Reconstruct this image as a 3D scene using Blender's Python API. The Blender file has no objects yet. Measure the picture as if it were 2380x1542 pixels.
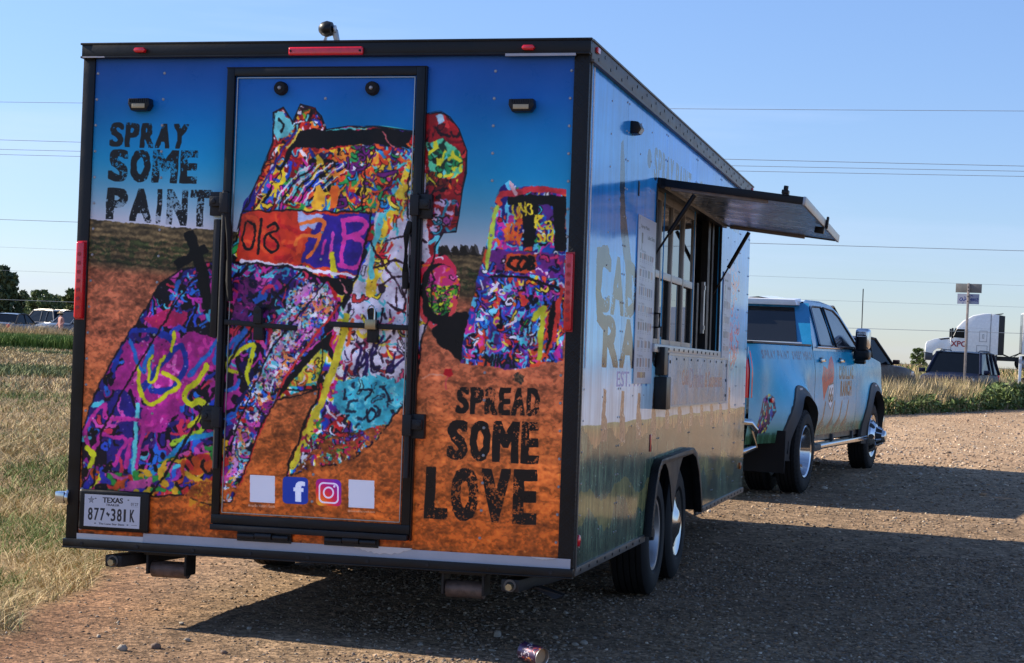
import bpy, bmesh, math, random
import numpy as np
from mathutils import Vector, Matrix, Euler

random.seed(7); rng = np.random.default_rng(7)
scene = bpy.context.scene
COL = scene.collection

# ---------------------------------------------------------------- camera
F_PX, YAW, PITCH, ROLL = 1815.29, -0.2451, 0.0077, 0.0468
CAM = np.array([3.0271, -8.3127, 1.4604])
TILT_A, TILT_B = -0.0073, 0.0148          # how the trailer sits on its uneven ground
def cam_axes():
    f = np.array([math.sin(YAW)*math.cos(PITCH), math.cos(YAW)*math.cos(PITCH), math.sin(PITCH)])
    r = np.array([math.cos(YAW), -math.sin(YAW), 0.0]); u = np.cross(r, f)
    return math.cos(ROLL)*r+math.sin(ROLL)*u, -math.sin(ROLL)*r+math.cos(ROLL)*u, f
CR, CU, CF = cam_axes()
cam_data = bpy.data.cameras.new('camera'); cam = bpy.data.objects.new('camera', cam_data); COL.objects.link(cam)
cam_data.sensor_width = 36.0; cam_data.lens = 36.0*F_PX/1024.0
cam_data.clip_start = 0.1; cam_data.clip_end = 9000
cam.matrix_world = Matrix(((CR[0], CU[0], -CF[0], CAM[0]), (CR[1], CU[1], -CF[1], CAM[1]), (CR[2], CU[2], -CF[2], CAM[2]), (0, 0, 0, 1)))
scene.camera = cam

# ---------------------------------------------------------------- light
SUN_EL = math.radians(31.5)
SUN_DIR = Vector((-1.63, 0.10, 1.0)).normalized()       # towards the sun
world = bpy.data.worlds.new('World'); scene.world = world; world.use_nodes = True
wn, wl = world.node_tree.nodes, world.node_tree.links
wn.clear()
sky = wn.new('ShaderNodeTexSky'); sky.sky_type = 'NISHITA'; sky.sun_disc = False
sky.sun_elevation = SUN_EL; sky.sun_rotation = math.atan2(SUN_DIR.x, SUN_DIR.y) % (2*math.pi)
sky.altitude = 1100; sky.air_density = 1.0; sky.dust_density = 0.35; sky.ozone_density = 3.2
tc = wn.new('ShaderNodeTexCoord'); sep = wn.new('ShaderNodeSeparateXYZ'); wl.new(tc.outputs['Generated'], sep.inputs[0])
mp = wn.new('ShaderNodeMapping'); mp.inputs['Scale'].default_value = (1.2, 1.2, 11); wl.new(tc.outputs['Generated'], mp.inputs[0])
cn = wn.new('ShaderNodeTexNoise'); cn.inputs['Scale'].default_value = 2.2; cn.inputs['Detail'].default_value = 7; cn.inputs['Roughness'].default_value = 0.55
wl.new(mp.outputs[0], cn.inputs[0])
cr = wn.new('ShaderNodeMapRange'); cr.inputs[1].default_value = 0.46; cr.inputs[2].default_value = 0.78; cr.inputs[3].default_value = 0; cr.inputs[4].default_value = 1
wl.new(cn.outputs[0], cr.inputs[0])
hz = wn.new('ShaderNodeMapRange'); hz.inputs[1].default_value = 0.0; hz.inputs[2].default_value = 0.30; hz.inputs[3].default_value = 0.55; hz.inputs[4].default_value = 0.12
wl.new(sep.outputs[2], hz.inputs[0])
mu = wn.new('ShaderNodeMath'); mu.operation = 'MULTIPLY'; wl.new(cr.outputs[0], mu.inputs[0]); wl.new(hz.outputs[0], mu.inputs[1])
mx = wn.new('ShaderNodeMix'); mx.data_type = 'RGBA'; mx.inputs[7].default_value = (5.6, 6.4, 7.6, 1)
wl.new(mu.outputs[0], mx.inputs[0]); wl.new(sky.outputs[0], mx.inputs[6])
bg = wn.new('ShaderNodeBackground'); bg.inputs[1].default_value = 0.105; el = wn.new('ShaderNodeMapRange'); el.inputs[1].default_value = 0.0; el.inputs[2].default_value = 0.42; wl.new(sep.outputs[2], el.inputs[0])
tn = wn.new('ShaderNodeMix'); tn.data_type = 'RGBA'; tn.inputs[6].default_value = (0.52, 0.525, 0.62, 1); tn.inputs[7].default_value = (0.90, 0.94, 1.06, 1); wl.new(el.outputs[0], tn.inputs[0])
ml = wn.new('ShaderNodeMix'); ml.data_type = 'RGBA'; ml.blend_type = 'MULTIPLY'; ml.inputs[0].default_value = 1.0; wl.new(mx.outputs[2], ml.inputs[6]); wl.new(tn.outputs[2], ml.inputs[7])
wl.new(ml.outputs[2], bg.inputs[0])
wo = wn.new('ShaderNodeOutputWorld'); wl.new(bg.outputs[0], wo.inputs[0])

sun_data = bpy.data.lights.new('sun', 'SUN'); sun_data.energy = 5.0; sun_data.angle = math.radians(0.5); sun_data.color = (1.0, 0.885, 0.72)
sun = bpy.data.objects.new('sun', sun_data); COL.objects.link(sun)
sun.rotation_euler = SUN_DIR.to_track_quat('Z', 'Y').to_euler(); sun.location = (-20, 0, 20)
scene.view_settings.view_transform = 'Standard'; scene.view_settings.look = 'None'
scene.view_settings.exposure = 1.1; scene.view_settings.gamma = 1.0; scene.view_settings.use_curve_mapping = False
scene.render.engine = 'CYCLES'
scene.cycles.max_bounces = 8; scene.cycles.transparent_max_bounces = 12
try:
    scene.cycles.use_denoising = True
except Exception:
    pass

# ---------------------------------------------------------------- measuring helpers (photograph position -> place in the world)
SPX = 1024.0/2380.0
def ray(px, py):
    return CF + CR*((px*SPX-512)/F_PX) + CU*(-(py*SPX-331.5)/F_PX)
TM = np.array([[1, 0, -TILT_B], [0, 1, -TILT_A], [TILT_B, TILT_A, 1.0]]); TMI = np.linalg.inv(TM)
def on_trailer(px, py, axis, val):
    c = TMI@CAM; d = TMI@ray(px, py); t = (val-c[axis])/d[axis]; return c+d*t
def RR(px, py, y=0.0):
    q = on_trailer(px, py, 1, y); return float(q[0]), float(q[2])
def SS(px, py, x=1.295):
    q = on_trailer(px, py, 0, x); return float(q[1]), float(q[2])
def in_world(px, py, y):
    d = ray(px, py); t = (y-CAM[1])/d[1]; return CAM+d*t

def smooth(t):
    t = np.clip(t, 0, 1); return t*t*(3-2*t)
def terrain(x, y):
    y = np.asarray(y, float); x = np.asarray(x, float)
    h = 0.155*smooth((y-3.5)/5.0)+0.045*smooth((y-8)/8)
    h = h + 0.35*smooth((y-66)/28) + 0.45*smooth((y-92)/30)
    return h
def tz(x, y): return float(terrain(x, y))

# ---------------------------------------------------------------- objects
def tag(o, label=None, cat=None, group=None, kind=None):
    if label: o['label'] = label
    if cat: o['category'] = cat
    if group: o['group'] = group
    if kind: o['kind'] = kind
    return o
def empty(name, loc=(0, 0, 0), rot=(0, 0, 0), label=None, cat=None, group=None, parent=None):
    o = bpy.data.objects.new(name, None); COL.objects.link(o); o.location = loc; o.rotation_euler = rot; o.parent = parent
    o.empty_display_size = 0.2
    return tag(o, label, cat, group)
def kids(o): return [c for c in bpy.data.objects if c.parent == o]
def copy_tree(o, parent=None):
    c = o.copy(); COL.objects.link(c); c.parent = parent
    for ch in kids(o): copy_tree(ch, c)
    return c

class MB:
    def __init__(s): s.v = []; s.f = []; s.n = 0; s.uv = None
    def add(s, vs, fs):
        k = len(s.v); s.v += [tuple(map(float, a)) for a in vs]; s.f += [tuple(k+i for i in f) for f in fs]; return s
    def box(s, a, b):
        x0, y0, z0 = a; x1, y1, z1 = b
        return s.add([(x0, y0, z0), (x1, y0, z0), (x1, y1, z0), (x0, y1, z0), (x0, y0, z1), (x1, y0, z1), (x1, y1, z1), (x0, y1, z1)],
                     [(0, 3, 2, 1), (4, 5, 6, 7), (0, 1, 5, 4), (1, 2, 6, 5), (2, 3, 7, 6), (3, 0, 4, 7)])
    def cbox(s, c, d):
        return s.box([c[i]-d[i]/2 for i in range(3)], [c[i]+d[i]/2 for i in range(3)])
    def hexa(s, p):       # eight corners, bottom ring then top ring
        return s.add(p, [(0, 3, 2, 1), (4, 5, 6, 7), (0, 1, 5, 4), (1, 2, 6, 5), (2, 3, 7, 6), (3, 0, 4, 7)])
    def prism(s, pts, axis, a, b):   # polygon in the plane of the two other axes
        def mk(p, t):
            l = list(p); l.insert(axis, t); return l
        n = len(pts)
        return s.add([mk(p, a) for p in pts]+[mk(p, b) for p in pts],
                     [tuple(range(n))[::-1], tuple(range(n, 2*n))]+[(i, (i+1) % n, n+(i+1) % n, n+i) for i in range(n)])
    def cyl(s, p0, p1, r0, r1=None, n=16, caps=True):
        r1 = r0 if r1 is None else r1
        p0, p1 = Vector(p0), Vector(p1); d = (p1-p0).normalized()
        a = d.orthogonal().normalized(); b = d.cross(a)
        vs = []
        for p, r in ((p0, r0), (p1, r1)):
            vs += [p+(a*math.cos(2*math.pi*i/n)+b*math.sin(2*math.pi*i/n))*r for i in range(n)]
        fs = [(i, (i+1) % n, n+(i+1) % n, n+i) for i in range(n)]
        if caps: fs += [tuple(range(n))[::-1], tuple(range(n, 2*n))]
        return s.add(vs, fs)
    def tube(s, pts, r, n=8):
        pts = [Vector(p) for p in pts]; k = len(s.v); vs = []
        up = Vector((0, 0, 1)); m = len(pts)
        for i, p in enumerate(pts):
            d = (pts[min(i+1, m-1)]-pts[max(i-1, 0)]).normalized()
            a = d.cross(up)
            if a.length < 1e-3: a = d.cross(Vector((1, 0, 0)))
            a.normalize(); b = a.cross(d); rr = r[i] if hasattr(r, '__len__') else r
            vs += [p+(a*math.cos(2*math.pi*j/n)+b*math.sin(2*math.pi*j/n))*rr for j in range(n)]
        fs = [(i*n+j, i*n+(j+1) % n, (i+1)*n+(j+1) % n, (i+1)*n+j) for i in range(m-1) for j in range(n)]
        fs += [tuple(range(n))[::-1], tuple(range((m-1)*n, m*n))]
        return s.add(vs, fs)
    def lathe(s, prof, c, axis, n=32, close=False):   # prof: (offset along axis, radius)
        A = {0: (Vector((1, 0, 0)), Vector((0, 1, 0)), Vector((0, 0, 1))), 1: (Vector((0, 1, 0)), Vector((0, 0, 1)), Vector((1, 0, 0))), 2: (Vector((0, 0, 1)), Vector((1, 0, 0)), Vector((0, 1, 0)))}[axis]
        c = Vector(c); vs = []
        for t, r in prof:
            vs += [c+A[0]*t+(A[1]*math.cos(2*math.pi*i/n)+A[2]*math.sin(2*math.pi*i/n))*r for i in range(n)]
        m = len(prof); fs = []
        for k in range(m if close else m-1):
            k2 = (k+1) % m
            fs += [(k*n+i, k*n+(i+1) % n, k2*n+(i+1) % n, k2*n+i) for i in range(n)]
        return s.add(vs, fs)
    def grid(s, P, wrap=False):   # P[i][j] points
        m, n = len(P), len(P[0])
        return s.add([p for row in P for p in row], [(i*n+j, i*n+(j+1) % n, (i+1)*n+(j+1) % n, (i+1)*n+j) for i in range(m-1) for j in range(n if wrap else n-1)])
    def build(s, name, mat, parent=None, smooth=None, bevel=0, uv=None, label=None, kind=None, recalc=True, segs=2):
        me = bpy.data.meshes.new(name); me.from_pydata(s.v, [], s.f)
        if bevel or recalc:
            bm = bmesh.new(); bm.from_mesh(me)
            bmesh.ops.recalc_face_normals(bm, faces=bm.faces)
            if bevel:
                ed = [e for e in bm.edges if len(e.link_faces) == 2 and e.calc_face_angle(0) > 0.5]
                bmesh.ops.bevel(bm, geom=ed, offset=bevel, segments=segs, profile=0.6, affect='EDGES', clamp_overlap=True)
            bm.to_mesh(me); bm.free()
        if smooth or bevel:
            me.shade_smooth(); me.set_sharp_from_angle(angle=smooth or 0.7)
        if uv:
            l = me.uv_layers.new(name='uv')
            co = np.empty(len(me.vertices)*3); me.vertices.foreach_get('co', co); co = co.reshape(-1, 3)
            li = np.empty(len(me.loops), dtype=np.int32); me.loops.foreach_get('vertex_index', li)
            ax, lo0, hi0, bx, lo1, hi1 = uv
            u = (co[li, ax]-lo0)/(hi0-lo0); v = (co[li, bx]-lo1)/(hi1-lo1)
            l.data.foreach_set('uv', np.stack([u, v], 1).ravel())
        if mat: me.materials.append(mat)
        o = bpy.data.objects.new(name, me); COL.objects.link(o); o.parent = parent
        if label: o['label'] = label
        if kind: o['kind'] = kind
        return o

def big_mesh(name, co, faces, nper, mat, parent=None, col=None, smooth=False):
    """numpy mesh with nper vertices per face"""
    me = bpy.data.meshes.new(name); co = np.asarray(co, np.float32); faces = np.asarray(faces, np.int32)
    me.vertices.add(len(co)); me.vertices.foreach_set('co', co.ravel())
    me.loops.add(faces.size); me.loops.foreach_set('vertex_index', faces.ravel())
    me.polygons.add(len(faces)); me.polygons.foreach_set('loop_start', np.arange(0, faces.size, nper, dtype=np.int32))
    try: me.polygons.foreach_set('loop_total', np.full(len(faces), nper, np.int32))
    except Exception: pass
    me.update(calc_edges=True)
    if smooth: me.shade_smooth()
    if col is not None:
        a = me.color_attributes.new('tint', 'FLOAT_COLOR', 'POINT')
        c4 = np.ones((len(co), 4), np.float32); c4[:, :3] = col; a.data.foreach_set('color', c4.ravel())
    me.materials.append(mat)
    o = bpy.data.objects.new(name, me); COL.objects.link(o); o.parent = parent
    return o

# ---------------------------------------------------------------- materials
def srgb(c):
    return tuple(((v/255.0)/12.92 if v/255.0 <= 0.04045 else (((v/255.0)+0.055)/1.055)**2.4) for v in c)
_mats = {}
def mat(name, color, rough=0.5, metal=0.0, coat=0.0, vary=0.15, vscale=6.0, bump=0.0, bscale=60.0, spec=0.5, dust=0.0, dustcol=(0.30, 0.22, 0.15), rvary=0.1, image=None, gain=1.0, attr=False, coat_rough=0.03, speckle=0, trans=0.0, emit=None, aniso_scale=None):
    if name in _mats: return _mats[name]
    m = bpy.data.materials.new(name); m.use_nodes = True; nt = m.node_tree; N, L = nt.nodes, nt.links
    b = N['Principled BSDF']; tcn = N.new('ShaderNodeTexCoord')
    vec = tcn.outputs['Object']
    if aniso_scale:
        mpn = N.new('ShaderNodeMapping'); mpn.inputs['Scale'].default_value = aniso_scale; L.new(vec, mpn.inputs[0]); vec = mpn.outputs[0]
    nz = N.new('ShaderNodeTexNoise'); nz.inputs['Scale'].default_value = vscale; nz.inputs['Detail'].default_value = 8; nz.inputs['Roughness'].default_value = 0.62
    L.new(vec, nz.inputs['Vector'])
    mr = N.new('ShaderNodeMapRange'); mr.inputs[1].default_value = 0.3; mr.inputs[2].default_value = 0.7; mr.inputs[3].default_value = 1-vary; mr.inputs[4].default_value = 1+vary
    L.new(nz.outputs[0], mr.inputs[0])
    hs = N.new('ShaderNodeHueSaturation'); L.new(mr.outputs[0], hs.inputs['Value'])
    if image is not None:
        im = N.new('ShaderNodeTexImage'); im.image = image; im.interpolation = 'Cubic'; im.extension = 'EXTEND'
        uvn = N.new('ShaderNodeUVMap'); uvn.uv_map = 'uv'; L.new(uvn.outputs[0], im.inputs[0])
        gm_ = N.new('ShaderNodeMix'); gm_.data_type = 'RGBA'; gm_.blend_type = 'MULTIPLY'; gm_.inputs[0].default_value = 1; gm_.inputs[7].default_value = (gain, gain, gain, 1); gm_.clamp_result = False
        L.new(im.outputs[0], gm_.inputs[6]); L.new(gm_.outputs[2], hs.inputs['Color'])
    elif attr:
        at = N.new('ShaderNodeAttribute'); at.attribute_name = 'tint'; L.new(at.outputs['Color'], hs.inputs['Color'])
    else:
        hs.inputs['Color'].default_value = (*color, 1)
    out = hs.outputs[0]
    if speckle:
        for sc_, lo_, hi_ in ((speckle, .55, 1.5), (speckle*.37, .72, 1.3)):
            vo = N.new('ShaderNodeTexVoronoi'); vo.inputs['Scale'].default_value = sc_; L.new(vec, vo.inputs['Vector'])
            sp_ = N.new('ShaderNodeSeparateColor'); L.new(vo.outputs['Color'], sp_.inputs[0])
            m_ = N.new('ShaderNodeMapRange'); m_.inputs[3].default_value = lo_; m_.inputs[4].default_value = hi_; L.new(sp_.outputs[0], m_.inputs[0])
            h2 = N.new('ShaderNodeHueSaturation'); L.new(m_.outputs[0], h2.inputs['Value']); L.new(out, h2.inputs['Color']); out = h2.outputs[0]
    if dust > 0:
        n2 = N.new('ShaderNodeTexNoise'); n2.inputs['Scale'].default_value = vscale*0.5; n2.inputs['Detail'].default_value = 9; n2.inputs['Roughness'].default_value = 0.7; L.new(vec, n2.inputs['Vector'])
        r2 = N.new('ShaderNodeMapRange'); r2.inputs[1].default_value = 0.35; r2.inputs[2].default_value = 0.75; r2.inputs[3].default_value = 0; r2.inputs[4].default_value = dust; L.new(n2.outputs[0], r2.inputs[0])
        mxx = N.new('ShaderNodeMix'); mxx.data_type = 'RGBA'; L.new(r2.outputs[0], mxx.inputs[0]); L.new(out, mxx.inputs[6]); mxx.inputs[7].default_value = (*dustcol, 1)
        out = mxx.outputs[2]
    L.new(out, b.inputs['Base Color'])
    rr = N.new('ShaderNodeMapRange'); rr.inputs[1].default_value = 0.3; rr.inputs[2].default_value = 0.7; rr.inputs[3].default_value = max(0.02, rough-rvary); rr.inputs[4].default_value = min(1, rough+rvary)
    L.new(nz.outputs[0], rr.inputs[0]); L.new(rr.outputs[0], b.inputs['Roughness'])
    b.inputs['Metallic'].default_value = metal; b.inputs['Coat Weight'].default_value = coat; b.inputs['Coat Roughness'].default_value = coat_rough
    b.inputs['Specular IOR Level'].default_value = spec
    if trans: b.inputs['Transmission Weight'].default_value = trans
    if emit:
        b.inputs['Emission Color'].default_value = (*emit[0], 1); b.inputs['Emission Strength'].default_value = emit[1]
    if bump > 0:
        bn = N.new('ShaderNodeTexNoise'); bn.inputs['Scale'].default_value = bscale; bn.inputs['Detail'].default_value = 5; L.new(vec, bn.inputs['Vector'])
        bp = N.new('ShaderNodeBump'); bp.inputs['Strength'].default_value = 1.0; bp.inputs['Distance'].default_value = bump; L.new(bn.outputs[0], bp.inputs['Height'])
        L.new(bp.outputs[0], b.inputs['Normal'])
        if coat: L.new(bp.outputs[0], b.inputs['Coat Normal'])
    _mats[name] = m; return m
def glass(name, tint=(0.02, 0.03, 0.035), see=0.35, rough=0.02):
    """window glass: mirror reflection over a tinted see-through sheet"""
    if name in _mats: return _mats[name]
    m = bpy.data.materials.new(name); m.use_nodes = True; N, L = m.node_tree.nodes, m.node_tree.links; N.clear()
    o = N.new('ShaderNodeOutputMaterial'); fr = N.new('ShaderNodeFresnel'); fr.inputs[0].default_value = 2.0
    tr = N.new('ShaderNodeBsdfTransparent'); tr.inputs[0].default_value = (see, see*1.02, see*1.03, 1)
    df = N.new('ShaderNodeBsdfDiffuse'); df.inputs[0].default_value = (*tint, 1)
    m1 = N.new('ShaderNodeMixShader'); m1.inputs[0].default_value = 0.35; L.new(tr.outputs[0], m1.inputs[1]); L.new(df.outputs[0], m1.inputs[2])
    gl = N.new('ShaderNodeBsdfGlossy'); gl.inputs['Roughness'].default_value = rough; gl.inputs[0].default_value = (1, 1, 1, 1)
    m2 = N.new('ShaderNodeMixShader'); L.new(fr.outputs[0], m2.inputs[0]); L.new(m1.outputs[0], m2.inputs[1]); L.new(gl.outputs[0], m2.inputs[2])
    L.new(m2.outputs[0], o.inputs[0]); _mats[name] = m; return m
# ---------------------------------------------------------------- flat print: a small painter on numpy arrays
def fill_edges(w, h, edges):
    fl = np.zeros((h, w+1), np.uint8)
    for x0, y0, x1, y1 in edges:
        if y0 == y1: continue
        if y0 > y1: x0, y0, x1, y1 = x1, y1, x0, y0
        ya = max(0, int(math.ceil(y0-.5))); yb = min(h, int(math.ceil(y1-.5)))
        if yb <= ya: continue
        ys = np.arange(ya, yb); xs = x0+(ys+.5-y0)*(x1-x0)/(y1-y0)
        fl[ys, np.clip(np.ceil(xs-.5), 0, w).astype(int)] ^= 1
    return (np.cumsum(fl, 1)[:, :w] & 1).astype(bool)
def noise(w, h, cell, seed=0, octaves=4, gain=0.55, ax=1.0, ay=1.0):
    r = np.random.default_rng(seed); out = np.zeros((h, w), np.float32); amp = 1.0; tot = 0
    for o in range(octaves):
        cx, cy = max(1.5, cell*ax/2**o), max(1.5, cell*ay/2**o)
        gw, gh = int(w/cx)+3, int(h/cy)+3; g = r.random((gh, gw)).astype(np.float32)
        xs = np.arange(w)/cx; ys = np.arange(h)/cy; xi = xs.astype(int); yi = ys.astype(int)
        fx = xs-xi; fy = ys-yi; fx = fx*fx*(3-2*fx); fy = fy*fy*(3-2*fy)
        a = g[yi][:, xi]*(1-fx)+g[yi][:, xi+1]*fx; b = g[yi+1][:, xi]*(1-fx)+g[yi+1][:, xi+1]*fx
        out += amp*(a*(1-fy)[:, None]+b*fy[:, None]); tot += amp; amp *= gain
    out /= tot
    return np.clip((out-0.5)*1.9+0.5, 0, 1)
class Canvas:
    """row 0 is the top; tf turns the coordinates a shape is written in into pixels"""
    def __init__(s, w, h, tf): s.w, s.h, s.tf = w, h, tf; s.a = np.zeros((h, w, 3), np.float32)
    def pts(s, P): return [s.tf(*p) for p in P]
    def mask(s, P, rough=0, seed=1, raw=False):
        q = P if raw else s.pts(P)
        if rough:
            r = np.random.default_rng(seed); out = []
            for i in range(len(q)):
                a, b = q[i], q[(i+1) % len(q)]; n = max(1, int(math.hypot(b[0]-a[0], b[1]-a[1])/9))
                for k in range(n):
                    t = k/n; out.append((a[0]+(b[0]-a[0])*t+r.normal()*rough, a[1]+(b[1]-a[1])*t+r.normal()*rough))
            q = out
        return fill_edges(s.w, s.h, [(q[i][0], q[i][1], q[(i+1) % len(q)][0], q[(i+1) % len(q)][1]) for i in range(len(q))])
    def put(s, m, col, alpha=1.0):
        c = np.array(col, np.float32)/255.0
        k = (m.astype(np.float32)*alpha)[..., None] if not (m.dtype == bool and alpha == 1.0) else None
        if k is None: s.a[m] = c
        else: s.a[:] = s.a*(1-k)+c*k
    def poly(s, P, col, alpha=1.0, rough=0, seed=1, clip=None):
        m = s.mask(P, rough, seed)
        if clip is not None: m &= clip
        s.put(m, col, alpha); return m
    def seg(s, a, b, r0, r1, col, clip=None, alpha=1.0):
        r = max(r0, r1); x0 = max(0, int(min(a[0], b[0])-r-1)); x1 = min(s.w, int(max(a[0], b[0])+r+2)); y0 = max(0, int(min(a[1], b[1])-r-1)); y1 = min(s.h, int(max(a[1], b[1])+r+2))
        if x1 <= x0 or y1 <= y0: return
        X = np.arange(x0, x1)[None, :]-a[0]; Y = np.arange(y0, y1)[:, None]-a[1]; dx, dy = b[0]-a[0], b[1]-a[1]; L2 = dx*dx+dy*dy+1e-6
        t = np.clip((X*dx+Y*dy)/L2, 0, 1); d = np.hypot(X-t*dx, Y-t*dy)-(r0+(r1-r0)*t)
        k = np.clip(0.5-d, 0, 1)*alpha
        if clip is not None: k = k*clip[y0:y1, x0:x1]
        k = k[..., None]; v = s.a[y0:y1, x0:x1]; v[:] = v*(1-k)+np.array(col, np.float32)/255.0*k
    def line(s, P, w, col, clip=None, alpha=1.0, raw=False, close=False, w1=None):
        q = list(P) if raw else s.pts(P)
        if close: q = q+[q[0]]
        n = len(q)-1
        for i in range(n):
            wa = w if w1 is None else w+(w1-w)*i/n; wb = w if w1 is None else w+(w1-w)*(i+1)/n
            s.seg(q[i], q[i+1], wa/2, wb/2, col, clip, alpha)
    def curve(s, P, w, col, clip=None, alpha=1.0, close=False, outline=None, w1=None):
        q = s.pts(P); out = []
        n = len(q); rngi = range(n if close else n-1)
        for i in rngi:
            p0, p1, p2, p3 = q[(i-1) % n if close else max(i-1, 0)], q[i], q[(i+1) % n], q[(i+2) % n if close else min(i+2, n-1)]
            for k in range(6):
                t = k/6; out.append(tuple(.5*((2*p1[j])+(-p0[j]+p2[j])*t+(2*p0[j]-5*p1[j]+4*p2[j]-p3[j])*t*t+(-p0[j]+3*p1[j]-3*p2[j]+p3[j])*t**3) for j in (0, 1)))
        out.append(q[0] if close else q[-1])
        if outline: s.line(out, w+outline[1], outline[0], clip, alpha, raw=True)
        s.line(out, w, col, clip, alpha, raw=True, w1=w1)
    def scribble(s, clip, pal, n, wr=(3, 9), lr=(15, 60), ang=None, spread=3.14, curl=0.5, seed=1, outline=0.25, alpha=0.95, dark=(18, 14, 20)):
        """spray-paint strokes scattered inside a region"""
        r = np.random.default_rng(seed); ys, xs = np.nonzero(clip)
        if len(ys) == 0: return
        for i in range(n):
            k = r.integers(len(ys)); x, y = float(xs[k]), float(ys[k]); w = r.uniform(*wr); L = r.uniform(*lr)
            a = (r.uniform(0, 6.28) if ang is None else ang+r.normal()*spread); cu = r.normal()*curl; m = 5
            q = [(x, y)]
            for j in range(m):
                a += cu+r.normal()*0.25; x += math.cos(a)*L/m; y += math.sin(a)*L/m; q.append((x, y))
            c = pal[r.integers(len(pal))]
            if r.random() < outline: s.line(q, w+3.5, dark, clip, 0.85, raw=True)
            s.line(q, w, c, clip, alpha, raw=True)
    def fields(s, m, pal, cell, seed, alpha=1.0):
        """broad overlapping patches of single colours"""
        n = noise(s.w, s.h, cell, seed, 3, .5, .8, 1.3); k = np.clip((n*len(pal)*1.25-.12*len(pal)).astype(int), 0, len(pal)-1)
        P = np.array(pal, np.float32)[k]/255; s.a[m] = s.a[m]*(1-alpha)+P[m]*alpha
    def speckle(s, clip, pal, n, rr=(0.8, 2.2), seed=1, alpha=0.9):
        r = np.random.default_rng(seed); ys, xs = np.nonzero(clip)
        if len(ys) == 0: return
        for i in range(n):
            k = r.integers(len(ys)); q = (float(xs[k]), float(ys[k])); R = r.uniform(*rr); s.seg(q, (q[0]+r.normal()*R, q[1]+r.normal()*R), R, R*.7, pal[r.integers(len(pal))], clip, alpha)
    def text(s, txt, quad, col, bold=0.0, grunge=0.0, seed=1, alpha=1.0, wobble=0.0, hd=0, vd=0):
        """lettering from the built-in font, stretched into a quad (top-left, top-right, bottom-right, bottom-left)"""
        q = s.pts(quad)
        E, bb = glyphs(txt, bold)
        if not E: return
        r = np.random.default_rng(seed)
        def mp_(x, y):
            u = (x-bb[0])/(bb[2]-bb[0]); v = (bb[3]-y)/(bb[3]-bb[1])
            top = (q[0][0]+(q[1][0]-q[0][0])*u, q[0][1]+(q[1][1]-q[0][1])*u); bot = (q[3][0]+(q[2][0]-q[3][0])*u, q[3][1]+(q[2][1]-q[3][1])*u)
            X, Y = top[0]+(bot[0]-top[0])*v, top[1]+(bot[1]-top[1])*v
            if wobble: X += wobble*(math.sin(Y*.23+seed)+.6*math.sin(Y*.61+2*seed)); Y += wobble*.6*math.sin(X*.19+seed)
            return X, Y
        x0 = int(min(p[0] for p in q))-8; x1 = int(max(p[0] for p in q))+9; y0 = int(min(p[1] for p in q))-8; y1 = int(max(p[1] for p in q))+9
        x0, y0, x1, y1 = max(0, x0), max(0, y0), min(s.w, x1), min(s.h, y1)
        if x1 <= x0 or y1 <= y0: return
        w, h = x1-x0, y1-y0; K = 3; ed = []
        for a, b in E:
            n = 4 if wobble else 1
            pr = None
            if a > b: a, b = b, a
            for k in range(n+1):
                t = k/n; P_ = mp_(a[0]+(b[0]-a[0])*t, a[1]+(b[1]-a[1])*t); P_ = ((P_[0]-x0)*K, (P_[1]-y0)*K)
                if pr: ed.append((*pr, *P_))
                pr = P_
        m = fill_edges(w*K, h*K, ed)
        if hd:
            m2 = m.copy()
            for k in range(1, int(hd*K)+1): m2[:, k:] |= m[:, :-k]; m2[:, :-k] |= m[:, k:]
            m = m2
        if vd:
            m2 = m.copy()
            for k in range(1, int(vd*K)+1): m2[k:] |= m[:-k]; m2[:-k] |= m[k:]
            m = m2
        m = m.reshape(h, K, w, K).mean((1, 3))
        if grunge:
            g = noise(w, h, 5, seed+5, 3, .8); g2 = noise(w, h, 50, seed+9, 2, .6)
            m = m*(1-0.85*((g+0.9*(g2-.5)) > 1.12-grunge))
        k = (m*alpha)[..., None]; v = s.a[y0:y1, x0:x1]; v[:] = v*(1-k)+np.array(col, np.float32)/255*k
    def letters(s, txt, quad, col, hd=4.0, vd=2.0, grunge=0.3, seed=1, gap=0.10, wobble=1.0):
        """condensed poster capitals, one cell each"""
        W = {'M': 1.28, 'I': .5, 'L': .84, 'E': .86, 'S': .98, 'Y': 1.05, 'A': 1.06, 'V': 1.06, 'W': 1.4, ' ': .4}
        ws = [W.get(ch, 1.0) for ch in txt]; tot = sum(ws)+gap*(len(txt)-1); u = 0
        L = lambda a, b, t: (a[0]+(b[0]-a[0])*t, a[1]+(b[1]-a[1])*t)
        px = math.dist(s.tf(*quad[0]), s.tf(*quad[1])); sh = hd/px; vv = vd/math.dist(s.tf(*quad[0]), s.tf(*quad[3]))
        q = [L(quad[0], quad[3], vv), L(quad[1], quad[2], vv), L(quad[2], quad[1], vv), L(quad[3], quad[0], vv)]
        for i, (ch, w_) in enumerate(zip(txt, ws)):
            if ch != ' ':
                a, b = u/tot+sh, (u+w_)/tot-sh
                if ch == 'I': a = b = (u+w_/2)/tot; a -= 1.5/px; b += 1.5/px
                s.text(ch, [L(q[0], q[1], a), L(q[0], q[1], b), L(q[3], q[2], b), L(q[3], q[2], a)], col, .0, grunge, seed*7+i, 1.0, wobble, hd, vd)
            u += w_+gap
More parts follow.
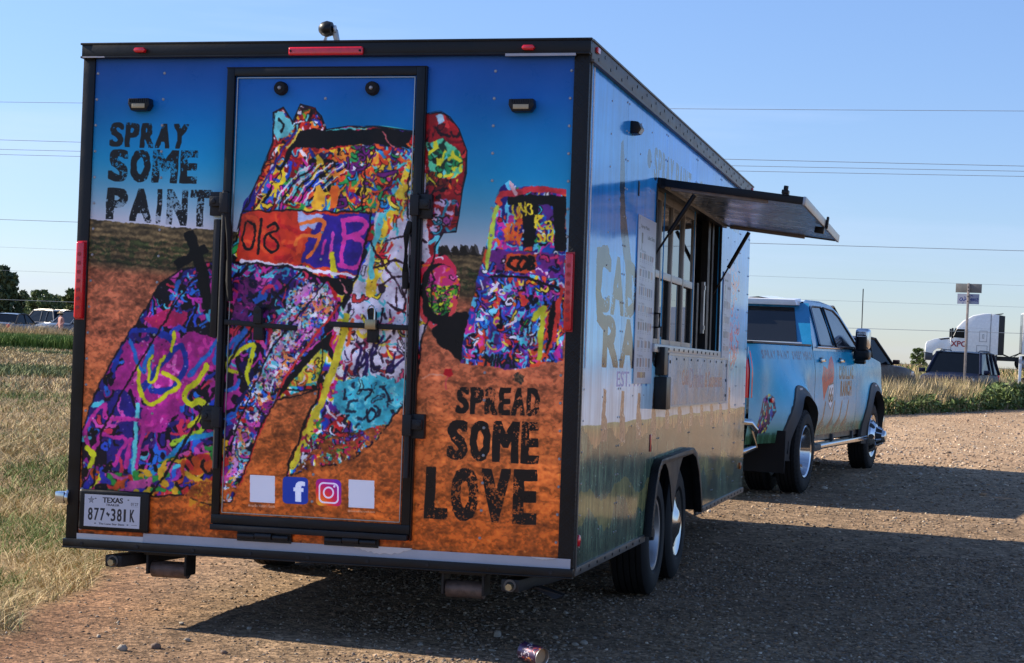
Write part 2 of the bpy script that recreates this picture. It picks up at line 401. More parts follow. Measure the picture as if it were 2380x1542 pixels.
    def warp(s, amp, cell, seed=1, blur=True):
        dx = (noise(s.w, s.h, cell, seed, 3, .6)-.5)*2*amp; dy = (noise(s.w, s.h, cell, seed+1, 3, .6)-.5)*2*amp
        Y, X = np.mgrid[0:s.h, 0:s.w]; s.a = s.a[np.clip(Y+dy, 0, s.h-1).astype(int), np.clip(X+dx, 0, s.w-1).astype(int)]
        if blur: s.a = (s.a*2+np.roll(s.a, 1, 0)+np.roll(s.a, 1, 1)+np.roll(s.a, -1, 0)+np.roll(s.a, -1, 1))/6
    def image(s, name, gain=1.0, power=1.0):
        if power != 1.0: s.a = np.clip(s.a, 0, 1)**power
        im = bpy.data.images.new(name, s.w, s.h, alpha=False)
        px = np.ones((s.h, s.w, 4), np.float32); px[..., :3] = np.clip(s.a, 0, 1)[::-1]*gain
        im.pixels.foreach_set(px.ravel()); im.update(); im.pack(); return im
_gl = {}
def glyphs(txt, bold):
    if (txt, bold) in _gl: return _gl[(txt, bold)]
    cu = bpy.data.curves.new('lettering', 'FONT'); cu.body = txt; cu.offset = bold; cu.resolution_u = 3
    ob = bpy.data.objects.new('lettering', cu); COL.objects.link(ob); bpy.context.view_layer.update()
    me = ob.evaluated_get(bpy.context.evaluated_depsgraph_get()).to_mesh()
    V = [(v.co.x, v.co.y) for v in me.vertices]; cnt = {}
    for p in me.polygons:
        vs = list(p.vertices)
        for i in range(len(vs)):
            e = tuple(sorted((vs[i], vs[(i+1) % len(vs)]))); cnt[e] = cnt.get(e, 0)+1
    E = [(V[a], V[b]) for (a, b), c in cnt.items() if c % 2]
    bb = (min(v[0] for v in V), min(v[1] for v in V), max(v[0] for v in V), max(v[1] for v in V)) if V else None
    ob.to_mesh_clear(); bpy.data.objects.remove(ob); bpy.data.curves.remove(cu)
    _gl[(txt, bold)] = (E, bb); return E, bb
# ---------------------------------------------------------------- ground
EDGE_Y = [-6, -3, -.8, 0, 1, 2.2, 8, 20, 36, 52, 70, 300, 4000]; EDGE_X = [-.6, -.9, -1.22, -1.50, -1.72, -2.05, -2.5, -1.4, 1.0, 5.0, 9, 60, 900]
def edge_x(y): return np.interp(y, EDGE_Y, EDGE_X)
def vnoise(x, y, cell, seed, octaves=4, gain=.55):
    r = np.random.default_rng(seed); T = r.random((256, 256)).astype(np.float32); out = 0; amp = 1; tot = 0
    for o in range(octaves):
        u = x/cell*2**o+17.3*o; v = y/cell*2**o+9.1*o; ui = np.floor(u).astype(int); vi = np.floor(v).astype(int); fu = u-ui; fv = v-vi; fu = fu*fu*(3-2*fu); fv = fv*fv*(3-2*fv)
        g = lambda a, b: T[a & 255, b & 255]
        out = out+amp*((g(ui, vi)*(1-fu)+g(ui+1, vi)*fu)*(1-fv)+(g(ui, vi+1)*(1-fu)+g(ui+1, vi+1)*fu)*fv); tot += amp; amp *= gain
    return out/tot
def ground_z(x, y):
    d = np.hypot(x-3.03, y+8.3); k = np.clip(1.3-d/60, 0, 1)
    n = (vnoise(x, y, 1.7, 1, 3)-.5)*.035+(vnoise(x, y, .22, 2, 3)-.5)*.018*np.clip(1.2-d/30, 0, 1)
    inside = smooth((x-edge_x(y))/.5)
    return terrain(x, y)-.006+n*k*(.6+.6*(1-inside))
def graded(a, b, step, lo, hi, growth=1.09):
    c = list(np.arange(a, b, step)); s = step; v = c[-1]
    while v < hi: s *= growth; v += s; c.append(v)
    s = step; v = a; pre = []
    while v > lo: s *= growth; v -= s; pre.append(v)
    return np.array(pre[::-1]+c)
gx_ = graded(-4.5, 6.5, .034, -3500, 3500); gy_ = graded(-2.4, 13, .036, -3500, 4500, 1.07)
GX, GY = np.meshgrid(gx_, gy_); xs_, ys_ = GX.ravel(), GY.ravel(); zs_ = ground_z(xs_, ys_)
nx_, ny_ = len(gx_), len(gy_); I = (np.arange(ny_-1)[:, None]*nx_+np.arange(nx_-1)[None, :]).ravel()
faces = np.stack([I, I+1, I+nx_+1, I+nx_], 1)
e = edge_x(ys_)+(vnoise(xs_, ys_, .9, 5, 4)-.5)*.7
grass_k = smooth((e-xs_)/.35+.5); n1 = vnoise(xs_, ys_, .5, 6, 5, .65); n2 = vnoise(xs_, ys_, 3.5, 7, 3); n3 = vnoise(xs_, ys_, .09, 8, 3, .7)
gravel_c = np.array([.205, .140, .086]); dirt_c = np.array([.165, .084, .044]); soil_c = np.array([.15, .10, .060]); straw = np.array([.24, .175, .09])
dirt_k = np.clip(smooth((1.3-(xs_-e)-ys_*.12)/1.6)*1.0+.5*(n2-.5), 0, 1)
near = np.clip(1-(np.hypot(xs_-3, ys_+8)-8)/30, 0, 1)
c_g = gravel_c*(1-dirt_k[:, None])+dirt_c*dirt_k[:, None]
n4 = vnoise(xs_+.12*ys_, ys_*.14, .55, 9, 3); c_g = c_g*(.80+.42*n4)[:, None]; c_g = c_g*((0.72+.55*n1+.25*(n3-.5))*(0.94+.60*smooth((ys_-6)/16))*np.clip(1,1,1))[:, None]  # paler with distance: sunlit brightness of the far lot painted into the gravel colour
fk = np.clip(n2*1.6-.3, 0, 1)[:, None]
rowk = .5+.5*np.sin((xs_*.55+ys_*.83)*.9+3*n2)
c_f = (soil_c*(1-fk)+straw*fk)*(0.65+.6*n1+.15*rowk)[:, None]
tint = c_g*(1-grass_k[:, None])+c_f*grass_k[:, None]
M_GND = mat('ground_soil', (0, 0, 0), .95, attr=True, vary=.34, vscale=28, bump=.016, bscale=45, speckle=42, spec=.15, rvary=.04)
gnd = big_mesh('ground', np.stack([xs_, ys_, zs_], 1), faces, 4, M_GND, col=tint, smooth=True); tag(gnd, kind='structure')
gnd['label'] = 'flat ground of dirt, gravel and dry field reaching to the horizon'
# the highway beyond the weeds
xs2 = np.linspace(-400, 500, 60); V = []; 
for x in xs2:
    for y in (114.5, 128): V.append((x, y, tz(x, y)+.05))
hw = MB().add(V, [(2*i, 2*i+2, 2*i+3, 2*i+1) for i in range(59)]).build('highway_road', mat('asphalt', (.10, .095, .09), .9, vary=.15, vscale=.5, spec=.2)); tag(hw, kind='structure')

# ---------------------------------------------------------------- pebbles
M_PEB = mat('pebbles', (0, 0, 0), .85, attr=True, vary=.12, vscale=90, spec=.25, bump=.0008, bscale=200)
def icosa():
    t = (1+5**.5)/2; v = np.array([(-1, t, 0), (1, t, 0), (-1, -t, 0), (1, -t, 0), (0, -1, t), (0, 1, t), (0, -1, -t), (0, 1, -t), (t, 0, -1), (t, 0, 1), (-t, 0, -1), (-t, 0, 1)], float); v /= np.linalg.norm(v[0])
    f = np.array([(0, 11, 5), (0, 5, 1), (0, 1, 7), (0, 7, 10), (0, 10, 11), (1, 5, 9), (5, 11, 4), (11, 10, 2), (10, 7, 6), (7, 1, 8), (3, 9, 4), (3, 4, 2), (3, 2, 6), (3, 6, 8), (3, 8, 9), (4, 9, 5), (2, 4, 11), (6, 2, 10), (8, 6, 7), (9, 8, 1)]); return v, f
PEB_PAL = np.array([1.0, .93, .84])*np.array([(.20, .155, .115), (.24, .19, .145), (.15, .12, .10), (.26, .22, .18), (.33, .30, .26), (.12, .09, .07), (.21, .14, .09), (.17, .155, .145), (.24, .17, .12)])
def pebbles(name, x, y, size, seed, label):
    r = np.random.default_rng(seed); n = len(x); V, F = icosa()
    S = np.stack([r.uniform(.7, 1.3, n), r.uniform(.6, 1.0, n), r.uniform(.35, .7, n)], 1)*size[:, None]
    a = r.uniform(0, 6.28, n); P = V[None]*(1+.22*r.standard_normal((n, 12, 1)))*S[:, None]
    X = P[..., 0]*np.cos(a)[:, None]-P[..., 1]*np.sin(a)[:, None]+x[:, None]; Y = P[..., 0]*np.sin(a)[:, None]+P[..., 1]*np.cos(a)[:, None]+y[:, None]
    Z = P[..., 2]+(ground_z(x, y)+size*.18)[:, None]
    co = np.stack([X, Y, Z], -1).reshape(-1, 3); fc = (F[None]+12*np.arange(n)[:, None, None]).reshape(-1, 3)
    c = PEB_PAL[r.integers(len(PEB_PAL), size=n)]*np.where(r.random((n, 1)) < .16, 1.75, 1.0)*r.uniform(.7, 1.2, (n, 1))*(0.95+.60*smooth((y-6)/16))[:, None]; col = np.repeat(c, 12, 0)  # far pebbles get the same painted-in sunlight as the gravel under them
    o = big_mesh(name, co, fc, 3, M_PEB, col=col); tag(o, label, kind='stuff'); return o
r = np.random.default_rng(21)
n = 95000; d = 5.2*np.exp(r.random(n)*math.log(58/5.2)); th = r.uniform(-.62, .14, n)
x = 3.03+np.sin(th)*d; y = -8.31+np.cos(th)*d; ex = edge_x(y)+(vnoise(x, y, .9, 5, 4)-.5)*.7
dens = np.clip(.35+.65*smooth((x-ex-.2+y*.1)/1.8), 0, 1)*np.clip(.35+1.3*vnoise(x, y, 1.3, 31, 3), 0, 1); k = (x > ex-.15) & (r.random(n) < dens)
x, y, d = x[k], y[k], d[k]; size = (.0040+.008*r.random(len(x))**2.0)*np.clip(d/11, .8, 2.2); big = r.random(len(x)) < .012; size[big] *= 2.1
r3 = np.random.default_rng(33); n = 60000; d3 = 5.3+8.5*r3.random(n)**.8; t3 = r3.uniform(-.34, .10, n); x3 = 3.03+np.sin(t3)*d3; y3 = -8.31+np.cos(t3)*d3
k = (x3 > edge_x(y3)+.4) & (r3.random(n) < np.clip(-.25+1.5*vnoise(x3, y3, .8, 34, 4)+.16*(x3-1), 0, 1)); x3, y3 = x3[k], y3[k]
x, y, size = np.concatenate([x, x3]), np.concatenate([y, y3]), np.concatenate([size, .0042+.010*r3.random(len(x3))**2.4])
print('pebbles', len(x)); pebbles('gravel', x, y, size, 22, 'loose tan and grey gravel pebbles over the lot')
# ---------------------------------------------------------------- blades and leaves
M_GRS = mat('grass_blades', (0, 0, 0), .75, attr=True, vary=.15, vscale=3, spec=.2)
def blades(name, x, y, h, w, pal, seed, label, lean=.35, parent=None):
    r = np.random.default_rng(seed); n = len(x); a = r.uniform(0, 6.28, n); l = r.normal(0, lean, (n, 2))*h[:, None]; z = ground_z(x, y)-.01
    wx, wy = np.cos(a)*w/2, np.sin(a)*w/2
    b0 = np.stack([x-wx, y-wy, z], 1); b1 = np.stack([x+wx, y+wy, z], 1)
    m0 = np.stack([x-wx*.7+l[:, 0]*.35, y-wy*.7+l[:, 1]*.35, z+h*.6], 1); m1 = np.stack([x+wx*.7+l[:, 0]*.35, y+wy*.7+l[:, 1]*.35, z+h*.6], 1)
    t = np.stack([x+l[:, 0], y+l[:, 1], z+h], 1)
    co = np.stack([b0, b1, m1, m0, t], 1).reshape(-1, 3); i = 5*np.arange(n)[:, None]
    fc = np.concatenate([i+np.array([[0, 1, 2]]), i+np.array([[0, 2, 3]]), i+np.array([[3, 2, 4]])], 0)
    pal = np.array(pal); c = pal[r.integers(len(pal), size=n)]*r.uniform(.7, 1.25, (n, 1)); col = np.repeat(c, 5, 0)
    o = big_mesh(name, co, fc, 3, M_GRS, col=col); tag(o, label, kind='stuff'); o.parent = parent; return o
def leaves(name, P, size, pal, seed, label=None, parent=None, kind='stuff', m=None):
    r = np.random.default_rng(seed); n = len(P); u = r.normal(size=(n, 3)); u /= np.linalg.norm(u, axis=1)[:, None]; v = np.cross(u, r.normal(size=(n, 3))); v /= np.linalg.norm(v, axis=1)[:, None]
    s = size*r.uniform(.6, 1.3, n) if np.isscalar(size) else size; s = s[:, None]
    co = np.stack([P-u*s, P+v*s*.45, P+u*s, P-v*s*.45], 1).reshape(-1, 3); fc = (4*np.arange(n)[:, None]+np.arange(4)[None])
    pal = np.array(pal); c = pal[r.integers(len(pal), size=n)]*r.uniform(.65, 1.3, (n, 1)); o = big_mesh(name, co, fc, 4, m or M_GRS, col=np.repeat(c, 4, 0), parent=parent)
    if kind: o['kind'] = kind
    if label: o['label'] = label
    return o
DRY = [(.46, .35, .18), (.40, .30, .15), (.54, .43, .25), (.32, .24, .12)]; GRN = [(.09, .14, .035), (.13, .18, .05), (.06, .10, .025), (.17, .21, .07)]
def wedge(n, t0, t1, d0, d1, seed, p=1.0):
    r = np.random.default_rng(seed); d = (d0**p+(d1**p-d0**p)*r.random(n))**(1/p) if p else d0*np.exp(r.random(n)*math.log(d1/d0)); t = r.uniform(t0, t1, n); return CAM[0]+t*d, CAM[1]+d, d
x, y, d = wedge(150000, -.70, -.36, 6.5, 30, 41, 0); n_ = vnoise(x, y, 1.1, 42, 4); ex = edge_x(y)+(vnoise(x, y, .9, 5, 4)-.5)*.7
k = (x < ex-.0) & (r.random(len(x)) < np.clip(n_*2.6-.62, .06, 1)); x, y, d, n_ = x[k], y[k], d[k], n_[k]; gk = vnoise(x, y, 1.6, 43, 3) > .56
h = (.03+.09*np.random.default_rng(44).random(len(x)))*(.6+.8*n_)
blades('dry_grass', x[~gk], y[~gk], h[~gk], np.clip(.0011*d[~gk], .004, .02)*.5, DRY+DRY+GRN[:1], 45, 'short straw-coloured grass over the field left of the trailer', 1.1)
blades('green_grass', x[gk], y[gk], h[gk]*1.1, np.clip(.0011*d[gk], .004, .02)*.55, GRN+DRY[:1], 46, 'patches of short green grass in the field left of the trailer', 1.0)
x, y, d = wedge(90000, -.72, -.40, 28, 82, 51, 0); n_ = vnoise(x, y, 4, 52, 4); k = r.random(len(x)) < np.clip(n_*2.4-.6, .05, 1); x, y, d = x[k], y[k], d[k]; gk = vnoise(x, y, 5, 53, 3)+.10*np.sin(d*.35)*.4 > .62
blades('stubble', x[~gk], y[~gk], .05+.12*r.random((~gk).sum()), np.clip(.0007*d[~gk], .008, .05), DRY+[(.24, .22, .12)], 54, 'dry stubble farther out in the field', .7)
blades('stubble_weeds', x[gk], y[gk], .06+.16*r.random(gk.sum()), np.clip(.0009*d[gk], .008, .06), [(.14, .17, .07), (.18, .20, .09), (.10, .13, .05)], 55, 'dull green weeds in rows across the far stubble', .6)
# green belt of tall weeds, left, before the parked cars
x, y, d = wedge(60000, -.74, -.38, 78, 84, 61); tall = .62+.30*vnoise(x, y, 1.6, 62, 3)
blades('tall_green_weeds', x, y, 1.05*tall*(.5+.5*r.random(len(x))), np.full(len(x), .045), [(.09, .16, .03), (.12, .20, .05), (.07, .12, .025)], 63, 'dense belt of tall green weeds before the left parked cars', .22)
x, y, d = wedge(2600, -.60, -.52, 85, 88, 64); k = vnoise(x, y, 2.2, 65, 2) > .42; blades('tall_dry_grass', x[k], y[k], (.55+.65*r.random(k.sum())), np.full(k.sum(), .03), DRY, 66, 'tall straw grass seeding up before the leftmost sedan', .35)
# right: tall dry grass, then green weeds along the gravel edge
rr2 = np.random.default_rng(71); n = 42000; y = rr2.uniform(38, 66, n); x = edge_x(y)-.4-rr2.random(n)**1.3*9; tall = .65+.55*vnoise(x, y, 2.0, 72, 3)
k = vnoise(x, y, 2.5, 73, 2)+.12*np.clip((x-3)/3, -1, 1) < .60; blades('tall_dry_grass', x[k], y[k], (tall*(.55+.5*rr2.random(n)))[k], np.full(k.sum(), .022), [(.46, .36, .21), (.40, .30, .16), (.52, .42, .26), (.30, .26, .12)], 74, 'tall dry straw grass on the far side of the gravel', .20)
blades('green_grass', x[~k], y[~k], (tall*(.5+.5*rr2.random(n)))[~k]*.9, np.full((~k).sum(), .03), [(.09, .14, .035), (.14, .19, .06), (.12, .15, .05)], 75, 'green stems mixed into the tall dry grass on the right', .2)
n = 21000; y = rr2.uniform(34, 66, n); off = rr2.random(n)**1.5*2.3; x = edge_x(y)-off; hh_ = (.14+.44*vnoise(x, y, 1.2, 76, 3))*(1+.9*smooth((x-3.2)/1.0)); zz_ = ground_z(x, y)+hh_*rr2.random(n)**.6
leaves('leafy_green_weeds', np.stack([x+rr2.normal(0, .08, n), y, zz_], 1), .075, [(.09, .14, .04), (.13, .18, .06), (.07, .105, .03), (.19, .23, .09)], 77, 'low leafy green weeds along the far gravel edge')
n = 9000; y = rr2.uniform(34, 64, n); x = edge_x(y)-rr2.random(n)*1.6; k = x < 3.6; blades('mixed_verge_grass', x[k], y[k], .25+.55*rr2.random(k.sum()), np.full(k.sum(), .02), DRY+[(.16, .20, .07)], 80, 'thin dry stems mixed among the leafy weeds at the gravel edge', .3)
n = 1500; y = rr2.uniform(58, 110, n*12); x = rr2.uniform(-12, 16, n*12); k = x < edge_x(y); blades('roadside_grass', x[k], y[k], .25+.3*rr2.random(k.sum()), np.full(k.sum(), .05), DRY+GRN[:2], 78, 'rough roadside grass below the highway', .3)
n = 2600; x = rr2.uniform(-4, 20, n); y = 111+rr2.random(n)*2.5; blades('verge_weeds', x, y, .3+.5*rr2.random(n), np.full(n, .07), GRN+DRY[:2], 79, 'weeds along the highway verge', .3)

# ---------------------------------------------------------------- trees
M_BARK = mat('bark', (.10, .075, .055), .9, vary=.3, bump=.01, bscale=12); M_LEAF = mat('leaves', (0, 0, 0), .7, attr=True, vary=.2, vscale=.6, spec=.2)
def tree(name, label, px, ptop, pbase, phw, Y, seed, pal, n=2600, group='trees behind the left parked cars', shape=1.0):
    r = np.random.default_rng(seed); base = in_world(px, pbase, Y); x, z0 = float(base[0]), tz(base[0], Y); H = float(in_world(px, ptop, Y)[2])-z0; W = 1.25*phw*SPX*(Y-CAM[1])/F_PX
    root = empty(name, (x, Y, z0), (0, 0, 0), label, 'tree', group)
    b = MB(); b.tube([(0, 0, -.2), (.03*H*.3, 0, H*.25), (0, .0, H*.6), (.02, 0, H*.9)], [H*.028, H*.022, H*.014, H*.004], 8)
    cl = []
    for k in range(34):
        a = r.uniform(0, 6.28); t = r.uniform(.08, .94); rad = W*(math.sin(math.pi*min(.97, .22+.76*t))**.6)*r.uniform(.25, .9); c = np.array([math.cos(a)*rad, math.sin(a)*rad, t*H]); cl.append((c, r.uniform(.22, .40)*W*(1.1-.4*t)))
        b.tube([(0, 0, c[2]*.6), tuple(c*np.array([.6, .6, .9])), tuple(c)], [H*.010, H*.006, H*.003], 5)
    b.build('trunk', M_BARK, root, smooth=.8)
    P = []
    for c, s in cl:
        m = int(n/26*1.3); u = r.normal(size=(m, 3)); u /= np.linalg.norm(u, axis=1)[:, None]; P.append(c+u*s*(r.random((m, 1))**.4)*np.array([1, 1, .8]))
    P = np.concatenate(P); P[:, 2] = np.clip(P[:, 2], .02*H, H)
    leaves('crown', P, W*.10, pal, seed+1, parent=root, kind=None, m=M_LEAF)
DK = [(.07, .10, .048), (.095, .13, .06), (.05, .075, .038), (.12, .15, .07)]; MD = [(.10, .145, .055), (.13, .18, .07), (.07, .11, .045), (.16, .20, .09)]
tree('pine_tree', 'tallest dark tree at the far left edge of the field', -14, 614, 752, 62, 220, 1, DK, 4200)
tree('broadleaf_tree', 'dark bushy tree right beside the tallest one', 48, 672, 752, 34, 225, 2, DK, 2600)
tree('broadleaf_tree', 'rounded green tree above the gap between far cars', 92, 672, 750, 36, 215, 3, MD, 3000)
tree('broadleaf_tree', 'slimmer green tree between the rounded one and the trailer', 124, 680, 750, 26, 230, 4, MD, 2000)
tree('broadleaf_tree', 'yellower green tree half hidden by the trailer corner', 172, 672, 750, 38, 210, 5, [(.085, .115, .035), (.11, .14, .04), (.05, .075, .025)], 2800)
tree('broadleaf_tree', 'dark tree mostly behind the trailer, last of the row', 215, 665, 750, 40, 222, 6, DK, 2200)
tree('broadleaf_tree', 'low dense bushy tree filling the gap left of the rounded green tree', 68, 690, 752, 30, 240, 9, DK, 2600)
tree('broadleaf_tree', 'low dense bushy tree between the slimmer tree and the yellower one', 150, 688, 752, 30, 240, 10, MD, 2400)
tree('young_tree', 'small lone bushy tree at the nose of the white semi truck', 2132, 806, 860, 19, 170, 7, [(.10, .14, .04), (.07, .11, .03), (.14, .17, .06)], 1500, 'lone trees')
# ---------------------------------------------------------------- the print on the rear wall
Z0, Z1, HW = 0.38, 2.87, 1.295
def mural():
    w, h = 1330, 1280
    def tf(px, py):
        x, z = RR(px, py); return ((x+HW)/(2*HW)*w, (Z1-z)/(Z1-Z0)*h)
    c = Canvas(w, h, tf); Y, X = np.mgrid[0:h, 0:w].astype(np.float32)
    a, b = tf(218, 509), tf(1130, 590)
    hor = a[1]+(X-a[0])*(b[1]-a[1])/(b[0]-a[0])
    t = Y/hor
    def ramp(t, stops):
        out = np.zeros(t.shape+(3,), np.float32)
        ts = [s_[0] for s_ in stops]
        for k in range(3): out[..., k] = np.interp(t, ts, [s_[1][k] for s_ in stops])
        return out/255
    skyc = ramp(t, [(0, (34, 80, 150)), (.22, (16, 94, 156)), (.45, (0, 120, 168)), (.62, (22, 136, 174)), (.78, (92, 150, 172)), (.92, (152, 170, 180)), (1.0, (180, 178, 184))])
    n1 = noise(w, h, 300, 3, 2)
    skyc *= (0.93+0.14*n1)[..., None]
    g = noise(w, h, 60, 11, 6, .7, 1.6, 1); g2 = noise(w, h, 9, 12, 3, .75, 1.5, 1); g3 = noise(w, h, 240, 13, 3, .6, 3, 1)
    d = (Y-hor)/(h-hor)
    soil = ramp(d, [(0, (110, 84, 50)), (.08, (122, 90, 52)), (.13, (104, 78, 46)), (.16, (156, 86, 52)), (.35, (176, 92, 54)), (.6, (184, 94, 42)), (.85, (176, 84, 30)), (1, (158, 74, 26))])
    g4 = noise(w, h, 5, 14, 2, .7, 1.3, 1); g5 = noise(w, h, 26, 15, 4, .75, 2.2, .8); soil *= (0.72+0.16*g+0.34*(g2-.4)+0.26*(g4-.5)+0.42*(g5-.35)+0.14*g3)[..., None]*np.array([1.05, 1.19, 1.42], np.float32)
    rows = (np.sin(d*330+g*5)*.5+.5)*(d < .14)
    soil *= (1-0.35*rows)[..., None]
    m2 = (d > .05) & (d < .13) & (g2 > .55); soil[m2] *= np.array([.55, .7, .6])
    c.a = np.where((Y > hor)[..., None], soil, skyc)
    for k in range(26):     # little bushes on the horizon
        px = rng.uniform(985, 1130); c.poly([(px-9, 592-(1130-px)*.05), (px-3, 570+rng.uniform(-3, 6)), (px+3, 572), (px+10, 592)], (40, 34, 26), .7, 1.5, k, clip=(X > tf(985, 500)[0]))
    pal = [(196, 40, 44), (236, 110, 40), (240, 206, 50), (60, 170, 90), (70, 196, 200), (36, 84, 190), (110, 50, 150), (214, 60, 150), (236, 236, 232), (20, 18, 24), (30, 26, 34)]
    hot = [(196, 34, 40), (214, 60, 40), (150, 26, 36), (236, 120, 50), (240, 200, 60), (120, 200, 200), (235, 225, 225), (30, 20, 24), (50, 60, 150)]
    cool = [(50, 40, 110), (80, 40, 120), (24, 18, 34), (50, 120, 200), (100, 206, 214), (176, 60, 160), (20, 16, 26), (206, 60, 90), (210, 90, 170), (60, 90, 190)]
    BK = (20, 18, 22)
    # body of the large painted car, tail in the air
    body = [(637, 262), (660, 250), (682, 284), (700, 243), (728, 250), (748, 270), (760, 302), (810, 294), (880, 294), (965, 306), (985, 266), (1022, 257), (1045, 272), (1066, 300), (1084, 350), (1083, 402), (1074, 440), (1066, 500), (1059, 538),
            (1030, 540), (1012, 570), (1004, 610), (1004, 720), (985, 760), (974, 820), (962, 900), (945, 935), (900, 985), (862, 1035), (800, 1075), (742, 1085), (668, 1106), (676, 1060), (735, 930), (742, 905), (640, 930), (600, 1010), (540, 1165), (480, 1172), (430, 1150), (345, 1150), (190, 1140), (190, 1000),
            (212, 935), (262, 830), (320, 742), (372, 660), (420, 625), (505, 605), (548, 560), (562, 500), (600, 420), (636, 330)]
    M = c.poly(body, (60, 30, 60), rough=1.2, seed=2)
    c.fields(M, [pal[i] for i in (0, 10, 6, 5, 4, 8, 2, 7, 0)], 60, 90); c.scribble(M, pal, 380, (6, 16), (20, 80), seed=3)
    # tail, left fin and roof rail
    r1 = c.mask([(637, 262), (660, 250), (682, 284), (700, 243), (748, 270), (760, 302), (690, 320), (640, 420), (600, 500), (560, 500), (600, 420), (636, 330)])
    c.put(r1, (170, 40, 44)); c.scribble(r1, hot, 90, (3, 8), (20, 60), seed=4)
    c.poly([(637, 262), (658, 258), (686, 290), (672, 312), (650, 330), (638, 318)], (120, 196, 196), rough=1.5); c.curve([(650, 275), (660, 290), (655, 305)], 6, BK)
    c.curve([(700, 300), (668, 352), (630, 430), (586, 500)], 9, (230, 200, 90)); c.curve([(690, 300), (655, 350), (612, 430), (572, 490)], 5, (60, 50, 140))
    c.poly([(568, 470), (600, 430), (584, 500), (560, 520)], (50, 40, 130), rough=1)
    # rear window glass field
    glassm = c.mask([(642, 380), (668, 346), (700, 338), (760, 346), (870, 334), (955, 338), (940, 400), (908, 490), (860, 494), (600, 488), (618, 430)])
    c.put(glassm, (150, 44, 50)); c.fields(glassm, [(160, 36, 46), (226, 100, 50), (60, 40, 90), (110, 190, 196), (200, 50, 60), (236, 190, 60), (60, 110, 180)], 46, 91); c.scribble(glassm, hot+pal[2:8], 170, (5, 12), (18, 70), 1.25, .5, seed=6)
    for i in range(9):
        c.curve([(640+i*11, 470), (668+i*12, 425), (720+i*13, 380)], 3.5, BK if i % 2 else (230, 220, 220), clip=glassm)
    c.scribble(glassm & (X > tf(770, 400)[0]), [(60, 150, 200), (240, 150, 60), (120, 40, 120), (60, 160, 90), (236, 90, 50)], 120, (4, 8), (14, 50), 1.5, .7, seed=61)
    c.poly([(728, 448), (742, 428), (758, 452), (752, 488), (730, 486)], (240, 180, 60), rough=2); c.poly([(770, 430), (790, 440), (786, 478), (768, 486)], (236, 120, 50), rough=2)
    # dark open tail band
    c.poly([(640, 420), (668, 352), (700, 303), (735, 296), (762, 304), (820, 302), (890, 298), (960, 308), (950, 342), (870, 336), (800, 338), (745, 345), (690, 342), (672, 366), (640, 420), (618, 470), (606, 470)], BK, rough=1.3, seed=9)
    c.curve([(760, 304), (820, 299), (890, 294), (958, 305)], 3.5, (90, 200, 190)); c.curve([(893, 305), (905, 330), (916, 342)], 3, (200, 110, 110))
    # left cluster of colours on the fin top
    c.poly([(700, 250), (728, 252), (744, 272), (752, 296), (716, 290)], (60, 30, 34), rough=2); c.scribble(c.mask([(690, 250), (735, 250), (756, 300), (700, 300)]), hot+[(120, 190, 60)], 26, (4, 7), (8, 24), seed=5)
    # number-plate band
    band = c.mask([(562, 500), (590, 488), (700, 491), (866, 492), (850, 560), (830, 638), (780, 632), (700, 616), (548, 606), (556, 550)])
    c.put(band, (202, 66, 44)); c.scribble(band, [(210, 70, 40), (226, 92, 50), (186, 44, 44)], 60, (6, 14), (30, 80), 0, .3, seed=7, outline=0)
    c.poly([(742, 500), (868, 494), (850, 560), (832, 636), (700, 612), (716, 560)], (64, 44, 140), rough=2, clip=band)
    c.poly([(690, 492), (752, 500), (730, 528), (700, 540)], (180, 186, 214), rough=2, clip=band)
    for P, k, wd in (([(572, 520), (564, 552), (574, 580), (590, 570), (594, 530), (578, 515)], BK, 6), ([(608, 512), (604, 560), (598, 590)], BK, 7), ([(622, 528), (640, 520), (646, 536), (622, 548), (616, 574), (634, 582), (646, 566), (630, 548)], BK, 6),
                     ([(700, 520), (740, 508), (752, 520), (740, 545), (700, 548), (690, 570)], (238, 130, 60), 9), ([(744, 545), (738, 570), (716, 600)], (238, 130, 60), 7),
                     ([(800, 512), (838, 506), (850, 520), (836, 542), (808, 550), (842, 556), (846, 588), (824, 618), (790, 614)], (214, 70, 160), 13), ([(802, 512), (794, 616)], (214, 70, 160), 12), ([(756, 560), (748, 590)], (214, 70, 160), 8), ([(776, 540), (766, 600)], (224, 90, 180), 8),
                     ([(772, 590), (776, 625)], (226, 214, 50), 16)):
        c.curve(P, wd, k, clip=band)
    c.curve([(560, 606), (640, 612), (740, 628), (830, 642)], 7, (226, 220, 226))
    # light flank and right-hand stripe
    fl = c.mask([(875, 492), (905, 492), (958, 340), (992, 300), (1000, 460), (1004, 720), (974, 800), (950, 900), (880, 960), (800, 860), (790, 800), (800, 725), (835, 640), (866, 560)])
    c.put(fl, (206, 198, 206)); c.scribble(fl, [(226, 222, 228), (210, 204, 216), (236, 210, 60), (226, 100, 130), (60, 40, 60), (90, 190, 190), (190, 60, 60)], 120, (3, 9), (16, 60), 1.4, .5, seed=13)
    c.curve([(985, 330), (946, 410), (925, 480), (890, 530), (872, 600), (860, 680)], 26, (232, 196, 60), clip=M); c.scribble(c.mask([(940, 330), (1000, 330), (900, 620), (850, 640)]) & M, [(226, 110, 50), (240, 214, 80), (200, 40, 60), (90, 190, 190)], 70, (3, 8), (14, 50), 1.9, .3, seed=14)
    c.curve([(862, 640), (872, 560), (890, 500)], 14, (110, 200, 200), clip=M)
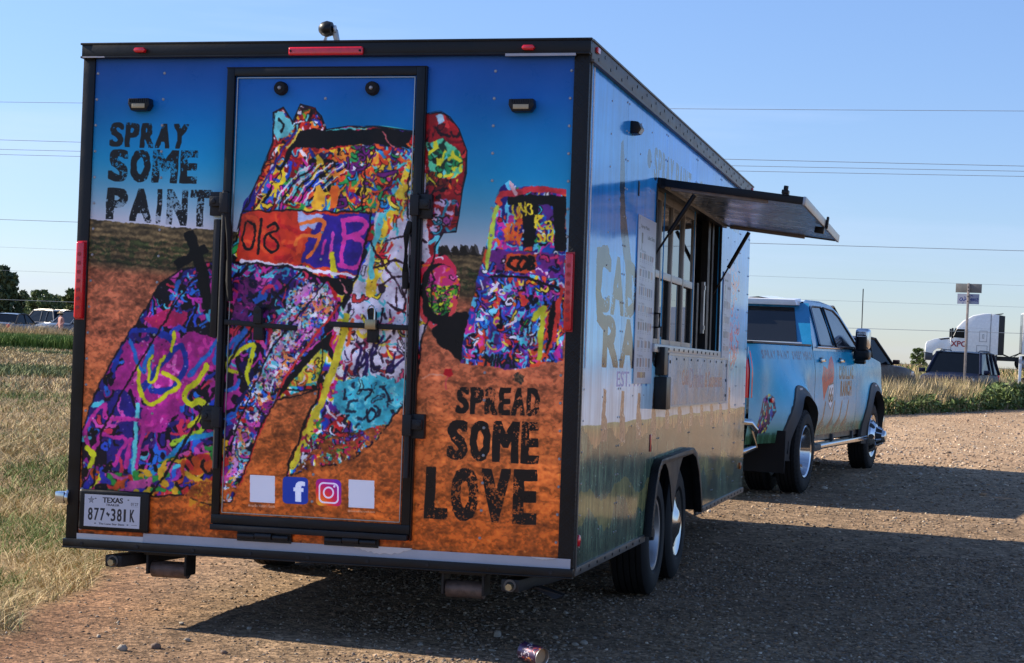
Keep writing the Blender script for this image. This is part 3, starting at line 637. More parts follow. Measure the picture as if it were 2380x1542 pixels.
    for P in ([(900, 560), (940, 548), (990, 560)], [(870, 620), (930, 606), (986, 640)], [(884, 660), (930, 640), (950, 660), (940, 690)], [(922, 668), (926, 720), (946, 700), (936, 664)], [(860, 560), (950, 700)], [(902, 700), (960, 740)], [(820, 820), (850, 790), (836, 860), (870, 800)], [(890, 720), (880, 800), (920, 760)]):
        c.curve(P, 4.5, (50, 26, 40), clip=M)
    # right fin
    fin = c.mask([(985, 266), (1022, 257), (1045, 272), (1066, 300), (1084, 350), (1083, 402), (1074, 440), (1066, 500), (1059, 538), (1030, 540), (1000, 600), (990, 500)])
    c.put(fin, (150, 34, 40)); c.scribble(fin, [(166, 34, 42), (110, 24, 34), (200, 60, 60), (40, 20, 30)], 70, (5, 12), (16, 60), 1.4, .4, seed=15)
    gr = c.mask([(988, 330), (1030, 322), (1070, 350), (1078, 395), (1050, 415), (1000, 405)]); c.put(gr & fin, (100, 190, 150)); c.scribble(gr & fin, [(60, 160, 90), (110, 206, 200), (40, 140, 90), (220, 210, 60), (40, 60, 50)], 34, (5, 11), (12, 36), seed=16)
    c.poly([(1010, 268), (1026, 258), (1030, 280), (1016, 290)], (170, 200, 210), rough=1, clip=fin); c.scribble(c.mask([(985, 396), (1070, 400), (1060, 440), (990, 430)]) & fin, [(236, 120, 50), (220, 210, 60), (120, 50, 30)], 26, (4, 8), (8, 20), seed=17)
    c.scribble(c.mask([(990, 460), (1066, 460), (1059, 538), (1000, 560)]) & fin, [(180, 90, 160), (60, 26, 60), (214, 190, 214), (60, 150, 170)], 40, (3, 8), (14, 40), 1.5, .3, seed=18)
    c.curve([(1000, 560), (1018, 552), (1010, 590), (998, 620)], 10, (110, 196, 206))
    # tail lamp pod
    def ell(cx, cy, rx, ry, n=30, a0=0.0): return [(cx+rx*math.cos(2*math.pi*i/n+a0), cy+ry*math.sin(2*math.pi*i/n+a0)) for i in range(n)]
    e1 = c.poly(ell(1018, 672, 48, 86), (206, 56, 84), rough=1.5); c.scribble(e1, hot, 60, (3, 7), (14, 40), seed=19)
    c.poly(ell(1020, 680, 44, 72), BK, rough=1); e2 = c.poly(ell(1027, 672, 36, 60), (200, 60, 120)); c.scribble(e2, [(206, 60, 150), (236, 120, 170), (226, 110, 50)], 60, (3, 6), (6, 18), seed=20)
    c.scribble(e2 & (Y > tf(1020, 660)[1]), [(120, 180, 50), (60, 140, 60), (220, 214, 60), (40, 110, 60)], 110, (2, 6), (4, 14), seed=21)
    c.curve([(974, 690), (986, 742), (1016, 758), (1044, 742), (1058, 700)], 12, (214, 84, 84))
    # black openings
    c.poly([(1000, 764), (1030, 742), (1062, 725), (1088, 728), (1078, 790), (1070, 842), (1046, 818), (1020, 800)], BK, rough=1)
    c.poly([(752, 640), (826, 652), (818, 682), (792, 682), (772, 668)], BK, rough=1); c.curve([(790, 650), (806, 676)], 4, (220, 140, 140))
    # long hood sweeping down to the left
    hood = c.mask([(548, 612), (690, 622), (752, 640), (780, 690), (800, 700), (775, 760), (720, 820), (650, 915), (600, 1010), (540, 1165), (480, 1172), (430, 1150), (345, 1150), (190, 1140), (190, 1000), (212, 935), (262, 830), (320, 742), (372, 660), (420, 625), (505, 605)])
    c.put(hood, (34, 20, 44)); c.fields(hood, [(50, 40, 120), (30, 18, 40), (150, 40, 130), (50, 110, 190), (30, 18, 44), (190, 60, 150), (24, 20, 34)], 80, 92); c.scribble(hood, cool, 190, (5, 14), (24, 80), 2.2, .6, seed=22)
    top = c.mask([(440, 610), (690, 622), (760, 650), (740, 760), (440, 760), (340, 740)]) & hood
    c.scribble(top, cool+[(70, 36, 120), (206, 60, 150), (90, 190, 210)], 90, (4, 10), (18, 60), seed=23, outline=.1)
    c.scribble(c.mask([(540, 612), (720, 622), (700, 650), (560, 640)]) & hood, [(90, 200, 210), (60, 160, 190), (130, 220, 220)], 26, (3, 5), (14, 34), .2, .6, seed=24, outline=0)
    c.scribble(c.mask([(345, 700), (420, 640), (470, 630), (430, 720), (350, 760)]) & hood, [(90, 200, 210), (60, 130, 210), (40, 90, 180)], 18, (3, 6), (16, 40), 2.0, .6, seed=25, outline=0)
    c.scribble(c.mask([(560, 640), (640, 660), (640, 740), (540, 760)]) & hood, [(90, 30, 90), (120, 40, 110), (30, 16, 60)], 40, (6, 12), (16, 40), seed=26, outline=0)
    c.poly([(330, 740), (380, 722), (440, 730), (420, 756), (350, 762)], (176, 40, 96), rough=3, clip=hood)
    c.poly([(290, 800), (330, 790), (460, 770), (505, 790), (520, 830), (470, 880), (380, 1000), (320, 1010), (340, 920), (260, 900)], (176, 50, 138), rough=4, clip=hood, seed=8)
    c.scribble(c.mask([(290, 800), (505, 780), (500, 860), (340, 1010)]) & hood, [(196, 50, 142), (214, 70, 160), (160, 40, 120), (226, 110, 180)], 60, (5, 11), (16, 50), 1.7, .3, seed=27, outline=0)
    blues = [(38, 62, 150), (50, 120, 190), (30, 44, 120)]
    for P, k, wd in (([(262, 860), (290, 780), (350, 765), (400, 790)], blues[0], 14), ([(300, 790), (330, 860), (350, 800), (345, 900)], blues[1], 11), ([(330, 900), (380, 840), (420, 800), (430, 850), (400, 900), (350, 905)], blues[0], 15),
                     ([(440, 870), (500, 800), (520, 770), (500, 840), (560, 780), (530, 850)], blues[1], 11), ([(480, 880), (540, 830), (570, 800)], blues[0], 10), ([(570, 850), (590, 900), (560, 930)], (26, 24, 80), 26)):
        c.curve(P, wd, k, clip=hood)
    yel = (206, 206, 46)
    for P, k, wd in (([(318, 850), (326, 905), (345, 938), (392, 910), (415, 890), (380, 866)], yel, 11), ([(352, 826), (342, 880), (360, 880), (378, 826)], yel, 9), ([(404, 770), (396, 815)], yel, 9), ([(440, 990), (480, 950), (462, 930), (440, 940), (430, 912), (470, 870), (480, 850)], yel, 15),
                     ([(552, 865), (520, 850), (590, 800), (576, 862), (590, 905)], yel, 11), ([(480, 960), (465, 1000), (400, 1030)], (170, 200, 60), 13),
                     ([(318, 940), (314, 1010), (306, 1120)], (110, 200, 200), 12), ([(330, 1120), (380, 1075), (440, 1020), (520, 1000)], (50, 150, 190), 13),
                     ([(200, 990), (238, 940), (250, 970), (330, 980), (322, 1040), (318, 1085)], (196, 60, 150), 11), ([(196, 995), (210, 1050), (235, 1010), (262, 1015), (290, 1020), (262, 1080)], (196, 60, 150), 10), ([(300, 1020), (290, 1080)], (196, 60, 150), 14),
                     ([(200, 1040), (218, 1060), (208, 1090), (230, 1110), (200, 1130)], yel, 13)):
        c.curve(P, wd, k, clip=hood)
    low = c.mask([(190, 1080), (250, 1100), (330, 1090), (430, 1050), (520, 1010), (560, 1060), (540, 1165), (480, 1172), (190, 1150)])
    c.scribble(low & hood, [(214, 170, 50), (196, 90, 40), (206, 60, 60), (60, 60, 160), (60, 150, 70), (30, 20, 24), (200, 90, 150)], 110, (8, 18), (24, 70), 2.5, .4, seed=28, outline=.12)
    c.poly([(440, 1140), (480, 1110), (520, 1130), (500, 1180), (440, 1178)], (206, 150, 44), .85, 3)
    # sprinkled pale flank of the hood
    fk = c.mask([(690, 640), (760, 660), (790, 700), (740, 780), (650, 900), (600, 1010), (540, 1165), (520, 1165), (550, 960), (600, 860), (640, 760)])
    c.scribble(fk, [(226, 214, 224), (214, 110, 190), (206, 150, 190), (236, 236, 236), (236, 150, 90), (120, 190, 200)], 120, (6, 14), (18, 60), 2.0, .3, seed=29, outline=.08, alpha=.85)
    c.speckle(fk, [(240, 236, 240), (206, 50, 60), (30, 20, 40), (236, 170, 70), (50, 110, 190), (60, 40, 90), (60, 150, 80)], 1100, (1.0, 2.4), 30)
    c.scribble(c.mask([(545, 880), (600, 850), (590, 960), (556, 1010)]) & fk, [(50, 110, 200), (226, 226, 240), (206, 50, 50)], 30, (4, 8), (10, 26), seed=31)
    c.speckle(hood, [(220, 160, 60), (200, 60, 140), (30, 20, 40), (230, 220, 225)], 700, (.7, 1.6), 32, .7)
    c.curve([(790, 705), (742, 770), (680, 850), (640, 930), (590, 1040), (548, 1150)], 6, (206, 60, 56))
    # wedge between the front wheels and the ground beyond it
    c.poly([(776, 765), (770, 790), (748, 850), (738, 905), (700, 880), (670, 900), (642, 930), (668, 880), (716, 820)], BK, rough=1)
    gm = c.mask([(640, 932), (700, 906), (742, 905), (724, 960), (668, 1104), (650, 1180), (548, 1180), (590, 1050)]); c.a[gm] = soil[gm]
    yl = c.mask([(672, 896), (744, 812), (760, 818), (738, 896)]); c.put(yl, (190, 180, 70)); c.scribble(yl, [(60, 160, 160), (226, 206, 60), (200, 110, 50), (80, 150, 60), (220, 190, 200)], 34, (3, 7), (10, 30), seed=33)
    c.line([(640, 903), (738, 906)], 3.5, BK)
    # second leg
    leg = c.mask([(800, 726), (860, 740), (960, 760), (962, 900), (945, 935), (900, 985), (862, 1035), (800, 1075), (742, 1085), (668, 1106), (690, 1040), (740, 930), (772, 800)])
    c.scribble(leg, [(214, 206, 216), (60, 30, 60), (40, 30, 70), (150, 60, 90), (200, 190, 90), (236, 226, 226), (200, 80, 70)], 110, (3, 7), (20, 60), 1.6, .3, seed=34)
    c.curve([(806, 730), (790, 800), (760, 900), (712, 1010), (680, 1080)], 20, (206, 190, 60), clip=leg); c.curve([(822, 740), (810, 800)], 10, (226, 110, 60), clip=leg)
    for P in ([(840, 800), (826, 870), (850, 820), (852, 868)], [(870, 790), (862, 830), (890, 780)], [(810, 850), (800, 890)], [(920, 820), (905, 860), (940, 830)]): c.curve(P, 6, (50, 34, 90), clip=leg)
    cy = c.poly([(782, 888), (850, 872), (952, 884), (944, 935), (900, 985), (850, 1010), (806, 975), (776, 930)], (80, 186, 196), rough=4, clip=M)
    c.scribble(cy, [(90, 200, 206), (60, 160, 180), (130, 210, 210), (40, 60, 80)], 60, (4, 8), (10, 36), seed=35, outline=.1)
    for P in ([(812, 960), (800, 978), (806, 986)], [(852, 950), (860, 975), (874, 960), (862, 948), (848, 970)], [(800, 905), (804, 925)], [(835, 905), (862, 905), (850, 925)], [(890, 900), (906, 930)]): c.curve(P, 6, (30, 40, 60), clip=M)
    c.scribble(c.mask([(700, 1010), (760, 960), (820, 1000), (900, 985), (850, 1040), (780, 1080), (700, 1090)]) & leg, [(226, 226, 232), (60, 170, 150), (196, 40, 90), (110, 60, 150), (200, 60, 60), (60, 150, 70), (120, 30, 60)], 90, (4, 9), (14, 46), 2.5, .3, seed=36)
    c.curve([(748, 780), (742, 905), (700, 1000), (668, 1104)], 3, (40, 26, 20))
    c.speckle(leg | fl, [(240, 236, 240), (30, 20, 40), (200, 60, 120), (60, 140, 190)], 500, (.8, 1.8), 37, .7)
    # creases, shut lines and outline of the painted body
    q = c.pts(body); c.line(q+[q[0]], 4, (20, 14, 24), raw=True, alpha=.85)
    for P, wd in (([(505, 607), (440, 660), (372, 760), (300, 880), (238, 1000), (215, 1130)], 5), ([(700, 626), (640, 690), (560, 800), (478, 940), (410, 1060), (350, 1148)], 6), ([(760, 650), (720, 700), (640, 800), (590, 900), (520, 1070)], 4), ([(548, 610), (690, 622), (780, 655), (830, 642)], 5), ([(866, 492), (850, 560), (830, 640), (800, 700)], 5), ([(560, 500), (590, 489), (866, 492)], 4), ([(985, 300), (958, 380), (948, 480), (962, 600), (958, 760)], 4), ([(872, 340), (850, 400), (842, 488)], 3)):
        c.curve(P, wd, (18, 12, 22), clip=M, alpha=.85)
    # feather the feet of the car into the soil
    edge = c.mask([(430, 1120), (560, 1120), (545, 1190), (420, 1190)]) | c.mask([(760, 1010), (905, 985), (860, 1070), (660, 1120)])
    k = edge & (noise(w, h, 12, 40, 3, .8) > .52); c.a[k] = soil[k]*.9
    # cross shape and dark blades over the corner of the hood
    c.poly([(425, 540), (450, 532), (488, 650), (470, 668)], (10, 10, 12)); c.poly([(402, 606), (476, 566), (485, 582), (412, 627)], (10, 10, 12)); c.poly([(455, 640), (480, 630), (492, 690), (480, 730), (470, 700)], (10, 10, 14), rough=1)
    # second painted car
    car2 = c.mask([(1150, 460), (1162, 436), (1184, 418), (1200, 432), (1250, 430), (1316, 440), (1318, 700), (1308, 836), (1240, 850), (1196, 860), (1130, 850), (1070, 846), (1086, 740), (1110, 640), (1132, 560)])
    c.fields(car2, [(90, 50, 120), (40, 90, 170), (200, 60, 150), (110, 200, 220), (50, 40, 120), (226, 90, 60)], 40, 93); c.scribble(car2, pal, 210, (2.5, 6), (8, 34), seed=41); c.scribble(c.mask([(1110, 640), (1316, 650), (1308, 840), (1075, 850)]) & car2, [(60, 140, 210), (70, 90, 190), (150, 70, 170), (226, 80, 160), (130, 210, 226), (24, 20, 40), (236, 230, 238), (236, 210, 80), (226, 70, 70)], 210, (3, 7), (12, 40), 1.6, .5, seed=42)
    c.poly([(1178, 452), (1316, 456), (1314, 580), (1290, 580), (1282, 478), (1250, 476), (1240, 570), (1216, 570), (1214, 478), (1180, 474)], BK, rough=1, clip=car2)
    c.curve([(1152, 450), (1196, 446), (1250, 438), (1316, 444)], 16, (196, 60, 70), clip=car2); c.curve([(1188, 420), (1196, 448)], 10, (230, 190, 190), clip=car2)
    c.curve([(1152, 480), (1140, 560), (1130, 620)], 12, (180, 196, 80), clip=car2)
    for t_, q in (('UNO', [(1190, 474), (1236, 468), (1240, 500), (1196, 508)]), ('Ka', [(1240, 500), (1282, 500), (1282, 535), (1242, 530)]), ('sid', [(1244, 534), (1284, 532), (1284, 562), (1246, 560)])): c.text(t_, q, (232, 206, 60), hd=1, wobble=1.5)
    c.text('#12', [(1172, 515), (1206, 512), (1206, 560), (1170, 562)], (226, 120, 50), hd=2, wobble=2)
    bd = c.mask([(1144, 580), (1312, 588), (1310, 644), (1130, 632)]) & car2; c.put(bd, (120, 50, 130)); c.scribble(bd, [(120, 60, 160), (200, 60, 110), (50, 90, 170), (230, 210, 220), (40, 20, 60)], 60, (3, 7), (8, 26), seed=43)
    c.poly([(1176, 586), (1250, 590), (1248, 636), (1170, 630)], (214, 90, 50), rough=2, clip=car2); c.text('COB', [(1182, 590), (1246, 592), (1244, 632), (1178, 628)], BK, bold=.02, hd=2.5, wobble=1.5)
    c.curve([(1140, 642), (1230, 646), (1300, 668)], 6, BK, clip=car2); c.poly([(1270, 740), (1296, 690), (1300, 660), (1312, 668), (1290, 780), (1272, 830)], (200, 70, 60), rough=1, clip=car2); c.curve([(1240, 740), (1262, 720), (1250, 830)], 14, (200, 200, 60), clip=car2)
    c.poly([(1276, 740), (1282, 700), (1292, 700), (1280, 800), (1270, 820)], BK, clip=car2)
    c.text('MIKAL', [(1130, 820), (1205, 826), (1200, 856), (1124, 850)], (24, 40, 50), bold=.01, hd=1)
    c.poly([(1008, 758), (1085, 726), (1090, 740), (1076, 846), (1050, 826)], BK, rough=1, clip=~car2)
    # stray marks
    c.poly(ell(1040, 866, 9, 11), (176, 26, 40), rough=1); c.curve([(1040, 876), (1036, 890), (1036, 902)], 2.5, (200, 80, 90)); c.poly(ell(1205, 878, 10, 9), (90, 80, 60), .8, 2); c.speckle(c.mask(ell(1205, 878, 14, 14)), [(30, 50, 50), (60, 50, 40)], 30, (1, 2.2), 50)
    c.curve([(975, 878), (1005, 870), (1030, 874)], 3, (220, 180, 160), alpha=.5)
    sp = c.mask([(180, 1150), (1330, 1150), (1330, 1320), (180, 1320)]); c.speckle(sp & (Y > hor), [(210, 150, 90), (96, 46, 24), (90, 40, 20)], 500, (.8, 1.8), 51, .6)
    # spray paint bleeds and overlaps: bend every edge a little
    keep = c.a.copy(); c.warp(3.6, 26, 80); c.warp(.9, 5, 84); n5 = noise(w, h, 40, 86, 4, .7)
    inside = M | car2; c.a[~inside & (Y < hor)] = keep[~inside & (Y < hor)]
    c.a[inside] *= (0.80+0.34*n5[inside])[:, None]
    # lettering
    ink = (30, 34, 38)
    for i, (t_, q, hd, vd) in enumerate((('SPRAY', [(257, 284), (441, 288), (430, 346), (254, 341)], 3.6, 2.5), ('SOME', [(255, 346), (461, 350), (457, 427), (250, 421)], 5.2, 4.0), ('PAINT', [(249, 436), (493, 441), (487, 530), (245, 509)], 5.2, 4.5))):
        c.letters(t_, q, ink, hd, vd, .2 if i < 2 else .33, 60+i)
    ink2 = (34, 28, 26)
    for i, (t_, q, hd, vd) in enumerate((('SPREAD', [(1062, 899), (1256, 902), (1253, 968), (1059, 961)], 3.4, 2.6), ('SOME', [(1042, 975), (1254, 981), (1251, 1080), (1038, 1067)], 5.6, 4.5), ('LOVE', [(990, 1085), (1250, 1092), (1246, 1221), (985, 1204)], 7.5, 6))):
        c.letters(t_, q, ink2, hd, vd, .2, 70+i)
    # door stickers: two plain white cards (their codes are left out), the blue f and the camera sign
    def rrect(x0, y0, x1, y1, r, sk=3.0):
        out = []
        for cx, cy, a0 in ((x1-r, y0+r, -90), (x1-r, y1-r, 0), (x0+r, y1-r, 90), (x0+r, y0+r, 180)):
            for k in range(7):
                t = math.radians(a0+15*k); X_, Y_ = cx+r*math.cos(t), cy+r*math.sin(t); out.append((X_, Y_+(X_-x0)/max(1, x1-x0)*sk))
        return out
    c.poly(rrect(583, 1103, 641, 1166, 1), (206, 206, 212)); c.poly(rrect(812, 1114, 872, 1179, 1), (206, 206, 212))
    c.text("Amarillo Visitor's Guide", [(579, 1170), (641, 1173), (641, 1180), (579, 1177)], (226, 206, 196), hd=.3); c.text('@visitcadillacranch.com', [(810, 1184), (873, 1187), (873, 1193), (810, 1190)], (226, 206, 196), hd=.3)
    c.poly(rrect(659, 1107, 718, 1169, 9), (44, 72, 160)); c.text('f', [(686, 1117), (709, 1119), (709, 1167), (686, 1165)], (226, 228, 236), bold=.03, hd=2.6)
    ig = c.mask(rrect(736, 1112, 795, 1174, 11)); ax, ay = tf(736, 1174); U = np.hypot(X-ax-8, Y-ay)/90.0
    c.a[ig] = ramp(U, [(0, (240, 190, 60)), (.3, (236, 90, 50)), (.55, (206, 40, 110)), (.8, (140, 50, 170)), (1, (80, 70, 190))])[ig]
    q = rrect(744, 1121, 787, 1166, 10); c.line(q+[q[0]], 4, (236, 226, 236)); q = ell(765, 1144, 11, 12); c.line(q+[q[0]], 4, (236, 226, 236)); c.poly(ell(779, 1130, 2.6, 2.8), (236, 226, 236))
    return c
# ---------------------------------------------------------------- the print on the serving side
TL = 6.70
def side_print():
    w, h = 1340, 980
    def tf(y, z): return (y/TL*w, (2.83-z)/(2.83-.38)*h)
    c = Canvas(w, h, tf); Y, X = np.mgrid[0:h, 0:w].astype(np.float32)
    yy, zz = X/w*TL, 2.83-Y/h*2.45
    st = [(2.83, (44, 122, 180)), (2.45, (50, 136, 186)), (2.2, (30, 122, 176)), (1.9, (44, 138, 186)), (1.6, (84, 158, 190)), (1.4, (112, 170, 190)), (1.25, (156, 176, 184)), (1.07, (170, 176, 176))]
    sk = np.zeros((h, w, 3), np.float32)
    for k in range(3): sk[..., k] = np.interp(-zz, [-s_[0] for s_ in st], [s_[1][k] for s_ in st])
    sk *= (0.90+0.2*noise(w, h, 260, 3, 4, .6, 1, .6))[..., None]; c.a = sk/255
    # wavy darker band: the awning's reflection painted into the printed sky
    e1 = 2.20+.035*(noise(w, h, 60, 21, 3)[0]-.5)*2+0*yy; e2 = 1.98+.05*(noise(w, h, 90, 22, 3)[0]-.5)*2
    band = (zz < e1+.02*np.sin(yy*5)) & (zz > e2-.01*np.sin(yy*4)); c.put(band, (60, 118, 172), .35)
    # field, soil and corn
    n = noise(w, h, 30, 31, 5, .7, .3, 1.6); hz_ = 1.075+.004*np.sin(yy*9)
    f = zz < hz_; col = np.zeros_like(sk); d = np.clip((hz_-zz)/.14, 0, 1)
    for k, (a, b, e) in enumerate(((134, 140, 150), (134, 112, 124), (92, 80, 88))): col[..., k] = np.where(d < .35, a, np.where(d < .8, b, e))
    col = np.stack([np.interp(d, [0, .2, .5, 1], v) for v in ((120, 138, 146, 150), (128, 120, 112, 122), (94, 84, 82, 86))], -1)
    c.a[f] = (col*(0.75+.5*n)[..., None]/255)[f]
    top = .965+.055*np.abs(np.sin(X[0]*.021+1.3))+.03*noise(w, h, 14, 33, 3)[0]+.03*np.sin(X[0]*.05)
    corn = zz < top
    n2 = noise(w, h, 26, 34, 5, .8, .22, 2.2); n3 = noise(w, h, 120, 35, 3)
    g = np.stack([44+58*n2, 56+58*n2, 50+40*n2], -1)*(0.75+.5*n3)[..., None]/255; c.a[corn] = g[corn]
    t2 = .73+.04*np.sin(X[0]*.03+.6)+.05*(noise(w, h, 40, 36, 3)[0]-.5); b2 = t2-.10-.07*noise(w, h, 30, 37, 2)[0]-.03*np.sin(X[0]*.05)
    tan = (zz < t2) & (zz > b2); tn = np.stack([84+46*n2, 84+36*n2, 56+24*n2], -1)*(.8+.4*n3)[..., None]/255; c.a[tan] = tn[tan]
    # the row of upended posts
    st_n = noise(w, h, 70, 44, 4, .7, .12, 3.0); c.a *= (.93+.14*st_n)[..., None]
    r = np.random.default_rng(5)
    for i in range(11):
        y0 = .62+i*.50; wv = .085; zt = 1.24+r.uniform(-.02, .02); zb = .97+r.uniform(-.02, .02)
        P = [(y0, zt), (y0+wv*.9, zt-.01), (y0+wv*.95, 1.12), (y0+wv*1.5, 1.09), (y0+wv*1.7, zb), (y0-.02, zb), (y0-.03, 1.1)]
        m = c.poly(P, (126, 100, 84), .9, 1.2, i); c.scribble(m, [(110, 84, 74), (156, 124, 100), (84, 66, 66), (180, 160, 140)], 22, (1, 3), (8, 30), 1.57, .05, seed=i, outline=0)
    # the tall upright shape, words, and the red sign
    c.poly([(.87, 2.52), (.93, 2.54), (1.0, 2.42), (1.04, 2.2), (1.18, 2.05), (1.30, 1.9), (1.34, 1.72), (1.2, 1.74), (1.08, 1.92), (.94, 2.06), (.88, 2.3)], (46, 56, 66), .85, 1.2)
    gy = (34, 36, 40)
    c.letters('CADILLAC', [(.36, 1.93), (3.1, 1.93), (3.1, 1.63), (.36, 1.63)], gy, 4, 5, .12, 3, .1); c.poly([(.34, 1.72), (.34, 1.94), (.60, 1.97), (.72, 1.9), (.72, 1.84), (.5, 1.86), (.46, 1.66), (.62, 1.6), (.56, 1.54), (.40, 1.58)], gy, 1, 1)
    c.letters('RANCH', [(.56, 1.62), (2.9, 1.62), (2.9, 1.36), (.56, 1.36)], gy, 5, 5, .12, 4, .1); c.text('EST. 1974', [(.97, 1.34), (1.9, 1.34), (1.9, 1.26), (.97, 1.26)], (50, 110, 170), hd=1.5)
    c.letters('SPRAY PAINT', [(1.90, 2.63), (3.34, 2.63), (3.34, 2.44), (1.90, 2.44)], (52, 62, 74), 2.2, 3, 0, 5, .16, .3); c.letters('SWEET MERCH', [(3.72, 2.63), (5.9, 2.63), (5.9, 2.44), (3.72, 2.44)], (52, 62, 74), 2.6, 3, 0, 6, .16, .3)
    for yc in (1.74, 3.54): c.poly([(yc+.07*math.cos(k*.4), 2.54+.055*math.sin(k*.4)) for k in range(16)], (52, 62, 74))
    red = c.mask([(5.05, 1.2), (5.15, 1.9), (5.45, 2.2), (5.9, 2.3), (6.2, 1.9), (6.15, 1.5), (5.7, 1.35), (5.5, 1.55), (5.3, 1.2)]); c.scribble(red, [(180, 70, 80), (170, 60, 76), (150, 120, 150)], 90, (5, 12), (20, 70), 1.2, .3, seed=9, outline=0)
    c.speckle(zz < .9, [(150, 166, 150), (200, 206, 190)], 160, (.8, 1.6), 3, .7)
    return c
def board_print(seed=1, w=300, h=560):
    c = Canvas(w, h, lambda x, y: (x*w, y*h)); r = np.random.default_rng(seed); c.a[:] = np.array([188, 190, 202])/255
    c.text('Spray Paint', [(.14, .05), (.6, .05), (.6, .075), (.14, .075)], (50, 54, 66), hd=1); c.text('Ladies Shirts', [(.52, .10), (.92, .10), (.92, .125), (.52, .125)], (50, 54, 66), hd=1)
    c.poly([(.18, .10), (.26, .10), (.26, .16), (.22, .16), (.22, .20), (.19, .20)], (50, 50, 60), 1, 1)
    y = .20
    while y < .93:
        c.text('Can Colors' if r.random() < .5 else 'T-Shirts', [(.12, y), (.44, y), (.44, y+.012), (.12, y+.012)], (80, 86, 100), hd=.4)
        n = r.integers(4, 8); hgt = r.uniform(.03, .055)
        for i in range(n):
            x = .12+i*.8/n; col = [(96, 110, 140), (150, 120, 110), (110, 60, 70), (70, 78, 96), (180, 130, 110), (50, 50, 60)][r.integers(6)]
            c.poly([(x, y+.02), (x+.55/n, y+.02), (x+.5/n, y+.02+hgt), (x+.04/n, y+.02+hgt)], col, .85, 1.2, i)
            for k in range(2): c.line([(x, y+.028+hgt+k*.01), (x+.4/n, y+.028+hgt+k*.01)], 1.4, (110, 114, 126))
        y += hgt+.062
    for i, k in enumerate([(140, 50, 50), (170, 90, 50), (190, 150, 70), (110, 60, 60), (60, 60, 70)]): c.poly([(.18+i*.09, .93), (.26+i*.09, .93), (.26+i*.09, .965), (.18+i*.09, .965)], k)
    return c
def flap_print():
    c = Canvas(900, 320, lambda x, y: (x*900, y*320)); c.a[:] = np.array([128, 160, 186])/255; c.a *= (0.85+.3*noise(900, 320, 120, 5, 4, .6, .4, 2))[..., None]
    Y = np.mgrid[0:320, 0:900][0]; t = np.clip((Y-190)/130, 0, 1)[..., None]; c.a = c.a*(1-t*.6)+np.array([150, 150, 150])/255*t*.6
    r = np.random.default_rng(3)
    for i in range(130):
        x, y = r.uniform(.04, .96), r.uniform(.08, .92); c.line([(x, y), (x+r.normal()*.004, y+r.uniform(.04, .2))], r.uniform(1.5, 5), [(90, 120, 150), (70, 90, 120), (150, 60, 70), (170, 180, 196)][r.integers(4)], alpha=.6)
    c.text('Drinks', [(.32, .24), (.55, .24), (.55, .66), (.32, .66)], (50, 74, 140), hd=3, alpha=.85); c.text('& Souvenirs', [(.58, .30), (.9, .30), (.9, .66), (.58, .66)], (150, 50, 60), hd=2, alpha=.8)
    c.text('Cold', [(.20, .28), (.30, .28), (.30, .6), (.20, .6)], (150, 60, 80), hd=2, alpha=.8)
    return c
def plate_print():
    c = Canvas(640, 330, lambda x, y: (x*640, y*330)); c.a[:] = np.array([206, 208, 218])/255; k = (30, 32, 44)
    c.text('TEXAS', [(.33, .07), (.69, .07), (.69, .24), (.33, .24)], k, bold=.01, hd=3); c.text('TRAILER', [(.39, .27), (.63, .27), (.63, .335), (.39, .335)], k, hd=1.4)
    for ch, x in zip('877381K', (.075, .185, .295, .49, .60, .72, .83)):
        c.text(ch, [(x, .42), (x+(.075 if ch != '1' else .03), .42), (x+(.075 if ch != '1' else .03), .80), (x, .80)], k, hd=3.2, vd=2)
    c.poly([(.40, .56), (.425, .52), (.43, .56), (.47, .58), (.455, .63), (.44, .68), (.425, .63), (.405, .61)], k)
    c.text('The Lone Star State', [(.27, .87), (.73, .87), (.73, .93), (.27, .93)], k, hd=1)
    st = [(.12+.055*(1 if i % 2 == 0 else .42)*math.sin(i*math.pi/5), .17-.11*(1 if i % 2 == 0 else .42)*math.cos(i*math.pi/5)) for i in range(10)]
    c.line(st+[st[0]], 4, k); c.poly(st, (150, 152, 160))
    for x, y in ((.20, .12), (.79, .12), (.205, .9), (.79, .9)): c.poly([(x+.018*math.cos(i), y+.02*math.sin(i)) for i in range(6)], (80, 82, 90))
    c.text('01', [(.84, .2), (.89, .2), (.89, .29), (.84, .29)], (70, 70, 80), hd=.8); c.text('27', [(.91, .2), (.97, .2), (.97, .29), (.91, .29)], (70, 70, 80), hd=.8)
    for y in (.2, .32): c.line([(.84, y), (.97, y)], 2, (120, 120, 130))
    c.line([(.86, .9), (.96, .9)], 4, (110, 112, 120))
    return c

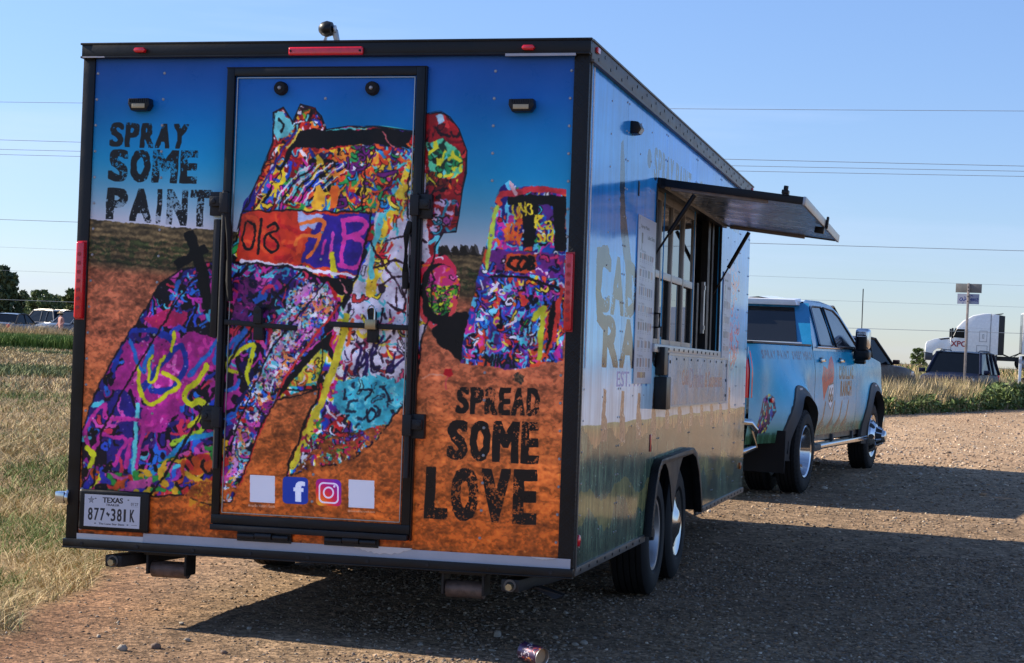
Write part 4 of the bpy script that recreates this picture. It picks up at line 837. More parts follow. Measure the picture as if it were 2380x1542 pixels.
IMG_MURAL = mural().image('wall_print', power=1.22); IMG_SIDE = side_print().image('side_print', power=1.15)
M_MURAL = mat('printed_vinyl_rear', (0, 0, 0), .34, image=IMG_MURAL, gain=2.05, vary=.05, spec=.22, bump=.0006, bscale=9, dust=.06)
M_SIDE = mat('printed_vinyl_side', (0, 0, 0), .11, image=IMG_SIDE, gain=2.3, vary=.05, coat=.0, spec=.33, bump=.0050, bscale=1.3, dust=.04, rvary=.03)
def diamond(name):
    m = mat(name, (.007, .0075, .009), .45, spec=.3, vary=.25, dust=.08, dustcol=(.07, .065, .06)); N, L = m.node_tree.nodes, m.node_tree.links; b = N['Principled BSDF']
    t = N.new('ShaderNodeTexCoord'); g = []
    for a in (.785, -.785):
        mp_ = N.new('ShaderNodeMapping'); mp_.inputs['Rotation'].default_value = (0, a, 0); L.new(t.outputs['Object'], mp_.inputs[0])
        w_ = N.new('ShaderNodeTexWave'); w_.wave_type = 'BANDS'; w_.bands_direction = 'X'; w_.inputs['Scale'].default_value = 20; w_.inputs['Distortion'].default_value = .6; L.new(mp_.outputs[0], w_.inputs[0])
        p = N.new('ShaderNodeMath'); p.operation = 'POWER'; p.inputs[1].default_value = 8; L.new(w_.outputs[1], p.inputs[0]); g.append(p)
    ck = N.new('ShaderNodeTexChecker'); ck.inputs['Scale'].default_value = 60; L.new(t.outputs['Object'], ck.inputs[0])
    mi = N.new('ShaderNodeMix'); L.new(ck.outputs[1], mi.inputs[0]); L.new(g[0].outputs[0], mi.inputs[2]); L.new(g[1].outputs[0], mi.inputs[3])
    bp = N.new('ShaderNodeBump'); bp.inputs['Distance'].default_value = .0010; bp.inputs['Strength'].default_value = 1; L.new(mi.outputs[0], bp.inputs['Height']); L.new(bp.outputs[0], b.inputs['Normal']); return m
M_DIA = diamond('black_diamond_plate')
M_BLK = mat('black_painted_steel', (.007, .0075, .009), .38, spec=.3, vary=.3, dust=.10, dustcol=(.06, .055, .05), bump=.0004, bscale=90)
M_BLKD = mat('black_weathered_steel', (.008, .009, .011), .5, spec=.35, vary=.3, dust=.22, dustcol=(.06, .06, .07), bump=.0008, bscale=60)
M_RUB = mat('rubber', (.009, .009, .010), .75, spec=.3, vary=.2, dust=.25, dustcol=(.05, .045, .04))
M_FASC = mat('weathered_roof_rail', (.085, .082, .08), .45, metal=.3, vary=.4, vscale=14, dust=.35, dustcol=(.16, .14, .12), bump=.0005, bscale=80)
M_GREY = mat('peeled_grey_strip', (.42, .44, .50), .45, vary=.10, dust=.15)
M_WHT = mat('torn_white_backing', (.62, .60, .60), .7, vary=.08, dust=.1)
M_RED = mat('red_lens', (.72, .006, .02), .16, vary=.15, vscale=60, coat=.5, spec=.6)
M_REDG = mat('red_reflector', (.42, .01, .02), .25, vary=.2)
M_ALU = mat('mill_aluminium', (.42, .43, .45), .38, metal=.85, vary=.2, dust=.25, bump=.0003, bscale=50)
M_ALUW = mat('awning_underside', (.50, .54, .58), .25, metal=.3, vary=.10, vscale=3, bump=.0004, bscale=3)
M_CHR = mat('chrome', (.55, .56, .58), .12, metal=1, vary=.05, rvary=.05)
M_RUST = mat('rusty_roller', (.16, .13, .12), .6, metal=.5, vary=.5, vscale=30, dust=.6, dustcol=(.13, .06, .035), bump=.001, bscale=60)
M_BRASS = mat('brass', (.42, .34, .20), .35, metal=.8, vary=.15)
M_WOOD = mat('painted_batten', (.36, .30, .25), .7, vary=.2, vscale=20, bump=.0004)
M_SCR = mat('screw_head', (.38, .38, .40), .45, metal=.4, vary=.2)
M_LENS = mat('warm_lamp_lens', (.42, .34, .20), .2, vary=.1, spec=.6)
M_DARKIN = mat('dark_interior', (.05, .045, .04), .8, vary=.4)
M_GLS = glass('kitchen_window_glass', (.03, .035, .04), .45)
M_ROOF = mat('white_metal_roof', (.55, .55, .54), .5, vary=.1, dust=.2)
M_OFF = mat('white_side_wall', (.5, .5, .5), .4, vary=.1)
def image_mat(name, cv, rough=.4): return mat(name, (0, 0, 0), rough, image=cv.image(name), vary=.04, dust=.05)
M_BOARD = image_mat('menu_board_print', board_print(1), .35); M_BOARD2 = image_mat('second_menu_board_print', board_print(4, 200, 600), .35)
M_FLAP = image_mat('counter_print', flap_print(), .25); M_PLATE = image_mat('plate_print', plate_print(), .35)

trailer = empty('food_trailer', (0, 0, 0), (TILT_A, -TILT_B, 0), 'long box trailer wrapped in a printed graffiti car picture, serving window open on its side', 'trailer')
UVR = (0, -HW, HW, 2, Z0, Z1); UVS = (1, 0, TL, 2, .38, 2.83)

# rear wall with its door opening left whole behind the door
MB().box((-1.285, 0, .40), (1.285, .04, 2.83)).build('rear_wall', M_MURAL, trailer, uv=UVR, recalc=False)
b = MB(); b.box((-1.30, .01, 2.85), (1.30, TL, 2.885)); b.build('roof', M_ROOF, trailer)
MB().box((-1.292, .04, .41), (-1.272, TL, 2.84)).build('far_wall', M_OFF, trailer)
MB().box((-1.27, TL-.03, .41), (1.27, TL, 2.84)).build('front_wall', M_OFF, trailer)
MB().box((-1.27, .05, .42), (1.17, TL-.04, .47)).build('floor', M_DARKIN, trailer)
# roof rails
b = MB(); b.box((-1.300, -.035, 2.828), (1.310, .0, 2.892)); b.box((-1.306, -.042, 2.886), (1.316, .0, 2.897)); b.box((-1.304, -.042, 2.820), (1.306, -.002, 2.830)); b.build('rear_roof_rail', M_BLK, trailer, bevel=.003)
b = MB(); b.box((1.297, .002, 2.803), (1.310, TL, 2.890)); b.box((1.290, .002, 2.887), (1.317, TL, 2.898)); b.box((1.297, .002, 2.790), (1.320, TL, 2.803)); b.build('side_roof_rail', M_FASC, trailer, bevel=.003)
b = MB(); b.box((-1.306, .002, 2.803), (-1.294, TL, 2.890)); b.build('side_roof_rail', M_FASC, trailer)
b = MB()
for k in range(44):
    y = .16+k*.15
    b.cyl((1.309, y, 2.862 if k % 2 else 2.826), (1.313, y, 2.862 if k % 2 else 2.826), .009, n=8)
b.build('rail_screws', M_BLK, trailer, kind='stuff')
MB().box((.9, -.046, 2.812), (1.24, -.036, 2.824)).build('loose_trim', M_GREY, trailer)
MB().box((-1.29, -.046, 2.821), (-1.17, -.0425, 2.827)).build('loose_trim', M_WHT, trailer)
# corner posts
MB().box((-1.30, -.012, .40), (-1.236, .06, 2.822)).build('corner_post', M_BLK, trailer, bevel=.004)
MB().box((1.228, -.012, .40), (1.302, .055, 2.822)).build('corner_post', M_DIA, trailer, bevel=.004)
MB().box((1.3015, .030, .40), (1.306, .05, 2.80)).build('corner_trim', M_FASC, trailer)
# bottom strips
b = MB(); b.box((-1.305, -.030, .372), (1.305, .01, .412)); b.box((-1.305, -.036, .366), (1.305, -.01, .374)); b.build('bottom_rail', M_BLK, trailer, bevel=.003)
MB().box((-.875, -.016, .4125), (1.290, -.0125, .458)).build('grey_strip', M_GREY, trailer)
MB().box((-1.236, -.0155, .4125), (-.876, -.0125, .440)).build('white_strip', M_WHT, trailer)
r_ = np.random.default_rng(4)
def torn(x0, x1, z0, z1, y):
    xs = np.linspace(x0, x1, 22); pts = [(x0, z1)]+[(float(x), z1-(z1-z0)*(math.sin(math.pi*i/21)**.7)*r_.uniform(.6, 1.0)) for i, x in enumerate(xs)]+[(x1, z1)]
    MB().prism(pts, 1, y-.002, y).build('torn_edge', M_WHT, trailer)
torn(.21, .52, .425, .464, -.017); torn(1.10, 1.22, .447, .459, -.017)
# screws of the rear wall
b = MB()
for x in (-1.222, -.86, .0, .845, 1.215):
    for k in range(18):
        z = .53+k*.1305
        if x == -1.222 and z < .7: continue
        if x == -.86 and .4 < z < .68: continue
        yy = -.0125 if x == 0 else 0.0
        b.cyl((x+.004*math.sin(k*7), yy, z), (x+.004*math.sin(k*7), yy-.004, z), .0078, .005, n=8)
b.build('wall_screws', M_SCR, trailer, kind='stuff')
b = MB()
for k in range(9): b.cyl((-1.2+k*.3, -.0305, .392), (-1.2+k*.3, -.035, .392), .009, n=8)
b.build('rail_screws', M_BLKD, trailer, kind='stuff')

# ---- rear door
door = MB().box((-.495, -.012, .535), (.488, .0, 2.745)).build('rear_door', M_MURAL, trailer, uv=UVR, recalc=False)
b = MB()
b.box((-.512, -.034, .575), (-.472, -.002, 2.765)); b.box((.462, -.034, .575), (.505, -.002, 2.765)); b.box((-.472, -.034, 2.727), (.462, -.002, 2.765)); b.box((-.512, -.034, .53), (.505, -.002, .575))
b.box((-.520, -.028, 2.765), (.512, -.002, 2.772)); b.box((.505, -.030, .50), (.512, -.002, 2.765))
b.build('door_frame', M_BLK, door, bevel=.004)
b = MB(); b.box((-.462, -.022, .585), (-.458, -.0125, 2.72)); b.box((.449, -.022, .585), (.453, -.0125, 2.72)); b.box((-.458, -.022, 2.717), (.449, -.0125, 2.721)); b.box((-.458, -.022, .583), (.449, -.0125, .587)); b.build('door_seal', M_ALU, door)
MB().box((-.51, -.05, .500), (.498, -.002, .528)).build('door_sill', M_BLKD, door, bevel=.004)
for x0, x1 in ((-.375, -.095), (.075, .35)):
    z = .478+ (0 if x0 < 0 else .004)
    b = MB(); b.box((x0, -.022, z-.026), (x1, -.0005, z+.022)); b.cyl((x0+.01, -.032, z), (x0+(x1-x0)*.34, -.032, z), .014, n=12); b.cyl((x0+(x1-x0)*.36, -.034, z+.004), (x0+(x1-x0)*.66, -.034, z+.004), .017, n=12); b.cyl((x0+(x1-x0)*.68, -.032, z), (x1-.01, -.032, z), .014, n=12); b.build('hinge', M_BLKD, door, smooth=.6)
for px in (655, 867):
    x, z = RR(px, 206, -.012); b = MB(); b.lathe([(-.012, .034), (-.035, .033), (-.046, .027), (-.047, .0)], (x, 0, z), 1, 24); b.build('door_bumper', M_RUB, door, smooth=.6)
    MB().cyl((x, -.046, z), (x, -.054, z), .010, .006, n=12).build('bumper_bolt', M_SCR, door)
# cam bars down both sides with their keepers and handles
for s, xt in ((-1, -.492), (1, .483)):
    b = MB(); b.cyl((xt, -.052, .80), (xt, -.052, 2.16), .0135, n=12); b.build('cam_bar', M_BLKD, door, smooth=.6)
    for z in (1.05, 2.10):
        b = MB(); o = xt+s*.045; b.box((o-.038, -.040, z-.062), (o+.034, -.001, z+.055)); b.box((o-.034, -.062, z-.018), (o+.028, -.040, z+.030)); b.cyl((o+s*.012, -.06, z+.006), (o+s*.012, -.07, z+.006), .014, n=10); b.box((xt-.022, -.07, z-.05), (xt+.022, -.036, z+.05)); b.build('keeper', M_BLKD, door, bevel=.004)
    b = MB(); b.tube([(xt-s*.045, -.05, 1.62), (xt-s*.04, -.062, 1.72), (xt-s*.035, -.062, 1.95), (xt-s*.012, -.05, 2.05)] if s < 0 else [(xt-.035, -.05, 1.70), (xt-.035, -.06, 1.78), (xt-.035, -.06, 1.96), (xt-.02, -.05, 2.02)], .016, 8); b.build('grab_handle', M_RUB, door, smooth=.8)
    if s < 0:
        b = MB(); b.box((xt-.055, -.055, 1.44), (xt-.018, -.005, 2.02)); b.build('cover_strip', M_BLKD, door, bevel=.008)
for (xa, xb, za, zb, xp) in ((-.475, -.095, 1.518, 1.498, -.295), (.068, .47, 1.523, 1.515, .288)):
    b = MB(); b.hexa([(xa, -.05, za-.014), (xb, -.05, zb-.014), (xb, -.034, zb-.014), (xa, -.034, za-.014), (xa, -.05, za+.012), (xb, -.05, zb+.012), (xb, -.034, zb+.012), (xa, -.034, za+.012)])
    b.cbox((xp, -.03, za-.03), (.05, .036, .11)); b.cbox((xp, -.052, za+.03), (.042, .03, .07)); b.cyl((xp, -.045, za+.062), (xp, -.068, za+.062), .020, n=14); b.build('door_handle', M_BLKD, door, bevel=.004)

# ---- rear lights
for px, py in ((327, 117), (1229, 111)):
    x, z = RR(px, py, -.042); b = MB(); b.prism([(x-.032, z), (x-.024, z+.012), (x+.024, z+.012), (x+.032, z), (x+.024, z-.012), (x-.024, z-.012)], 1, -.062, -.035); b.build('marker_light', M_RED, trailer, bevel=.005)
xa, z = RR(673, 120, -.042); xb, _ = RR(845, 120, -.042)
b = MB(); b.box((xa, -.060, z-.020), (xb, -.035, z+.020)); lb = b.build('light_bar', M_RED, trailer, bevel=.009, segs=3)
b = MB(); b.cyl((xa+.012, -.0605, z), (xa+.012, -.064, z), .006, n=8); b.cyl((xb-.012, -.0605, z), (xb-.012, -.064, z), .006, n=8); b.build('light_bar_screws', M_BLK, lb, kind='stuff')
for (pt, pb, x0, x1) in (((207, 562), (199, 740), -1.288, -1.246), ((1317, 588), (1313, 768), 1.222, 1.258)):
    _, z1_ = RR(*pt, -.02); _, z0_ = RR(*pb, -.02); b = MB(); b.box((x0, -.042, z0_), (x1, -.012, z1_)); tl_ = b.build('tail_light', M_RED, trailer, bevel=.010, segs=3)
    b = MB(); b.box((x0-.004, -.0135, z0_-.006), (x1+.004, -.0125, z1_+.006)); [b.cyl(((x0+x1)/2, -.042, z0_+(.2+k)*(z1_-z0_)/8.6), ((x0+x1)/2, -.0445, z0_+(.2+k)*(z1_-z0_)/8.6), .0105, n=10) for k in range(1, 8)]; b.build('lamp_base', M_REDG, tl_)
for px, py, sc in ((326, 243, 1.0), (1213, 245, 1.08)):
    x, z = RR(px, py, -.03); b = MB(); b.prism([(x-.055*sc, z+.028), (x+.055*sc, z+.030), (x+.060*sc, z-.004), (x+.044*sc, z-.030), (x-.040*sc, z-.032), (x-.056*sc, z+.0)], 1, -.055, -.001); wl_ = b.build('work_light', M_BLK, trailer, bevel=.005)
    MB().box((x-.034*sc, -.058, z-.020), (x+.036*sc, -.0555, z+.002)).build('lamp_lens', M_LENS, wl_, bevel=.004)
    b = MB(); [b.cbox((x-.045+.011*k, -.0575, z+.018), (.004, .004, .018)) for k in range(9)]; b.build('cooling_fins', M_BLKD, wl_)
# ---- number plate
xa, za = RR(184, 1141, -.03); xb, zb = RR(343, 1241, -.03); zc = (za+zb)/2+.006
b = MB(); b.box((xa, -.034, zc-.100), (xb, -.002, zc+.102)); nf = b.build('number_plate', M_BLK, trailer, bevel=.016, segs=4)
MB().box((xa-.006, -.010, zc-.104), (xa+.01, -.001, zc+.106)).build('plate_backing', M_GREY, nf, bevel=.004)
xm = (xa+xb)/2-.004
MB().box((xm-.150, -.0375, zc-.080), (xm+.150, -.035, zc+.078)).build('plate_face', M_PLATE, nf, uv=(0, xm-.150, xm+.150, 2, zc-.080, zc+.078), recalc=False)
b = MB(); b.cbox((-1.325, -.02, .615), (.05, .05, .06)); b.cyl((-1.30, -.005, .615), (-1.28, -.005, .615), .04, n=16); b.build('plate_lamp', M_CHR, trailer, bevel=.008)

# ---- serving side: skin panels between the seams
WY0, WY1, WZ0, WZ1 = 2.02, 4.88, 1.505, 2.418
FEN = [(1.95, .40), (1.99, .52), (2.07, .68), (2.16, .775), (2.26, .815), (3.50, .835), (3.66, .80), (3.80, .70), (3.92, .55), (4.0, .40)]
def zlow(y):
    if y <= FEN[0][0] or y >= FEN[-1][0]: return .40
    return float(np.interp(y, [p[0] for p in FEN], [p[1] for p in FEN]))
seams = [.052, 1.05, 2.34, 3.58, 4.80, 6.03, TL]
for a, bb in zip(seams[:-1], seams[1:]):
    ys = sorted(set([a+.002, bb-.002]+[v for v in [WY0, WY1]+[p[0] for p in FEN] if a < v < bb]+[float(v) for v in np.arange(math.ceil(a/.2)*.2, bb, .2) if a+.01 < v < bb-.01]))
    ys = [v for v in ys if v <= bb-.002]
    m = MB()
    for y0, y1 in zip(ys[:-1], ys[1:]):
        spans = [(zlow(y0+1e-5), zlow(y1-1e-5), WZ0, WZ0), (WZ1, WZ1, 2.81, 2.81)] if (y0 >= WY0-1e-6 and y1 <= WY1+1e-6) else [(zlow(y0+1e-5), zlow(y1-1e-5), 2.81, 2.81)]
        for l0, l1, u0, u1 in spans:
            for xx, od in ((1.295, 1), (1.288, -1)):
                q = [(xx, y0, l0), (xx, y1, l1), (xx, y1, u1), (xx, y0, u0)]; m.add(q if od > 0 else q[::-1], [(0, 1, 2, 3)])
        if y0 == ys[0]: m.add([(1.288, y0, spans[0][0]), (1.295, y0, spans[0][0]), (1.295, y0, 2.81), (1.288, y0, 2.81)], [(0, 1, 2, 3)])
    m.build('side_panel', M_SIDE, trailer, uv=UVS, recalc=False)
b = MB()
for sm in seams[1:-1]:
    for z0, z1 in ((zlow(sm), 1.12), (1.12, WZ0 if WY0 < sm < WY1 else 2.81), (WZ1, 2.81)):
        if z1 > z0: b.box((1.2855, sm-.004, z0), (1.2935, sm+.004, z1))
b.build('seam_backing', M_BLK, trailer, kind='stuff')
b = MB()
for sm in seams[1:-1]+[.11, TL-.06]:
    for o in (-.03, .03):
        for k in range(16):
            z = .5+k*.15
            if z > zlow(sm+o)+.03 and not (WY0-.05 < sm+o < WY1+.05 and WZ0-.5 < z < WZ1+.03): b.cyl((1.2945, sm+o, z), (1.2985, sm+o, z), .0065, .004, n=6)
for sm in (.6, 1.45, 1.8, 5.3, 5.7):
    for k in range(14): b.cyl((1.2945, sm, .55+k*.165), (1.298, sm, .55+k*.165), .0055, .004, n=6)
b.build('side_rivets', M_ALU, trailer, kind='stuff')
MB().box((1.2955, .125, 1.35), (1.2975, .150, 2.785)).build('white_tape', M_WHT, trailer)
for y0_, y1_ in ((.03, 1.955), (3.995, TL)): MB().box((1.285, y0_, .372), (1.305, y1_, .412)).build('side_bottom_rail', M_FASC, trailer, bevel=.003)
b = MB(); [b.cyl((1.305, y, .393), (1.309, y, .393), .008, n=6) for y in list(np.arange(.15, 1.95, .2))+list(np.arange(4.1, 6.6, .2))]; b.build('rail_screws', M_BLKD, trailer, kind='stuff')
# small side lamp, round red reflectors
yl, zl = SS(1480, 298, 1.32)
b = MB(); b.prism([(1.295, zl+.035), (1.335, zl+.03), (1.352, zl), (1.335, zl-.03), (1.295, zl-.035)], 1, yl-.055, yl+.055); wl_ = b.build('work_light', M_BLK, trailer, bevel=.006)
MB().hexa([(1.337, yl-.04, zl-.029), (1.3525, yl-.04, zl-.004), (1.3525, yl+.04, zl-.004), (1.337, yl+.04, zl-.029), (1.339, yl-.04, zl-.031), (1.3545, yl-.04, zl-.006), (1.3545, yl+.04, zl-.006), (1.339, yl+.04, zl-.031)]).build('lamp_lens', M_LENS, wl_)
for y, z, m_ in ((.10, .535, M_RED), (6.45, .60, mat('amber_reflector', (.5, .12, .02), .25))):
    b = MB(); b.lathe([(0, .028), (.010, .028), (.014, .022), (.016, 0)], (1.2955, y, z), 0, 20); b.build('side_reflector', m_, trailer, smooth=.6)
for y in (.10, TL-.12):
    b = MB(); b.box((1.3105, y-.03, 2.845), (1.324, y+.03, 2.872)); b.build('marker_light', M_RED, trailer, bevel=.005)
MB().box((1.2955, 2.06, .88), (1.301, 2.10, .98)).build('side_reflector', M_RED, trailer, bevel=.002)
MB().box((1.2955, 1.41, 2.30), (1.299, 1.44, 2.38)).build('vent_cover', M_BLKD, trailer)

# ---- serving window: reveal, frames, panes, the dark kitchen
win = MB().box((1.20, WY0, WZ0-.012), (1.31, WY1, WZ0)).build('serving_window', M_ALU, trailer, bevel=.002)
b = MB(); b.box((1.16, WY0-.012, WZ0), (1.303, WY0, WZ1)); b.box((1.16, WY1, WZ0), (1.303, WY1+.012, WZ1)); b.box((1.16, WY0-.012, WZ1), (1.303, WY1+.012, WZ1+.012)); b.build('window_reveal', M_BLK, win)
cols = [2.04, 2.46, 2.90, 3.38, 3.86]
XW = 1.245
M_FRM = mat('window_frame_metal', (.32, .31, .30), .4, metal=.5, vary=.15, dust=.2)
for i, y in enumerate(cols): MB().box((XW-.02, y-.017, WZ0+.001), (XW+.012, y+.017, WZ1-.001)).build('mullion', M_FRM, win, bevel=.002)
MB().box((XW-.018, cols[0]+.018, 1.905), (XW+.010, cols[-1]-.018, 1.950)).build('window_rail', M_ALU, win, bevel=.002)
MB().box((XW-.02, cols[0], WZ0+.001), (XW+.011, cols[-1], WZ0+.035)).build('window_rail', M_FRM, win)
MB().box((XW-.02, cols[0], WZ1-.05), (XW+.011, cols[-1], WZ1-.001)).build('window_rail', M_FRM, win)
for i in range(4):
    y0, y1 = cols[i]+.018, cols[i+1]-.018
    t = .008*(i % 2)
    MB().box((XW-.006, y0, 1.952), (XW-.002, y1, WZ1-.052)).build('pane', M_GLS, win)
    MB().box((XW-.010-t, y0, WZ0+.037), (XW-.006-t, y1, 1.903)).build('pane', M_GLS, win)
    MB().box((XW-.016, y0, WZ0+.036), (XW-.001, y0+.07, 1.904)).build('sash', M_BLKD, win); MB().box((XW-.016, y1-.03, WZ0+.036), (XW-.001, y1, 1.904)).build('sash', M_BLKD, win)
for q_ in (((XW-.02, 4.02, WZ0), (XW+.012, 4.10, 1.96)), ((XW-.03, 4.44, WZ0), (XW+.02, 4.55, WZ1)), ((XW-.03, 4.66, WZ0), (XW+.02, 4.74, WZ1))): MB().box(*q_).build('sliding_frame', M_BLKD, win)
b = MB(); b.box((XW, 4.30, 1.62), (XW+.02, 4.36, 1.98)); [b.cbox((XW+.022, 4.33, z), (.006, .05, .03)) for z in (1.66, 1.94)]; b.build('latch_plate', M_ALU, win)
b = MB(); b.tube([(1.305, 2.04, 1.60), (1.335, 2.02, 1.60), (1.335, 2.02, 1.68), (1.305, 2.04, 1.68)], .007, 6); b.build('pull_handle', M_BLK, win, smooth=.7)
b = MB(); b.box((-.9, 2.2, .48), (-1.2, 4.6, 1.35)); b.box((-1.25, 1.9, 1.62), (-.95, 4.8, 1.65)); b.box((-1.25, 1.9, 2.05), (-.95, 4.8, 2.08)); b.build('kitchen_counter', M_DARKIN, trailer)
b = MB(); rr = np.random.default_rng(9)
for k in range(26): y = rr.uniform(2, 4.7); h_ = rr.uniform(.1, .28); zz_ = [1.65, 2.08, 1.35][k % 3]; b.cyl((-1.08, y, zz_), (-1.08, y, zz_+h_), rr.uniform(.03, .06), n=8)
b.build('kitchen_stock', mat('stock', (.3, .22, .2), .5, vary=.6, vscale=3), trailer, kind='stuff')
# counter edge strip and the hinged printed flap below
b = MB(); b.box((1.297, WY0-.03, WZ0-.048), (1.318, WY1+.02, WZ0-.001)); b.build('counter_strip', M_ALU, trailer, bevel=.003)
b = MB(); [b.cyl((1.318, WY0+.08+k*.2, WZ0-.024), (1.322, WY0+.08+k*.2, WZ0-.024), .009, n=6) for k in range(14)]; b.build('strip_bolts', M_BLK, trailer, kind='stuff')
FY0, FY1, FZ0, FZ1 = 2.30, 5.00, 1.145, 1.445
flap = MB().box((1.300, FY0, FZ0), (1.352, FY1, FZ1)).build('folding_counter', M_FLAP, trailer, uv=(1, FY0, FY1, 2, FZ0, FZ1), recalc=False)
b = MB(); b.box((1.300, FY0-.01, FZ1), (1.356, FY1+.01, FZ1+.012)); b.box((1.300, FY0-.01, FZ0-.012), (1.356, FY1+.01, FZ0)); b.box((1.300, FY1, FZ0), (1.356, FY1+.012, FZ1)); b.build('counter_edge', M_ALU, flap)
b = MB(); b.box((1.298, 2.13, FZ0-.02), (1.372, FY0-.012, FZ0+.17)); b.box((1.298, 2.16, FZ0+.18), (1.350, FY0-.012, FZ1+.045)); b.build('counter_bracket', M_BLK, flap, bevel=.006)
b = MB(); [b.cyl((1.352, y, z), (1.357, y, z), .010, n=8) for y in (FY0+.05, FY1-.05) for z in (FZ0+.04, FZ0+.15, FZ1-.04)]+[b.cyl((1.352, 2.6+k*.3, FZ1-.02), (1.356, 2.6+k*.3, FZ1-.02), .007, n=6) for k in range(8)]; b.build('counter_bolts', M_BLK, flap, kind='stuff')
# menu boards
MB().box((1.2975, 1.43, 1.275), (1.302, 2.005, 2.20)).build('menu_board', M_BOARD, trailer, uv=(1, 1.43, 2.005, 2, 1.275, 2.20), recalc=False)
MB().box((1.2975, 5.07, 1.12), (1.302, 5.50, 2.10)).build('menu_board', M_BOARD2, trailer, uv=(1, 5.07, 5.50, 2, 1.12, 2.10), recalc=False)

# ---- raised awning flap on gas struts
HX, HZ, OX, OZ = 1.312, 2.425, 2.142, 2.325
ay0, ay1 = 2.03, 4.86
ux, uz = (OX-HX), (OZ-HZ); ln = math.hypot(ux, uz); ux /= ln; uz /= ln; nx, nz = -uz, ux      # n points up
def aw(d, y, t): return (HX+ux*d+nx*t, y, HZ+uz*d+nz*t)
def awbox(d0, d1, y0, y1, t0, t1): return [aw(d0, y0, t0), aw(d1, y0, t0), aw(d1, y1, t0), aw(d0, y1, t0), aw(d0, y0, t1), aw(d1, y0, t1), aw(d1, y1, t1), aw(d0, y1, t1)]
awn = MB().hexa(awbox(.03, ln-.01, ay0+.02, ay1-.02, .0, .03)).build('awning', M_ALUW, trailer)
MB().hexa(awbox(0, ln, ay0, ay0+.02, -.008, .036)).build('awning_edge', M_BLK, awn, bevel=.002)
MB().hexa(awbox(0, ln, ay1-.02, ay1, -.008, .036)).build('awning_edge', M_BLK, awn, bevel=.002)
MB().hexa(awbox(ln-.012, ln+.004, ay0-.004, ay1+.004, -.012, .038)).build('awning_lip', M_ALU, awn, bevel=.002)
MB().hexa(awbox(-.02, .03, ay0, ay1, -.02, .04)).build('awning_hinge', M_BLK, awn, bevel=.003)
MB().hexa(awbox(.06, .62, ay0+.035, ay0+.085, -.022, -.001)).build('batten', M_WOOD, awn, bevel=.002)
MB().hexa(awbox(.06, .60, ay1-.085, ay1-.035, -.022, -.001)).build('batten', M_WOOD, awn, bevel=.002)
for y in (3.55,):
    b = MB(); b.hexa(awbox(ln-.06, ln+.002, y-.03, y+.03, -.055, -.013)); b.hexa(awbox(ln+.005, ln+.022, y-.018, y+.018, -.02, .06)); b.build('latch', M_BLK, awn, bevel=.008)
b = MB(); b.hexa(awbox(.70, .74, ay0-.03, ay0+.03, .037, .06)); b.cyl(aw(.72, ay0-.01, .06), aw(.72, ay0-.01, .085), .014, n=10); b.build('latch', M_BLK, awn, bevel=.003)
def strut(y, zb):
    a = Vector((1.262, y, zb)); c_ = Vector(aw(.20, y, -.03)); m_ = a.lerp(c_, .42)
    o = MB().cyl(m_, c_, .014, n=12).build('gas_strut', M_BLK, awn, smooth=.6); MB().cyl(a, m_, .007, n=10).build('strut_rod', M_BLKD, o) if False else None
    b = MB(); b.cyl(a, m_, .0065, n=10); b.build('strut_rod', M_BLK, awn, smooth=.6)
strut(2.075, 1.98); strut(4.80, 1.92)

# ---- fender and wheel wells
b = MB()
def fen_off(d):
    c0 = np.array([2.98, .35]); return [tuple(c0+(np.array(p)-c0)*(1+d/np.linalg.norm(np.array(p)-c0))) for p in FEN]
FI, FO = fen_off(-.03), fen_off(.028)
for x0, x1, A, B in ((1.296, 1.345, FI, FO),):
    n = len(FEN); vs = []
    for (yi, zi), (yo, zo) in zip(A, B): vs += [(x0, yi, zi), (x1, yi, zi), (x1, yo, zo), (x0, yo, zo)]
    fs = [(4*i+j, 4*i+(j+1) % 4, 4*i+4+(j+1) % 4, 4*i+4+j) for i in range(n-1) for j in range(4)]+[(0, 1, 2, 3), (4*n-4, 4*n-1, 4*n-2, 4*n-3)]
    b.add(vs, fs)
fender = b.build('fender', M_DIA, trailer, bevel=.006)
MB().prism([(2.62, .80), (3.34, .80), (3.22, .74), (3.10, .64), (2.995, .47), (2.965, .47), (2.86, .64), (2.75, .74)], 0, 1.292, 1.30).build('fender_web', M_BLKD, fender)
b = MB(); n = len(FEN); vs = [(x, y, z+.01) for (y, z) in FEN for x in (.93, 1.294)]; b.add(vs, [(2*i, 2*i+1, 2*i+3, 2*i+2) for i in range(n-1)]); b.add([(.93, FEN[0][0], .40)]+[(.93, y, z) for y, z in FEN]+[(.93, FEN[-1][0], .40)], [tuple(range(n+2))]); b.build('wheel_well', M_BLKD, trailer)

